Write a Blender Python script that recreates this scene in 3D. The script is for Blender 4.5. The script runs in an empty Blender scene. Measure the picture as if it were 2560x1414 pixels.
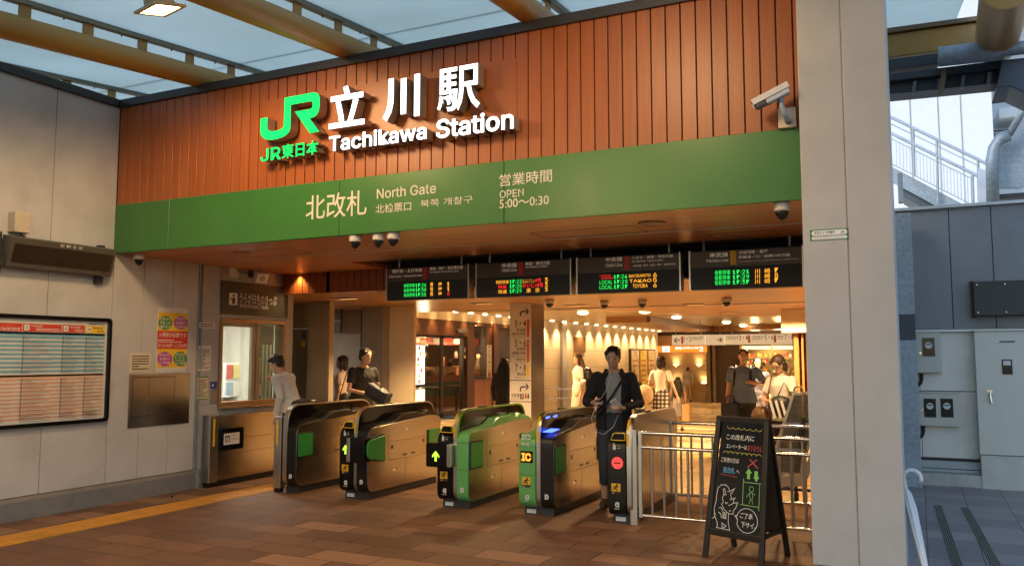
import bpy, bmesh, math, random
from mathutils import Vector, Matrix
R = math.radians
random.seed(7)
S = bpy.context.scene
COL = S.collection

# ---------------------------------------------------------------- camera, sky, sun, exposure
F_PX, CXP, CYP, HCAM = 2080.0, 1280.0, 707.0, 1.6
YAW, PIT = R(26.0), math.atan(183.0 / 2080.0)
cd = bpy.data.cameras.new('camera')
cam = bpy.data.objects.new('camera', cd); COL.objects.link(cam)
cd.sensor_fit = 'HORIZONTAL'; cd.sensor_width = 36.0; cd.lens = 36.0 * F_PX / 2560.0
cd.clip_start = 0.05; cd.clip_end = 3000
cam.location = (0, 0, HCAM); cam.rotation_euler = (R(90) + PIT, 0, YAW)
S.camera = cam
W = bpy.data.worlds.new('World'); S.world = W; W.use_nodes = True
nt = W.node_tree
sky = nt.nodes.new('ShaderNodeTexSky'); sky.sky_type = 'NISHITA'; sky.sun_disc = False
SUN_EL, SUN_AZ = R(30), R(215)
sky.sun_elevation = SUN_EL; sky.sun_rotation = SUN_AZ
sky.air_density = 1.2; sky.dust_density = 0.8; sky.ozone_density = 3.0
bg = nt.nodes['Background']; bg.inputs['Strength'].default_value = 0.15
nt.links.new(sky.outputs['Color'], bg.inputs['Color'])
sd = bpy.data.lights.new('sun', 'SUN'); sd.energy = 0.5; sd.angle = R(20); sd.color = (1.0, 0.97, 0.93)
sun = bpy.data.objects.new('sun', sd); COL.objects.link(sun)
sv = Vector((math.sin(SUN_AZ) * math.cos(SUN_EL), math.cos(SUN_AZ) * math.cos(SUN_EL), math.sin(SUN_EL)))
sun.rotation_euler = sv.to_track_quat('Z', 'Y').to_euler()
S.view_settings.view_transform = 'Standard'; S.view_settings.look = 'None'
S.view_settings.gamma = 1.0; S.view_settings.exposure = 0.95
S.render.engine = 'CYCLES'
S.cycles.max_bounces = 6; S.cycles.diffuse_bounces = 3; S.cycles.glossy_bounces = 3
S.cycles.transmission_bounces = 4; S.cycles.transparent_max_bounces = 8
S.cycles.use_denoising = True
S.cycles.sample_clamp_indirect = 4.0
S.cycles.caustics_reflective = False; S.cycles.caustics_refractive = False

# ---------------------------------------------------------------- survey helper: where a sight line meets a real plane of the place
FW = Vector((-math.sin(YAW) * math.cos(PIT), math.cos(YAW) * math.cos(PIT), math.sin(PIT)))
RT = Vector((math.cos(YAW), math.sin(YAW), 0)); UP = RT.cross(FW)
def V(px, py, ax, val):
    r = FW * F_PX + RT * (px - CXP) - UP * (py - CYP)
    i = 'xyz'.index(ax); c = (0, 0, HCAM)
    return Vector(c) + r * ((val - c[i]) / r[i])

# ---------------------------------------------------------------- materials
MATS = {}
def _n(t, kind, **kw):
    n = t.nodes.new(kind)
    for k, v in kw.items(): setattr(n, k, v)
    return n
def mat(name, col, rough=0.5, metal=0.0, var=0.08, scale=6.0, bump=0.0, bscale=60.0, emit=None, es=1.0, spec=0.5, aniso=None, coat=0.0, stain=0.0, streak=None):
    if name in MATS: return MATS[name]
    m = bpy.data.materials.new(name); m.use_nodes = True; t = m.node_tree; b = t.nodes['Principled BSDF']
    b.inputs['Roughness'].default_value = rough; b.inputs['Metallic'].default_value = metal
    b.inputs['Specular IOR Level'].default_value = spec; b.inputs['Coat Weight'].default_value = coat
    tc = _n(t, 'ShaderNodeTexCoord'); out = tc.outputs['Object']
    if streak:
        mp = _n(t, 'ShaderNodeMapping'); mp.inputs['Scale'].default_value = streak
        t.links.new(out, mp.inputs['Vector']); vec = mp.outputs['Vector']
    else: vec = out
    nz = _n(t, 'ShaderNodeTexNoise'); nz.inputs['Scale'].default_value = scale; nz.inputs['Detail'].default_value = 6
    t.links.new(vec, nz.inputs['Vector'])
    mr = _n(t, 'ShaderNodeMapRange'); mr.inputs['From Min'].default_value = 0.3; mr.inputs['From Max'].default_value = 0.7
    mr.inputs['To Min'].default_value = 1 - var; mr.inputs['To Max'].default_value = 1 + var
    t.links.new(nz.outputs['Fac'], mr.inputs['Value'])
    mx = _n(t, 'ShaderNodeMix', data_type='RGBA', blend_type='MULTIPLY'); mx.inputs[0].default_value = 1
    mx.inputs[6].default_value = (*col, 1); t.links.new(mr.outputs['Result'], mx.inputs[7])
    res = mx.outputs[2]
    if stain > 0:
        n2 = _n(t, 'ShaderNodeTexNoise'); n2.inputs['Scale'].default_value = 1.7; n2.inputs['Detail'].default_value = 8; n2.inputs['Roughness'].default_value = 0.65
        t.links.new(out, n2.inputs['Vector'])
        r2 = _n(t, 'ShaderNodeMapRange'); r2.inputs['From Min'].default_value = 0.48; r2.inputs['From Max'].default_value = 0.75
        r2.inputs['To Min'].default_value = 1; r2.inputs['To Max'].default_value = 1 - stain
        t.links.new(n2.outputs['Fac'], r2.inputs['Value'])
        m2 = _n(t, 'ShaderNodeMix', data_type='RGBA', blend_type='MULTIPLY'); m2.inputs[0].default_value = 1
        t.links.new(res, m2.inputs[6]); t.links.new(r2.outputs['Result'], m2.inputs[7]); res = m2.outputs[2]
    t.links.new(res, b.inputs['Base Color'])
    rr = _n(t, 'ShaderNodeMapRange'); rr.inputs['To Min'].default_value = max(0.02, rough - (0.07 if metal < .5 else .025)); rr.inputs['To Max'].default_value = min(1, rough + (0.07 if metal < .5 else .025))
    t.links.new(nz.outputs['Fac'], rr.inputs['Value']); t.links.new(rr.outputs['Result'], b.inputs['Roughness'])
    if bump > 0:
        bn = _n(t, 'ShaderNodeTexNoise'); bn.inputs['Scale'].default_value = bscale; bn.inputs['Detail'].default_value = 4
        t.links.new(vec, bn.inputs['Vector'])
        bp = _n(t, 'ShaderNodeBump'); bp.inputs['Strength'].default_value = bump; bp.inputs['Distance'].default_value = 0.01
        t.links.new(bn.outputs['Fac'], bp.inputs['Height']); t.links.new(bp.outputs['Normal'], b.inputs['Normal'])
    if emit:
        b.inputs['Emission Color'].default_value = (*emit, 1); b.inputs['Emission Strength'].default_value = es
    MATS[name] = m; return m
def emi(name, col, s):
    if name in MATS: return MATS[name]
    m = bpy.data.materials.new(name); m.use_nodes = True; t = m.node_tree
    t.nodes.remove(t.nodes['Principled BSDF'])
    e = _n(t, 'ShaderNodeEmission'); e.inputs['Color'].default_value = (*col, 1); e.inputs['Strength'].default_value = s
    t.links.new(e.outputs[0], t.nodes['Material Output'].inputs[0]); MATS[name] = m; return m
def glassmat(name, tint, transp, rough=0.05):
    if name in MATS: return MATS[name]
    m = bpy.data.materials.new(name); m.use_nodes = True; t = m.node_tree
    b = t.nodes['Principled BSDF']; b.inputs['Base Color'].default_value = (*tint, 1); b.inputs['Roughness'].default_value = rough
    tr = _n(t, 'ShaderNodeBsdfTransparent'); tr.inputs['Color'].default_value = (*[0.6 + 0.4 * c for c in tint], 1)
    mx = _n(t, 'ShaderNodeMixShader'); mx.inputs[0].default_value = transp
    t.links.new(b.outputs[0], mx.inputs[1]); t.links.new(tr.outputs[0], mx.inputs[2])
    t.links.new(mx.outputs[0], t.nodes['Material Output'].inputs[0]); MATS[name] = m; return m
def tilemat(name, c1, c2, mortar, bw, bh, off=0.5, rough=0.45, msize=0.004, bump=0.3, light=0.0, clight=(0.3, 0.2, 0.14), rot=0.0, axes='xy'):
    """Rectangular stone tiles in the object's own XY metres, a colour per tile and grain in each."""
    m = bpy.data.materials.new(name); m.use_nodes = True; t = m.node_tree; b = t.nodes['Principled BSDF']
    tc = _n(t, 'ShaderNodeTexCoord'); mp = _n(t, 'ShaderNodeMapping'); mp.inputs['Rotation'].default_value = (0, 0, rot)
    if axes == 'yz':
        mp.inputs['Rotation'].default_value = (0, R(90), 0)
        sx = _n(t, 'ShaderNodeSeparateXYZ'); cx = _n(t, 'ShaderNodeCombineXYZ')
        t.links.new(tc.outputs['Object'], sx.inputs[0]); t.links.new(sx.outputs[1], cx.inputs[0]); t.links.new(sx.outputs[2], cx.inputs[1])
        vec = cx.outputs[0]
    else:
        t.links.new(tc.outputs['Object'], mp.inputs['Vector']); vec = mp.outputs['Vector']
    br = _n(t, 'ShaderNodeTexBrick'); br.offset = off; br.squash = 1.0
    br.inputs['Color1'].default_value = (0, 0, 0, 1); br.inputs['Color2'].default_value = (1, 1, 1, 1); br.inputs['Mortar'].default_value = (0.5, 0.5, 0.5, 1)
    br.inputs['Scale'].default_value = 1.0; br.inputs['Mortar Size'].default_value = msize; br.inputs['Brick Width'].default_value = bw; br.inputs['Row Height'].default_value = bh
    t.links.new(vec, br.inputs['Vector'])
    rp = _n(t, 'ShaderNodeValToRGB'); e = rp.color_ramp.elements
    e[0].color = (*c1, 1); e[1].position = 0.85; e[1].color = (*c2, 1)
    if light > 0:
        e2 = rp.color_ramp.elements.new(1 - light); e2.color = (*c2, 1)
        e3 = rp.color_ramp.elements.new(min(0.999, 1 - light + 0.01)); e3.color = (*clight, 1)
    t.links.new(br.outputs['Color'], rp.inputs['Fac'])
    nz = _n(t, 'ShaderNodeTexNoise'); nz.inputs['Scale'].default_value = 90; nz.inputs['Detail'].default_value = 5; t.links.new(tc.outputs['Object'], nz.inputs['Vector'])
    n2 = _n(t, 'ShaderNodeTexNoise'); n2.inputs['Scale'].default_value = 0.9; n2.inputs['Detail'].default_value = 7; t.links.new(tc.outputs['Object'], n2.inputs['Vector'])
    ad = _n(t, 'ShaderNodeMath', operation='ADD'); t.links.new(nz.outputs['Fac'], ad.inputs[0]); t.links.new(n2.outputs['Fac'], ad.inputs[1])
    mr = _n(t, 'ShaderNodeMapRange'); mr.inputs['From Min'].default_value = 0.6; mr.inputs['From Max'].default_value = 1.4; mr.inputs['To Min'].default_value = 0.72; mr.inputs['To Max'].default_value = 1.26
    t.links.new(ad.outputs[0], mr.inputs['Value'])
    mu = _n(t, 'ShaderNodeMix', data_type='RGBA', blend_type='MULTIPLY'); mu.inputs[0].default_value = 1
    t.links.new(rp.outputs['Color'], mu.inputs[6]); t.links.new(mr.outputs['Result'], mu.inputs[7])
    n3 = _n(t, 'ShaderNodeTexNoise'); n3.inputs['Scale'].default_value = 9; n3.inputs['Detail'].default_value = 2; t.links.new(tc.outputs['Object'], n3.inputs['Vector'])
    r3 = _n(t, 'ShaderNodeMapRange'); r3.inputs['From Min'].default_value = 0.66; r3.inputs['From Max'].default_value = 0.72; r3.inputs['To Min'].default_value = 1; r3.inputs['To Max'].default_value = 0.72; t.links.new(n3.outputs['Fac'], r3.inputs['Value'])
    m3 = _n(t, 'ShaderNodeMix', data_type='RGBA', blend_type='MULTIPLY'); m3.inputs[0].default_value = 1; t.links.new(mu.outputs[2], m3.inputs[6]); t.links.new(r3.outputs['Result'], m3.inputs[7])
    mo = _n(t, 'ShaderNodeMix', data_type='RGBA'); t.links.new(br.outputs['Fac'], mo.inputs[0]); t.links.new(m3.outputs[2], mo.inputs[6]); mo.inputs[7].default_value = (*mortar, 1)
    t.links.new(mo.outputs[2], b.inputs['Base Color'])
    rr = _n(t, 'ShaderNodeMapRange'); rr.inputs['To Min'].default_value = rough - 0.12; rr.inputs['To Max'].default_value = rough + 0.2
    t.links.new(n2.outputs['Fac'], rr.inputs['Value']); t.links.new(rr.outputs['Result'], b.inputs['Roughness'])
    iv = _n(t, 'ShaderNodeMath', operation='MULTIPLY_ADD'); iv.inputs[1].default_value = -1.0
    nh = _n(t, 'ShaderNodeMath', operation='MULTIPLY'); nh.inputs[1].default_value = 0.3; t.links.new(nz.outputs['Fac'], nh.inputs[0])
    t.links.new(br.outputs['Fac'], iv.inputs[0]); t.links.new(nh.outputs[0], iv.inputs[2])
    bp = _n(t, 'ShaderNodeBump'); bp.inputs['Strength'].default_value = bump; bp.inputs['Distance'].default_value = 0.004
    t.links.new(iv.outputs[0], bp.inputs['Height']); t.links.new(bp.outputs['Normal'], b.inputs['Normal'])
    MATS[name] = m; return m
def woodmat(name, c1, c2, rough=0.45, along='z', amp=0.15, wave=None):
    """Wood laminate: fine grain along one axis, a tone per board (mesh island); wave = (axis, pitch) cuts slat grooves."""
    m = bpy.data.materials.new(name); m.use_nodes = True; t = m.node_tree; b = t.nodes['Principled BSDF']; b.inputs['Roughness'].default_value = rough
    tc = _n(t, 'ShaderNodeTexCoord'); mp = _n(t, 'ShaderNodeMapping')
    sc = [70, 70, 70]; sc['xyz'.index(along)] = 1.6; mp.inputs['Scale'].default_value = sc
    t.links.new(tc.outputs['Object'], mp.inputs['Vector'])
    nz = _n(t, 'ShaderNodeTexNoise'); nz.inputs['Scale'].default_value = 1; nz.inputs['Detail'].default_value = 5; t.links.new(mp.outputs[0], nz.inputs['Vector'])
    ge = _n(t, 'ShaderNodeNewGeometry')
    mm = _n(t, 'ShaderNodeMath', operation='MULTIPLY_ADD'); mm.inputs[1].default_value = 0.16; t.links.new(ge.outputs['Random Per Island'], mm.inputs[0]); t.links.new(nz.outputs['Fac'], mm.inputs[2])
    mr = _n(t, 'ShaderNodeMapRange'); mr.inputs['From Min'].default_value = 0.35; mr.inputs['From Max'].default_value = 0.85; t.links.new(mm.outputs[0], mr.inputs['Value'])
    mx = _n(t, 'ShaderNodeMix', data_type='RGBA'); mx.inputs[6].default_value = (*c1, 1); mx.inputs[7].default_value = (*c2, 1); t.links.new(mr.outputs[0], mx.inputs[0])
    res = mx.outputs[2]
    if wave:
        ax, pitch, wd = wave
        sx = _n(t, 'ShaderNodeSeparateXYZ'); t.links.new(tc.outputs['Object'], sx.inputs[0])
        dv = _n(t, 'ShaderNodeMath', operation='DIVIDE'); dv.inputs[1].default_value = pitch; t.links.new(sx.outputs['xyz'.index(ax)], dv.inputs[0])
        fr = _n(t, 'ShaderNodeMath', operation='FRACT'); t.links.new(dv.outputs[0], fr.inputs[0])
        lt = _n(t, 'ShaderNodeMath', operation='LESS_THAN'); lt.inputs[1].default_value = wd; t.links.new(fr.outputs[0], lt.inputs[0])
        fl = _n(t, 'ShaderNodeMath', operation='FLOOR'); t.links.new(dv.outputs[0], fl.inputs[0])
        wn = _n(t, 'ShaderNodeTexWhiteNoise', noise_dimensions='1D'); t.links.new(fl.outputs[0], wn.inputs['W'])
        vr = _n(t, 'ShaderNodeMapRange'); vr.inputs['To Min'].default_value = 0.85; vr.inputs['To Max'].default_value = 1.12; t.links.new(wn.outputs['Value'], vr.inputs['Value'])
        mv = _n(t, 'ShaderNodeMix', data_type='RGBA', blend_type='MULTIPLY'); mv.inputs[0].default_value = 1; t.links.new(res, mv.inputs[6]); t.links.new(vr.outputs[0], mv.inputs[7])
        m3 = _n(t, 'ShaderNodeMix', data_type='RGBA'); t.links.new(lt.outputs[0], m3.inputs[0]); t.links.new(mv.outputs[2], m3.inputs[6]); m3.inputs[7].default_value = (*[c * 0.25 for c in c1], 1); res = m3.outputs[2]
        sb = _n(t, 'ShaderNodeMath', operation='MULTIPLY'); sb.inputs[1].default_value = -1; t.links.new(lt.outputs[0], sb.inputs[0])
        bp = _n(t, 'ShaderNodeBump'); bp.inputs['Strength'].default_value = 0.7; bp.inputs['Distance'].default_value = 0.008; t.links.new(sb.outputs[0], bp.inputs['Height']); t.links.new(bp.outputs[0], b.inputs['Normal'])
    t.links.new(res, b.inputs['Base Color']); MATS[name] = m; return m

# ---------------------------------------------------------------- mesh builder
class MB:
    def __init__(s): s.v = []; s.f = []; s.m = []
    def add(s, verts, faces, mi=0):
        o = len(s.v); s.v += [tuple(p) for p in verts]; s.f += [tuple(i + o for i in f) for f in faces]; s.m += [mi] * len(faces); return s
    def box(s, x0, x1, y0, y1, z0, z1, mi=0):
        if x0 > x1: x0, x1 = x1, x0
        if y0 > y1: y0, y1 = y1, y0
        if z0 > z1: z0, z1 = z1, z0
        v = [(x, y, z) for z in (z0, z1) for y in (y0, y1) for x in (x0, x1)]
        return s.add(v, [(0, 2, 3, 1), (4, 5, 7, 6), (0, 1, 5, 4), (2, 6, 7, 3), (0, 4, 6, 2), (1, 3, 7, 5)], mi)
    def obox(s, c, u, v, w, mi=0):
        c, u, v, w = map(Vector, (c, u, v, w))
        p = [c + u * a + v * b + w * d for d in (-1, 1) for b in (-1, 1) for a in (-1, 1)]
        return s.add(p, [(0, 2, 3, 1), (4, 5, 7, 6), (0, 1, 5, 4), (2, 6, 7, 3), (0, 4, 6, 2), (1, 3, 7, 5)], mi)
    def bar(s, a, b, w, h, mi=0, up=(0, 0, 1)):
        a, b = Vector(a), Vector(b); d = b - a; L = d.length; d.normalize()
        r = d.cross(Vector(up))
        if r.length < 1e-4: r = d.cross(Vector((1, 0, 0)))
        r.normalize(); n = r.cross(d)
        return s.obox((a + b) / 2, d * L / 2, r * w / 2, n * h / 2, mi)
    def tube(s, pts, r, n=10, mi=0, caps=True):
        pts = [Vector(p) for p in pts]; rs = r if isinstance(r, (list, tuple)) else [r] * len(pts)
        o = len(s.v); prev = None
        for i, p in enumerate(pts):
            d = (pts[min(i + 1, len(pts) - 1)] - pts[max(i - 1, 0)]).normalized()
            if prev is None:
                a = d.cross(Vector((0, 0, 1)));
                if a.length < 1e-3: a = d.cross(Vector((1, 0, 0)))
                a.normalize()
            else:
                a = (prev - d * prev.dot(d)).normalized()
            prev = a; b = d.cross(a)
            for k in range(n):
                t = 2 * math.pi * k / n; s.v.append(tuple(p + (a * math.cos(t) + b * math.sin(t)) * rs[i]))
        for i in range(len(pts) - 1):
            for k in range(n):
                k2 = (k + 1) % n
                s.f.append((o + i * n + k, o + i * n + k2, o + (i + 1) * n + k2, o + (i + 1) * n + k)); s.m.append(mi)
        if caps:
            s.f.append(tuple(o + k for k in reversed(range(n)))); s.m.append(mi)
            s.f.append(tuple(o + (len(pts) - 1) * n + k for k in range(n))); s.m.append(mi)
        return s
    def prism(s, poly, o, u, v, w, mi=0, mi2=None):
        """poly of (a,b) in the plane o + a u + b v, thickened along w (full vector)."""
        o, u, v, w = map(Vector, (o, u, v, w)); n = len(poly)
        A = [o + u * a + v * b for a, b in poly]
        k = len(s.v); s.v += [tuple(p) for p in A] + [tuple(p + w) for p in A]
        s.f.append(tuple(k + i for i in range(n))); s.m.append(mi)
        s.f.append(tuple(k + n + i for i in reversed(range(n)))); s.m.append(mi)
        for i in range(n):
            j = (i + 1) % n; s.f.append((k + i, k + n + i, k + n + j, k + j)); s.m.append(mi if mi2 is None else mi2)
        return s
    def ring(s, outer, inner, o, u, v, w, mi=0):
        o, u, v, w = map(Vector, (o, u, v, w)); n = len(outer); k = len(s.v)
        for P in (outer, inner):
            for off in (Vector((0, 0, 0)), w): s.v += [tuple(o + u * a + v * b + off) for a, b in P]
        for i in range(n):
            j = (i + 1) % n
            for f in ((k + i, k + j, k + 2 * n + j, k + 2 * n + i), (k + n + i, k + 3 * n + i, k + 3 * n + j, k + n + j), (k + i, k + n + i, k + n + j, k + j), (k + 2 * n + i, k + 2 * n + j, k + 3 * n + j, k + 3 * n + i)):
                s.f.append(f); s.m.append(mi)
        return s
    def lathe(s, prof, c, n=16, mi=0, axis=(0, 0, 1)):
        c = Vector(c); ax = Vector(axis).normalized(); a = ax.orthogonal().normalized(); b = ax.cross(a); k = len(s.v)
        for r, h in prof:
            for i in range(n):
                t = 2 * math.pi * i / n; s.v.append(tuple(c + ax * h + (a * math.cos(t) + b * math.sin(t)) * max(r, 1e-4)))
        for q in range(len(prof) - 1):
            for i in range(n):
                j = (i + 1) % n; s.f.append((k + q * n + i, k + q * n + j, k + (q + 1) * n + j, k + (q + 1) * n + i)); s.m.append(mi)
        s.f.append(tuple(k + i for i in reversed(range(n)))); s.m.append(mi)
        s.f.append(tuple(k + (len(prof) - 1) * n + i for i in range(n))); s.m.append(mi)
        return s
    def ell(s, c, rx, ry, rz, n=12, m=8, mi=0, rot=None):
        c = Vector(c); k = len(s.v); M = rot or Matrix.Identity(3)
        for q in range(m + 1):
            ph = math.pi * q / m
            for i in range(n):
                t = 2 * math.pi * i / n; rr = max(math.sin(ph), 0.002)
                s.v.append(tuple(c + M @ Vector((rx * rr * math.cos(t), ry * rr * math.sin(t), rz * math.cos(ph)))))
        for q in range(m):
            for i in range(n):
                j = (i + 1) % n; s.f.append((k + q * n + j, k + q * n + i, k + (q + 1) * n + i, k + (q + 1) * n + j)); s.m.append(mi)
        s.f.append(tuple(k + i for i in range(n))); s.m.append(mi)
        s.f.append(tuple(k + m * n + i for i in reversed(range(n)))); s.m.append(mi)
        return s
    def quad(s, a, b, c, d, mi=0): return s.add([a, b, c, d], [(0, 1, 2, 3)], mi)
    def build(s, name, mats, parent=None, smooth=False, bevel=0.0, seg=2, fix=True, loc=None):
        if not s.v: return None
        me = bpy.data.meshes.new(name)
        if loc is not None: L = Vector(loc); vv = [tuple(Vector(p) - L) for p in s.v]
        else: vv = s.v
        me.from_pydata(vv, [], s.f)
        if not isinstance(mats, (list, tuple)): mats = [mats]
        for m in mats: me.materials.append(m)
        me.polygons.foreach_set('material_index', s.m)
        if fix:
            bm = bmesh.new(); bm.from_mesh(me); bmesh.ops.recalc_face_normals(bm, faces=bm.faces); bm.to_mesh(me); bm.free()
        me.update()
        o = bpy.data.objects.new(name, me); COL.objects.link(o)
        if loc is not None: o.location = loc
        if parent is not None: par(o, parent)
        if smooth:
            me.polygons.foreach_set('use_smooth', [True] * len(me.polygons))
            if smooth != 'all':
                try: me.set_sharp_from_angle(angle=R(40))
                except Exception: pass
        if bevel > 0:
            bv = o.modifiers.new('bevel', 'BEVEL'); bv.width = bevel; bv.segments = seg; bv.limit_method = 'ANGLE'; bv.angle_limit = R(35)
        return o
def par(o, p):
    o.parent = p
    o.matrix_parent_inverse = Matrix.LocRotScale(p.location, p.rotation_euler, p.scale).inverted()
def tag(o, label=None, cat=None, group=None, kind=None):
    if label: o['label'] = label
    if cat: o['category'] = cat
    if group: o['group'] = group
    if kind: o['kind'] = kind
    return o
def thing(name, label, cat, loc=(0, 0, 0), group=None):
    o = bpy.data.objects.new(name, None); COL.objects.link(o); o.location = loc; o.empty_display_size = 0.1
    return tag(o, label, cat, group)
def structure(o): o['kind'] = 'structure'; return o
def rpoly(pts, n=6):
    """(a,b,radius) corners to a rounded outline."""
    out = []; N = len(pts)
    for i, (a, b, r) in enumerate(pts):
        p = Vector((a, b)); q0 = Vector(pts[i - 1][:2]); q1 = Vector(pts[(i + 1) % N][:2])
        if r <= 0: out.append((a, b)); continue
        d0 = (q0 - p).normalized(); d1 = (q1 - p).normalized(); ang = d0.angle(d1); t = min(r / math.tan(ang / 2), (q0 - p).length * 0.49, (q1 - p).length * 0.49)
        A = p + d0 * t; B = p + d1 * t
        for k in range(n + 1):
            u = k / n; out.append(tuple(A * (1 - u) ** 2 + p * 2 * u * (1 - u) * 0.94 + (A + B) / 2 * 2 * u * (1 - u) * 0.06 + B * u ** 2))
    return out

# ---------------------------------------------------------------- lettering
TMP = bpy.data.scenes.new('scratch')
def _eval(o):
    TMP.collection.objects.link(o); vl = TMP.view_layers[0]; vl.update()
    me = bpy.data.meshes.new_from_object(o.evaluated_get(vl.depsgraph)); TMP.collection.objects.unlink(o); return me
_tc = {}
try: SANS = bpy.data.fonts.load(bpy.utils.resource_path('LOCAL') + '/datafiles/fonts/Inter.woff2')     # Blender's own bundled sans
except Exception: SANS = None
def glyphs(s, bold=0.0, depth=0.0):
    k = (s, bold, depth)
    if k not in _tc:
        c = bpy.data.curves.new('t', 'FONT'); c.body = s
        if SANS and all(ord(q) < 0x250 for q in s): c.font = SANS
        c.offset = bold; c.extrude = depth; c.resolution_u = 3
        o = bpy.data.objects.new('t', c); me = _eval(o)
        _tc[k] = ([tuple(v.co) for v in me.vertices], [tuple(p.vertices) for p in me.polygons])
        bpy.data.objects.remove(o); bpy.data.curves.remove(c); bpy.data.meshes.remove(me)
    return _tc[k]
def text(mb, s, o, u, v, h=None, w=None, mi=0, bold=0.0, align='l', lift=0.0, depth=0.0, dmi=None):
    """Write s with its ink box's lower left at o; u,v unit vectors of the plane; h ink height, w ink width."""
    o, u, v = Vector(o), Vector(u), Vector(v); n = u.cross(v)
    vs, fs = glyphs(s, bold, 1.0 if depth else 0.0)
    if not vs: return
    x0 = min(p[0] for p in vs); x1 = max(p[0] for p in vs); y0 = min(p[1] for p in vs); y1 = max(p[1] for p in vs)
    sy = h / (y1 - y0) if h else None; sx = w / (x1 - x0) if w else None
    if sy is None: sy = sx
    if sx is None: sx = sy
    W_ = (x1 - x0) * sx; off = {'l': 0, 'c': -W_ / 2, 'r': -W_}[align]
    P = [o + u * (off + (p[0] - x0) * sx) + v * ((p[1] - y0) * sy) + n * (lift + p[2] * depth / 2) for p in vs]
    if dmi is None: mb.add(P, fs, mi)
    else:
        for f in fs:
            pass
        k = len(mb.v); mb.v += [tuple(p) for p in P]
        for f in fs:
            zc = sum(vs[i][2] for i in f) / len(f); mb.f.append(tuple(k + i for i in f)); mb.m.append(mi if zc > 0.99 else dmi)
X, Y, Z = Vector((1, 0, 0)), Vector((0, 1, 0)), Vector((0, 0, 1))
def dashes(mb, o, u, v, w, h, rows, rnd, mi=0, fill=0.8, lh=0.5, word=(0.02, 0.08)):
    """Rows of small print too fine to read: short printed bars in lines."""
    o, u, v = Vector(o), Vector(u), Vector(v)
    for r in range(rows):
        y = h * (1 - (r + 0.5 + lh / 2) / rows); x = 0; end = w * (fill if rnd.random() < 0.7 else fill * rnd.uniform(0.4, 0.9)); hh = h / rows * lh
        while x < end:
            l = rnd.uniform(*word) * w; l = min(l, end - x)
            a = o + u * x + v * y; mb.quad(a, a + u * l, a + u * l + v * hh, a + v * hh, mi); x += l + 0.012 * w

# ---------------------------------------------------------------- palette
M_panel = mat('pale_wall_panel', (0.50, 0.485, 0.47), 0.5, var=0.05, scale=3, stain=0.2, bump=0.06, bscale=240)
M_panel_grey = mat('grey_wall_panel', (0.40, 0.39, 0.385), 0.5, var=0.05, scale=3, stain=0.15)
M_skirt = mat('skirting_stone', (0.19, 0.185, 0.18), 0.6, var=0.1, scale=12, stain=0.3, bump=0.15)
M_joint = mat('joint_sealant', (0.20, 0.17, 0.13), 0.8)
M_dark = mat('dark_metal_trim', (0.028, 0.026, 0.025), 0.45, var=0.1)
M_black = mat('black_plastic', (0.010, 0.009, 0.008), 0.40, var=0.1, spec=.3)
M_gloss = mat('gloss_black', (0.006, 0.005, 0.005), 0.14, var=0.05, spec=.3)
M_wood = woodmat('facade_wood', (0.24, 0.060, 0.012), (0.34, 0.096, 0.020), 0.42, 'z')
M_woodplain = woodmat('facade_wood_plain', (0.24, 0.065, 0.015), (0.31, 0.09, 0.021), 0.42, 'z')
M_soffit = woodmat('soffit_wood', (0.44, 0.145, 0.050), (0.56, 0.205, 0.078), 0.38, 'x', wave=('y', 0.085, 0.10))
M_soffit_in = woodmat('ceiling_wood', (0.37, 0.17, 0.068), (0.47, 0.225, 0.09), 0.3, 'x', wave=('y', 0.12, 0.06))
M_ceil = woodmat('pale_ceiling_slat', (0.66, 0.52, 0.33), (0.76, 0.61, 0.40), 0.28, 'x', wave=('y', 0.15, 0.05))
M_green = mat('green_band', (0.038, 0.155, 0.029), 0.36, var=0.07, scale=2, stain=.10)
M_steel = mat('brushed_steel', (0.42, 0.385, 0.34), 0.24, 1.0, var=0.025, scale=3, streak=(.4, .4, 70), stain=0.10)
M_steel2 = mat('satin_steel', (0.50, 0.47, 0.43), 0.34, 1.0, var=0.08, scale=4, stain=0.1)
M_chrome = mat('polished_steel', (0.62, 0.58, 0.52), 0.16, 1.0, var=0.05)
M_galv = mat('galvanised_steel', (0.33, 0.38, 0.42), 0.5, 0.35, var=0.18, scale=22, stain=0.25)
M_white = mat('white_paint', (0.78, 0.77, 0.74), 0.4, var=0.03)
M_cream = mat('cream_panel', (0.70, 0.58, 0.40), 0.4, var=0.04, scale=2)
M_offwhite = mat('off_white_print', (0.70, 0.67, 0.61), 0.45, var=0.02)
M_tan = mat('tan_painted_steel', (0.42, 0.225, 0.045), 0.42, var=0.08, scale=3, stain=0.15)
M_ink = mat('black_ink', (0.02, 0.02, 0.02), 0.5)
M_red = mat('red_print', (0.55, 0.03, 0.025), 0.45)
M_yel = mat('yellow_print', (0.80, 0.50, 0.02), 0.45)
M_paper = mat('paper', (0.68, 0.64, 0.57), 0.6, var=0.04)
M_signgrey = mat('sign_brown_grey', (0.055, 0.048, 0.042), 0.4)
M_rubber = mat('rubber', (0.02, 0.02, 0.02), 0.7)

LX, FY = -7.99, 6.31            # the panelled side wall and the timber front
SOF, CAPB, CAPT = 2.74, 4.38, 4.47

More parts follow.
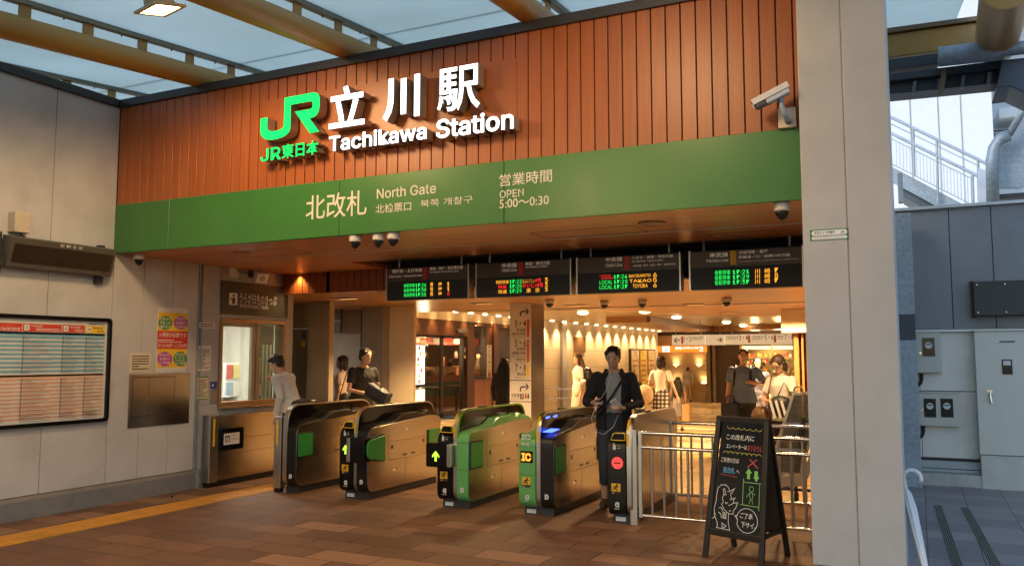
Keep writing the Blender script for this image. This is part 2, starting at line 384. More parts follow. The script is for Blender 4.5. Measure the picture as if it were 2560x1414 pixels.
# ---------------------------------------------------------------- ground
T_out = tilemat('plaza_stone_tile', (0.128, 0.060, 0.031), (0.195, 0.094, 0.048), (0.030, 0.017, 0.010), 0.6, 0.3, 0.5, 0.55, msize=0.006, light=0.15, clight=(0.27, 0.135, 0.070))
T_in = tilemat('concourse_pale_tile', (0.50, 0.36, 0.20), (0.62, 0.46, 0.27), (0.25, 0.17, 0.09), 0.6, 0.6, 0.0, 0.22, bump=0.15)
T_far = tilemat('side_yard_tile', (0.255, 0.205, 0.195), (0.35, 0.285, 0.265), (0.05, 0.045, 0.045), 0.4, 0.4, 0.0, 0.45)
gm = mat('distant_asphalt', (0.05, 0.05, 0.052), 0.8)
m = MB(); m.quad((-400, -400, -0.9), (400, -400, -0.9), (400, 400, -0.9), (-400, 400, -0.9)); structure(m.build('ground', gm))
m = MB(); m.quad((-9, -12, 0), (-0.30, -12, 0), (-0.30, 9.72, 0), (-9, 9.72, 0)); structure(m.build('plaza_pavement', T_out))
m = MB(); m.quad((-0.30, -12, 0), (9, -12, 0), (9, 14, 0), (-0.30, 14, 0)); structure(m.build('side_yard_pavement', T_far))
m = MB(); m.quad((-24, 9.72, 0), (-0.30, 9.72, 0), (-0.30, 18, 0), (-24, 18, 0)); m.quad((-24, 18, 0), (6, 18, 0), (6, 30, -0.6), (-24, 30, -0.6)); m.quad((-24, 30, -0.6), (6, 30, -0.6), (6, 46, -0.6), (-24, 46, -0.6))
m.quad((-0.30, 14, 0), (6, 14, 0), (6, 18, 0), (-0.30, 18, 0))
structure(m.build('concourse_floor', T_in))
def floor_z(y): return 0.0 if y < 18 else max(-0.6, -0.05 * (y - 18))
# threshold strip between the two pavements
m = MB(); m.box(-7.6, -0.3, 9.70, 9.74, -0.01, 0.004); structure(m.build('floor_threshold', M_steel2))
# tactile paving: raised bars on yellow tiles
M_tact = mat('tactile_yellow', (0.60, 0.27, 0.028), 0.5, var=0.14, scale=5, stain=0.25)
m = MB(); y = -5.0
while y < 9.6:
    m.box(-7.42, -7.02, y + 0.004, y + 0.396, -0.01, 0.006)
    for k in range(4):
        xc = -7.42 + 0.05 + k * 0.1
        m.box(xc - 0.017, xc + 0.017, y + 0.03, y + 0.37, 0.006, 0.011)
    y += 0.4
structure(m.build('tactile_paving', M_tact))
m = MB()
for (a, b) in (((1672, 1062), (1790, 1022)),):
    A = V(a[0], a[1], 'z', 0); B = V(b[0], b[1], 'z', -0.3)
m.bar((-6.2, 17.6, 0.003), (-3.4, 17.6, 0.003), 0.3, 0.008); m.bar((-5.2, 10.4, 0.003), (-2.0, 15.3, 0.003), 0.3, 0.008)
structure(m.build('tactile_paving_indoor', mat('tactile_yellow_indoor', (0.62, 0.36, 0.05), 0.4)))

# ---------------------------------------------------------------- station front
ST = thing('station_building', 'timber boarded station front with a green band and slatted soffit over the ticket gates', 'building', (-4.3, FY, 0))
m = MB(); bp = 0.1205; x = -7.985; i = 0
while x < -0.55:
    m.box(x + 0.005, min(x + bp, -0.55) - 0.005, FY, FY + 0.03, 3.275, CAPB); x += bp
m.build('cladding', M_wood, ST, bevel=0.002, seg=1)
m = MB(); m.box(-8.05, -0.55, FY + 0.026, FY + 0.25, 3.27, CAPB - 0.002); m.build('backing', M_black, ST)
m = MB(); m.box(-5.86, -3.03, FY - 0.006, FY - 0.0005, 3.56, 4.17); m.build('sign_backing_panel', M_woodplain, ST)
m = MB()
for a, b in ((-7.99, -7.152), (-7.146, -4.902), (-4.896, -3.152), (-3.146, -0.5)):
    m.box(a, b, FY - 0.012, FY + 0.05, SOF - 0.004, 3.273)
m.build('green_band', M_green, ST, bevel=0.003, seg=1)
m = MB(); m.box(-7.99, -0.5, FY - 0.004, FY + 0.05, 3.2731, 3.2745); m.build('band_edge_trim', M_white, ST)
m = MB(); m.box(-8.10, -0.4, FY - 0.03, FY + 0.30, CAPB, CAPT); m.build('coping', M_dark, ST, bevel=0.005)
m = MB(); m.box(-8.2, -0.45, FY + 0.052, 7.42, SOF, SOF + 0.05); m.box(-8.2, -0.45, 7.46, 8.2, SOF, SOF + 0.05); m.box(-8.2, -6.205, 8.2005, 9.28, SOF, SOF + 0.05)
m.build('soffit', M_soffit, ST)
m = MB(); m.box(-7.985, -0.45, 7.421, 7.459, SOF - 0.003, SOF + 0.03); m.box(-7.985, -0.45, 7.428, 7.450, SOF - 0.006, SOF - 0.0031)
m.build('shutter_track', M_steel2, ST)
m = MB(); m.box(-7.985, -0.45, FY + 0.05, 9.3, SOF + 0.06, SOF + 0.3); m.build('soffit_backing', M_black, ST)
m = MB()       # access hatches scribed in the soffit
for (xa, xb, ya, yb) in ((-3.2, -2.2, 6.95, 7.36), (-1.75, -1.15, 7.75, 8.1), (-6.9, -6.0, 6.8, 7.25)):
    for q in ((xa, xb, ya, ya + 0.008), (xa, xb, yb, yb + 0.008), (xa, xa + 0.008, ya, yb), (xb, xb + 0.008, ya, yb + 0.008)): m.box(*q, SOF - 0.002, SOF + 0.002)
m.build('hatch', M_ink, ST)

# the recess the departure boards hang in, and the lowered timber ceiling behind it
m = MB(); m.box(-6.15, -0.45, 9.02, 9.044, 2.462, 2.80); m.box(-6.15, -0.45, 8.2, 8.24, SOF + 0.0505, 3.0); m.box(-6.2, -0.45, 8.2, 9.05, 2.95, 3.0)
m.build('recess_lining', M_black, ST)
# lowered ceiling polygon (seen from below): z 2.46
L1 = [(-7.985, 9.06), (-0.63, 9.06), (-0.63, 12.25), (2.15, 12.25), (2.15, 18.6), (-3.35, 18.6), (-5.6, 13.9), (-12.5, 13.9), (-12.5, 9.42), (-7.985, 9.42)]
CE = thing('lowered_ceiling', 'lowered orange timber ceiling just inside the station behind the departure boards', 'ceiling', (-4, 12, 2.46))
m = MB(); m.prism(L1, (0, 0, 2.46), X, Y, (0, 0, 0.34)); m.build('ceiling_slats', M_soffit_in, CE)
m = MB(); m.box(-7.985, -6.95, 9.045, 9.058, 2.463, SOF - 0.002)
xx = -7.98
m = MB()
while xx < -7.22: m.box(xx + .004, xx + .110, 9.03, 9.055, 2.463, SOF - 0.002); xx += 0.118
xx = 0
while xx < 1.95:     # the fascia turns and runs back on the diagonal
    a = Vector((-7.22 + xx * 0.55, 9.03 - xx * 0.0, 0)); m.box(a.x + .004, a.x + .110, 9.03, 9.055, 2.463, SOF - 0.002); xx += 0.118 / 0.55
m.build('timber_fascia', M_wood, CE)
m = MB(); m.box(-7.98, -0.45, 13.86, 13.90, 2.445, 2.459); m.box(-6.4, -0.45, 9.06, 9.09, 2.445, 2.459); m.build('ceiling_trim', M_steel2, CE)

# ---------------------------------------------------------------- panelled side wall
WL = thing('panelled_wall', 'pale panelled side wall with stone skirting beside the ticket window', 'wall', (LX - 0.1, 5, 0))
seams = [-4.0, -2.6, -1.2, 0.2, 1.6, 3.0, 4.35, 5.55, 6.31, 6.72, 7.14, 7.53]
m = MB()
for a, b in zip(seams[:-1], seams[1:]):
    top = CAPB if b <= 6.32 else SOF - 0.002
    m.box(LX - 0.15, LX, a + 0.004, b - 0.004, 0.23, top)
m.build('wall_panel', M_panel, WL, bevel=0.002, seg=1)
m = MB(); m.box(LX - 0.2, LX - 0.012, -4, 7.89, 0.0, 2.73); m.box(LX - 0.2, LX - 0.012, 7.89, 9.28, 0.0, 0.955); m.box(LX - 0.2, LX - 0.012, 7.89, 9.28, 2.095, 2.73); m.box(LX - 0.2, LX - 0.012, 9.13, 9.28, 0.955, 2.095); m.box(LX - 0.2, LX - 0.012, -4, 6.31, 2.73, CAPB); m.build('wall_core', M_joint, WL)
m = MB(); m.box(LX - 0.1, LX + 0.022, -4, 7.53, 0, 0.185); m.box(LX - 0.1, LX + 0.022, 7.60, 9.28, 0, 0.185); m.build('skirting', M_skirt, WL, bevel=0.004)
m = MB(); m.box(LX - 0.1, LX + 0.012, -4, 7.53, 0.1855, 0.222); m.box(LX - 0.1, LX + 0.012, 7.60, 9.28, 0.1855, 0.222); m.build('skirting_cap', mat('skirting_cap', (0.27, 0.24, 0.20), 0.6, stain=0.4), WL)
m = MB(); m.box(LX - 0.25, LX + 0.03, -4, FY - 0.04, CAPB, CAPT); m.build('wall_coping', M_dark, WL, bevel=0.005)
m = MB(); m.box(LX - 0.1, LX + 0.012, 7.535, 7.548, 0, SOF - 0.004); m.box(LX - 0.1, LX + 0.012, 7.585, 7.598, 0, SOF - 0.004); m.build('shutter_guide', M_galv, WL)
m = MB(); m.box(LX - 0.1, LX - 0.03, 7.549, 7.584, 0, SOF - 0.004); m.build('shutter_slot', M_ink, WL)
# wall around the ticket window (opening y 7.90-9.10, z 1.0-2.07)
m = MB()
for q in ((7.60, 7.895, 0.225, 1.0), (7.60, 7.895, 1.005, 2.135), (7.60, 7.895, 2.14, SOF - .003), (7.90, 8.50, 0.225, 0.965), (8.504, 9.28, 0.225, 0.965), (9.125, 9.28, 0.97, 2.135), (9.14, 9.28, 2.14, SOF - .003), (7.90, 9.135, 2.09, SOF - .003)):
    m.box(LX - 0.15, LX, q[0] + .003, q[1] - .003, q[2], q[3])
m.build('wall_panel', M_panel_grey, WL, bevel=0.002, seg=1)

# ---------------------------------------------------------------- pillar
PL = thing('entrance_pillar', 'tall square white panelled pillar beside the station entrance', 'pillar', (-0.42, 6.5, 0))
m = MB(); m.box(-0.715, -0.4195, 6.2, 6.75, 0.172, 6.6); m.box(-0.4135, -0.125, 6.2, 6.75, 0.172, 6.6); m.build('cladding_panel', mat('pillar_panel', (0.43, 0.415, 0.395), 0.45, var=0.05, scale=2, stain=0.14, bump=.05, bscale=200), PL, bevel=0.006, seg=3)
m = MB(); m.box(-0.4194, -0.4136, 6.204, 6.7, 0.175, 6.6); m.build('sealant_joint', mat('old_sealant', (0.30, 0.24, 0.15), 0.8, var=0.3, scale=9), PL)
m = MB(); m.box(-0.69, -0.15, 6.23, 6.72, 0, 0.172); m.build('base', M_skirt, PL)
st = thing('camera_notice', 'small green and white security camera notice stuck on the pillar', 'sticker', V(2073, 585, 'y', 6.2))
a = V(2025, 597, 'y', 6.199); b = V(2122, 573, 'y', 6.199)
x0, x1, z0, z1 = -0.665, -0.412, 2.414, 2.492
m = MB(); m.box(x0, x1, 6.1965, 6.1995, z0, z1); m.build('backing', mat('notice_green', (0.02, 0.16, 0.06), 0.4), st)
m = MB(); o = Vector((0, 6.1945, 0))
m.prism([(p[0], p[1]) for p in rpoly([(x0 + .01, z0 + .034, .018), (x1 - .008, z0 + .034, .018), (x1 - .008, z1 - .007, .018), (x0 + .01, z1 - .007, .018)])], (0, 6.1948, 0), X, Z, (0, .0014, 0))
m.prism([(p[0], p[1]) for p in rpoly([(x0 + .01, z0 + .006, .011), (x1 - .008, z0 + .006, .011), (x1 - .008, z0 + .028, .011), (x0 + .01, z0 + .028, .011)])], (0, 6.1948, 0), X, Z, (0, .0014, 0)); m.build('label_field', M_white, st)
m = MB(); text(m, '防犯カメラ作動中', (x0 + .03, 6.1942, z0 + .042), X, Z, h=.024, w=.135, bold=.01); text(m, 'JR', (x1 - .055, 6.1942, z0 + .042), X, Z, h=.02); text(m, 'Security Camera in Operation', (x0 + .025, 6.1942, z0 + .011), X, Z, h=.011, w=.2); m.build('lettering', M_ink, st)

# ---------------------------------------------------------------- lit station sign (built-up channel letters)
E_white = emi('lit_white_face', (1.0, 0.97, 0.93), 1.9)
E_green = emi('lit_green_face', (0.012, 0.85, 0.11), 1.15)
M_ret = mat('letter_return', (0.38, 0.34, 0.30), 0.35, 0.6)
SG = thing('station_sign', 'lit station name sign of raised white letters with a green emblem on the timber front', 'sign', (-4.6, 6.2, 3.9))
SY, SD = 6.165, 0.115
def chan(name, s, ll, ur, face, bold, q=None):
    a = V(ll[0], ll[1], 'y', SY); b = V(ur[0], ur[1], 'y', SY)
    x0, x1, z0, z1 = a.x, b.x, a.z, b.z
    if q: x0, x1, z0, z1 = q
    mb = MB(); text(mb, s, (x0, SY + SD / 2, z0), X, Z, h=z1 - z0, w=x1 - x0, mi=0, dmi=1, bold=bold, depth=SD)
    return mb.build(name, [face, M_ret], SG)
zt = V(867, 214, 'y', SY).z
chan('letter', '立', (821.7, 323.5), (910.7, 0), E_white, .024, (V(821.7, 323, 'y', SY).x, V(910.7, 311, 'y', SY).x, V(821.7, 323.5, 'y', SY).z, zt))
chan('letter', '川', (956, 306), (1050, 184), E_white, .030)
chan('letter', '駅', (1092.6, 284), (1200, 157), E_white, .012)
chan('lettering', 'Tachikawa', (822, 380), (1065, 0), E_white, .016, (V(822, 380, 'y', SY).x, V(1066, 350, 'y', SY).x, V(822, 380, 'y', SY).z, V(830, 340, 'y', SY).z))
chan('lettering', 'Station', (1090, 346), (1284, 0), E_white, .016, (V(1090, 346, 'y', SY).x, V(1284, 320, 'y', SY).x, V(1100, 346, 'y', SY).z, V(1100, 298, 'y', SY).z))
def zp(X_, Y_): p = V(640 + X_ / 7.07, 220 + Y_ / 7.07, 'y', SY); return (p.x, p.z)
jr = [(505, 175), (1020, 80), (1068, 88), (1100, 110), (1119, 152), (1126, 200), (1127, 270), (1123, 335), (1112, 395), (1095, 440), (1066, 482), (1030, 510), (990, 528), (945, 540), (1115, 770), (950, 800), (690, 420), (960, 375), (983, 360), (996, 335), (1003, 290), (1001, 262), (988, 241), (960, 235), (615, 300), (608, 690), (600, 735), (582, 778), (555, 810), (515, 842), (460, 872), (380, 900), (290, 915), (235, 916), (180, 907), (135, 888), (103, 856), (84, 815), (75, 760), (74, 700), (82, 540), (205, 520), (197, 690), (203, 728), (222, 752), (262, 766), (320, 766), (400, 745), (450, 722), (478, 697), (490, 660)]
P = [zp(*p) for p in jr]
m = MB(); m.prism(P, (0, SY, 0), X, Z, (0, SD, 0), 1)
m.m = [0 if i == 0 else 1 for i in range(len(m.m))]
m.build('emblem', [E_green, M_ret], SG)
chan('lettering', '東日本', (704, 397), (797, 349), E_green, .016)
chan('lettering', 'JR', (651, 405), (702, 366), E_green, .012)

M_let = mat('band_lettering', (0.62, 0.58, 0.50), 0.4)
def tp(mb, s, ll, ur, ax, val, u, v, mi=0, bold=0.0, zo=None, lift=0.0):
    a = V(ll[0], ll[1], ax, val); b = V(ur[0], ur[1], ax, val); d = b - a
    text(mb, s, a, u, v, h=d.dot(Vector(v)), w=d.dot(Vector(u)), mi=mi, bold=bold, lift=lift)
m = MB(); BY = FY - 0.0145
for s, ll, ur, bo in (('北改札', (764, 551), (917, 473), .005), ('North Gate', (942, 497.5), (1090, 457), .004), ('北检票口', (939, 534), (1028, 503), .006), ('북쪽 개찰구', (1051, 519), (1182, 488), 0), ('営業時間', (1249, 467), (1380, 422), .005), ('OPEN', (1249, 496), (1309, 471), .006), ('5:00～0:30', (1249, 521), (1372, 488), .006)):
    tp(m, s, ll, ur, 'y', BY, X, Z, bold=bo)
m.build('lettering', M_let, ST)

# ---------------------------------------------------------------- departure boards
E_lg, E_lo, E_lr = emi('led_green', (0.02, 0.95, 0.12), .62), emi('led_amber', (1.0, 0.40, 0.03), .75), emi('led_red', (1.0, 0.03, 0.02), .70)
M_led = mat('led_panel', (0.006, 0.006, 0.006), 0.35, bump=0.3, bscale=400)
M_hdr = mat('board_header', (0.075, 0.058, 0.043), 0.4)
M_hlet = mat('header_lettering', (0.80, 0.70, 0.58), 0.4, emit=(.75, .60, .45), es=.10)  # faint glow put into the lettering material to brighten the dim headers
LY = 8.30
def zb(X_, Y_): return (900 + X_ / 2.207, 560 + Y_ / 2.207)
def board(label, x0, x1, mid, bar, barcol, heads, rows):
    a = V(*zb(x0, bar[5]), 'y', LY); b = V(*zb(x1, bar[6]), 'y', LY)
    xa, xb = a.x, b.x; zt, zm, z0 = 2.655, 2.478, 2.262
    t = thing('departure_board', label, 'display board', ((xa + xb) / 2, LY, zt), 'departure boards over the ticket gates')
    mm = MB(); mm.box(xa, xb, LY + .002, LY + .14, z0, zt); mm.build('casing', M_black, t, bevel=.006)
    mm = MB(); mm.box(xa + .012, xb - .012, LY - .004, LY + .001, zm + .004, zt - .012); mm.build('header_panel', M_hdr, t)
    mm = MB(); mm.box(xa + .012, xb - .012, LY - .003, LY + .001, z0 + .012, zm - .004); mm.build('led_panel', M_led, t)
    mm = MB(); mm.box(xa - .004, xa + .011, LY - .008, LY + .12, z0 - .002, zt); mm.build('frame', M_steel2, t); mm = MB(); mm.box(xb - .011, xb + .004, LY - .008, LY + .12, z0 - .002, zt); mm.build('frame', M_steel2, t)
    mm = MB(); p = V(*zb(bar[0], bar[1]), 'y', LY); q = V(*zb(bar[2], bar[3]), 'y', LY); mm.box(p.x, q.x, LY - .0065, LY - .0045, min(p.z, q.z), max(p.z, q.z)); mm.build('line_colour_bar', barcol, t)
    mm = MB()
    for s, l, u_, bo in heads: tp(mm, s, zb(*l), zb(*u_), 'y', LY - .006, X, Z, bold=bo)
    mm.build('header_lettering', M_hlet, t)
    mm = MB()
    for s, l, u_, c in rows: tp(mm, s, zb(*l), zb(*u_), 'y', LY - .005, X, Z, mi=c, bold=.004)
    mm.build('led_lettering', [E_lg, E_lo, E_lr], t)
    for fx in (.12, .88):
        xx = xa + (xb - xa) * fx; mm = MB(); mm.tube([(xx, LY + .07, zt), (xx, LY + .07, 2.96)], .012, 8); mm.build('hanger', M_steel2, t)
G_, O_, R_ = 0, 1, 2
def hd(n): return [('種別', n[0], n[1])]
r1 = []
for i, (tm, pf, c) in enumerate((('17:26', '1', O_), ('17:38', '1', O_), ('17:51', '6', R_))):
    d = 26 * i; r1 += [('各駅停車', (241, 350 + d), (303, 327 + d), G_), (tm, (307, 347 + d), (365, 325 + d), G_), ('青', (386, 345 + d), (404, 321 + d), O_), ('梅', (432, 342 + d), (452, 319 + d), O_), (pf, (482, 341 + d), (494, 318 + d), c)]
board('departure board with a red bar and three green local rows, nearest the ticket window', 145, 600, 300, (350, 303, 373, 238, 0, 420, 405), M_red,
      [('青梅線・五日市線', (178, 271), (342, 243), .008), ('Ōme Line・Itsukaichi Line', (162, 296), (342, 271), .006), ('拝島・青梅・奥多摩方面', (385, 256), (567, 228), .008), ('for Haijima, Ōme & Oku-Tama', (385, 272), (543, 251), .006)], r1)
r2 = [('特別快速', (750, 331), (820, 308), O_), ('17:22', (826, 328), (892, 305), G_), ('ホリデー', (895, 312), (962, 303), O_), ('快速おくたま', (895, 324), (962, 313), O_), ('4号', (965, 322), (999, 298), R_), ('3', (1020, 318), (1036, 295), O_),
      ('特急', (762, 357), (810, 335), R_), ('17:25', (826, 354), (892, 331), G_), ('かいじ18号', (896, 352), (1011, 323), R_), ('3', (1020, 344), (1036, 321), O_),
      ('快速', (762, 384), (810, 361), O_), ('17:29', (826, 380), (892, 357), G_), ('東', (918, 378), (943, 353), O_), ('京', (966, 376), (991, 351), O_), ('3', (1020, 371), (1036, 348), O_)]
board('departure board listing a red limited express in its middle row, second from the ticket window', 640, 1165, 290, (876, 280, 902, 210, 0, 405, 388), M_red,
      [('中央線', (783, 242), (865, 213), .01), ('Chūō Line', (783, 264), (865, 243), .006), ('新宿・東京方面', (913, 229), (1047, 203), .008), ('for Shinjuku & Tōkyō', (913, 245), (1033, 226), .006)], r2)
r3 = [('LIMITED', (1322, 288), (1384, 279), R_), ('EXPRESS', (1332, 303), (1396, 291), R_), ('17:24', (1401, 301), (1474, 277), G_), ('MATSUMOTO', (1484, 295), (1603, 273), O_), ('6', (1618, 292), (1637, 267), O_),
      ('LOCAL', (1322, 332), (1393, 308), G_), ('17:25', (1401, 329), (1476, 305), G_), ('TAKAO', (1486, 323), (1608, 300), O_), ('5', (1618, 320), (1637, 295), O_),
      ('LOCAL', (1322, 360), (1393, 335), G_), ('17:27', (1401, 357), (1476, 332), G_), ('TOYODA', (1505, 352), (1587, 328), O_), ('6', (1618, 349), (1637, 325), O_)]
board('departure board in Latin letters with MATSUMOTO in its top row', 1197, 1770, 280, (1461, 252, 1488, 178, 0, 385, 365), M_red,
      [('中央線', (1355, 209), (1447, 180), .01), ('Chūō Line', (1355, 237), (1447, 215), .006), ('八王子・高尾・甲府方面', (1500, 194), (1727, 167), .008), ('for Hachiōji, Takao & Kōfu', (1500, 213), (1672, 193), .006), ('一部 新宿・東京・拝島・青梅・奥多摩方面', (1500, 236), (1740, 214), .006)], r3)
r4 = []
for i, (tm, pf) in enumerate((('17:21', '7'), ('17:29', '8'), ('17:37', '7'))):
    d = 28 * i; r4 += [('各駅停車', (1957, 281 + d), (2043, 252 + d), G_), (tm, (2057, 276 + d), (2147, 250 + d), G_), ('川', (2178, 274 + d), (2206, 247 + d), O_), ('崎', (2233, 271 + d), (2262, 243 + d), O_), (pf, (2288, 266 + d), (2306, 240 + d), O_)]
board('departure board with a yellow line bar, nearest the entrance pillar', 1820, 2450, 238, (2044, 225, 2077, 147, 0, 362, 342), M_yel,
      [('南武線', (1930, 185), (2030, 155), .01), ('Nambu Line', (1913, 211), (2032, 189), .006), ('分倍河原・登戸', (2090, 166), (2248, 140), .008), ('武蔵溝ノ口・武蔵小杉方面', (2088, 191), (2373, 160), .008), ('for Bubaigawara, Noborito, Musashi-Mizonokuchi & Musashi-Kosugi', (2088, 210), (2420, 188), .004)], r4)

# ---------------------------------------------------------------- dome cameras and other ceiling fittings
M_dome = mat('smoked_dome', (0.010, 0.010, 0.012), 0.08)
M_camw = mat('camera_white', (0.62, 0.58, 0.53), 0.4)
def dome(label, px, py, z, r=0.06):
    p = V(px, py, 'z', z)
    t = thing('dome_camera', label, 'security camera', (p.x, p.y, z), 'dome cameras under the ceilings')
    mm = MB(); mm.lathe([(r * .92, 0), (r, -.012), (r, -.05), (r * .93, -.062), (r * .8, -.066)], p, 18); mm.build('housing', M_camw, t, smooth=True)
    mm = MB(); mm.lathe([(r * .79, -.06), (r * .78, -.075), (r * .66, -.100), (r * .42, -.122), (r * .15, -.131), (0, -.132)], p, 18); mm.build('dome', M_dome, t, smooth='all')
dome('white dome camera under the soffit, first of three under the green band', 889, 588, SOF)
dome('white dome camera under the soffit, middle one of three under the green band', 947, 584, SOF)
dome('white dome camera under the soffit, closest of the three to the opening hours', 984, 581, SOF)
dome('white dome camera under the soffit beside the panelled wall', 348, 634, SOF)
dome('white dome camera under the soffit beside the white pillar', 1954, 507, SOF, .063)
dome('dome camera on the lowered ceiling beside the column with platform numbers', 1374, 748, 2.46, .075)
dome('dome camera on the lowered ceiling above the man in the dark jacket', 1511, 751, 2.46, .07)
dome('dome camera on the lowered ceiling above the cream tiled wall', 1606, 748, 2.46, .07)
dome('dome camera on the timber ceiling below the yellow line board', 1816, 744, 2.46, .075)
M_disc = mat('ceiling_speaker_disc', (0.34, 0.20, 0.11), 0.5)
def disc(label, px, py, z, r):
    p = V(px, py, 'z', z); mm = MB(); mm.lathe([(r, 0), (r, -.008), (r * .9, -.014), (r * .86, -.011), (0, -.011)], p, 24)
    o = mm.build('ceiling_speaker', M_disc, smooth=True, loc=p); tag(o, label, 'speaker', 'round speakers in the soffit')
disc('flat round speaker grille in the soffit beside the panelled wall', 605, 630, SOF, .10)
disc('flat round speaker grille in the soffit below the end of the green band', 1630, 557, SOF, .12)
E_down = emi('downlight_glow', (1.0, 0.72, 0.36), 9.0)
M_ring = mat('downlight_ring', (0.55, 0.42, 0.28), 0.4)
M_slot = mat('slot_shadow', (0.06, 0.028, 0.012), 0.6)
LAMP = (1.0, 0.66, 0.31); LK = 2.4
def downlight(label, p, power, r=0.06, spot=R(110), group='downlights in the ceilings', tilt=None, rs=.05, blend=.6, glow=None, drop=0.0):
    p = Vector(p); t = thing('downlight', label, 'ceiling light', p, group)
    mm = MB(); mm.lathe([(r, 0), (r * 1.2, 0), (r * 1.2, -.006), (r, -.008)], p, 16); mm.build('ring', M_ring, t, smooth=True)
    mm = MB(); mm.lathe([(r * .98, -.0005), (r * .95, -.004 - drop * .5), (r * .6, -.004 - drop * .9), (0, -.004 - drop)], p, 16); mm.build('lamp_disc', glow or E_down, t)
    if power > 0:
        l = bpy.data.lights.new('downlight_lamp', 'SPOT'); l.energy = power * LK; l.color = LAMP; l.spot_size = spot; l.spot_blend = blend; l.shadow_soft_size = rs
        o = bpy.data.objects.new('downlight_lamp', l); COL.objects.link(o); o.location = p + Vector((0, 0, -.03))
        if tilt: o.rotation_euler = Vector(tilt).to_track_quat('-Z', 'Y').to_euler()
        par(o, t)
downlight('lit downlight in the soffit beside the white backed tickets sign', V(747, 683, 'z', SOF), 6, .055)
# shallow louvred slot lights in the timber ceiling
def slot(label, px, py, z, w=.34):
    p = V(px, py, 'z', z); t = thing('slot_light', label, 'ceiling light', p, 'louvred slot lights in the timber ceiling')
    mm = MB(); mm.box(p.x - w / 2, p.x + w / 2, p.y - .14, p.y + .14, z - .006, z - .001); mm.build('slot', M_slot, t)
    mm = MB(); mm.box(p.x - w / 2 + .02, p.x + w / 2 - .02, p.y + .06, p.y + .12, z - .012, z - .007); mm.build('lamp_strip', emi('slot_glow', (1.0, .42, .10), .55), t)
for lb, a, b in (('louvred slot light above the man hugging a dark bag', 862, 745), ('louvred slot light left of the column with platform numbers', 1205, 757), ('louvred slot light right of the column with platform numbers', 1440, 762), ('louvred slot light beyond the amber Latin lettered board', 1735, 760), ('louvred slot light above the hanging platform sign', 1822, 781)):
    slot(lb, a, b, 2.46)

# ---------------------------------------------------------------- bullet camera on the front
BC = thing('bullet_camera', 'white bullet camera on a bent arm fixed to the timber front by the pillar', 'security camera', V(1969, 290, 'y', FY))
a = V(1944, 272, 'y', FY - .05); b = V(1990, 316, 'y', FY - .05)
m = MB(); m.box(a.x, b.x, FY - .05, FY - .001, b.z, a.z); m.build('back_box', mat('beige_box', (.58, .50, .39), .45), BC, bevel=.004)
c0 = Vector(((a.x + b.x) / 2 + .01, FY - .05, (a.z + b.z) / 2 - .03))
m = MB(); m.tube([c0, c0 + Vector((0, -.05, .0)), c0 + Vector((-.01, -.09, .03)), c0 + Vector((-.03, -.10, .09)), c0 + Vector((-.035, -.10, .13))], [.026, .024, .02, .018, .018], 12); m.ell(c0 + Vector((-.035, -.10, .135)), .026, .026, .026); m.build('arm', M_galv, BC, smooth='all')
h1 = V(1975, 215, 'y', FY - .16); h0 = V(1885, 262, 'y', FY - .20)
d = (h0 - h1).normalized(); sidev = d.cross(Z).normalized(); upv = sidev.cross(d)
m = MB(); cc = (h0 + h1) / 2 - upv * .015
m.obox(cc - d * .03, d * ((h0 - h1).length / 2 - .05), sidev * .038, upv * .034); m.build('body', mat('camera_grey_white', (.52, .54, .56), .35), BC, bevel=.012, seg=3)
m = MB(); m.obox(cc + upv * .042 + d * .01, d * ((h0 - h1).length / 2), sidev * .046, upv * .005); m.obox(cc + upv * .022 + d * .01 + sidev * .044, d * ((h0 - h1).length / 2), sidev * .003, upv * .02); m.obox(cc + upv * .022 + d * .01 - sidev * .044, d * ((h0 - h1).length / 2), sidev * .003, upv * .02); m.build('sun_shield', M_camw, BC, bevel=.003)
m = MB(); q = cc + d * ((h0 - h1).length / 2 - .10); m.tube([q, q + d * .085], [.036, .036], 18); m.tube([q + d * .0851, q + d * .10], [.036, .030], 18); m.build('lens_barrel', mat('lens_grey', (.12, .12, .12), .3), BC, smooth=True)
m = MB(); m.tube([q + d * .101, q + d * .104], [.024, .024], 16); m.build('lens', M_dome, BC, smooth=True)

# ---------------------------------------------------------------- canopy: tube beams, upstands, rails and frosted sheets
BD = Vector((-0.052, 1, 0.116))
M_mem = bpy.data.materials.new('frosted_sheet'); M_mem.use_nodes = True; t = M_mem.node_tree
pb = t.nodes['Principled BSDF']; pb.inputs['Base Color'].default_value = (.62, .70, .76, 1); pb.inputs['Roughness'].default_value = .4
trl = _n(t, 'ShaderNodeBsdfTranslucent'); nzz = _n(t, 'ShaderNodeTexNoise'); nzz.inputs['Scale'].default_value = .7; nzz.inputs['Detail'].default_value = 6
tcc = _n(t, 'ShaderNodeTexCoord'); t.links.new(tcc.outputs['Object'], nzz.inputs['Vector'])
crr = _n(t, 'ShaderNodeValToRGB'); crr.color_ramp.elements[0].position = .3; crr.color_ramp.elements[0].color = (.70, .76, .70, 1); crr.color_ramp.elements[1].position = .7; crr.color_ramp.elements[1].color = (.80, .86, .81, 1)
t.links.new(nzz.outputs['Fac'], crr.inputs['Fac']); t.links.new(crr.outputs[0], trl.inputs['Color'])
mxx = _n(t, 'ShaderNodeMixShader'); mxx.inputs[0].default_value = .80; t.links.new(pb.outputs[0], mxx.inputs[1]); t.links.new(trl.outputs[0], mxx.inputs[2]); t.links.new(mxx.outputs[0], t.nodes['Material Output'].inputs[0])
beams = [(-8.76, 'over the panelled side wall'), (-6.81, 'above the left end of the timber front'), (-4.87, 'above the lit station sign'), (-2.93, 'above the opening hours lettering'), (-0.98, 'over the top of the pillar')]
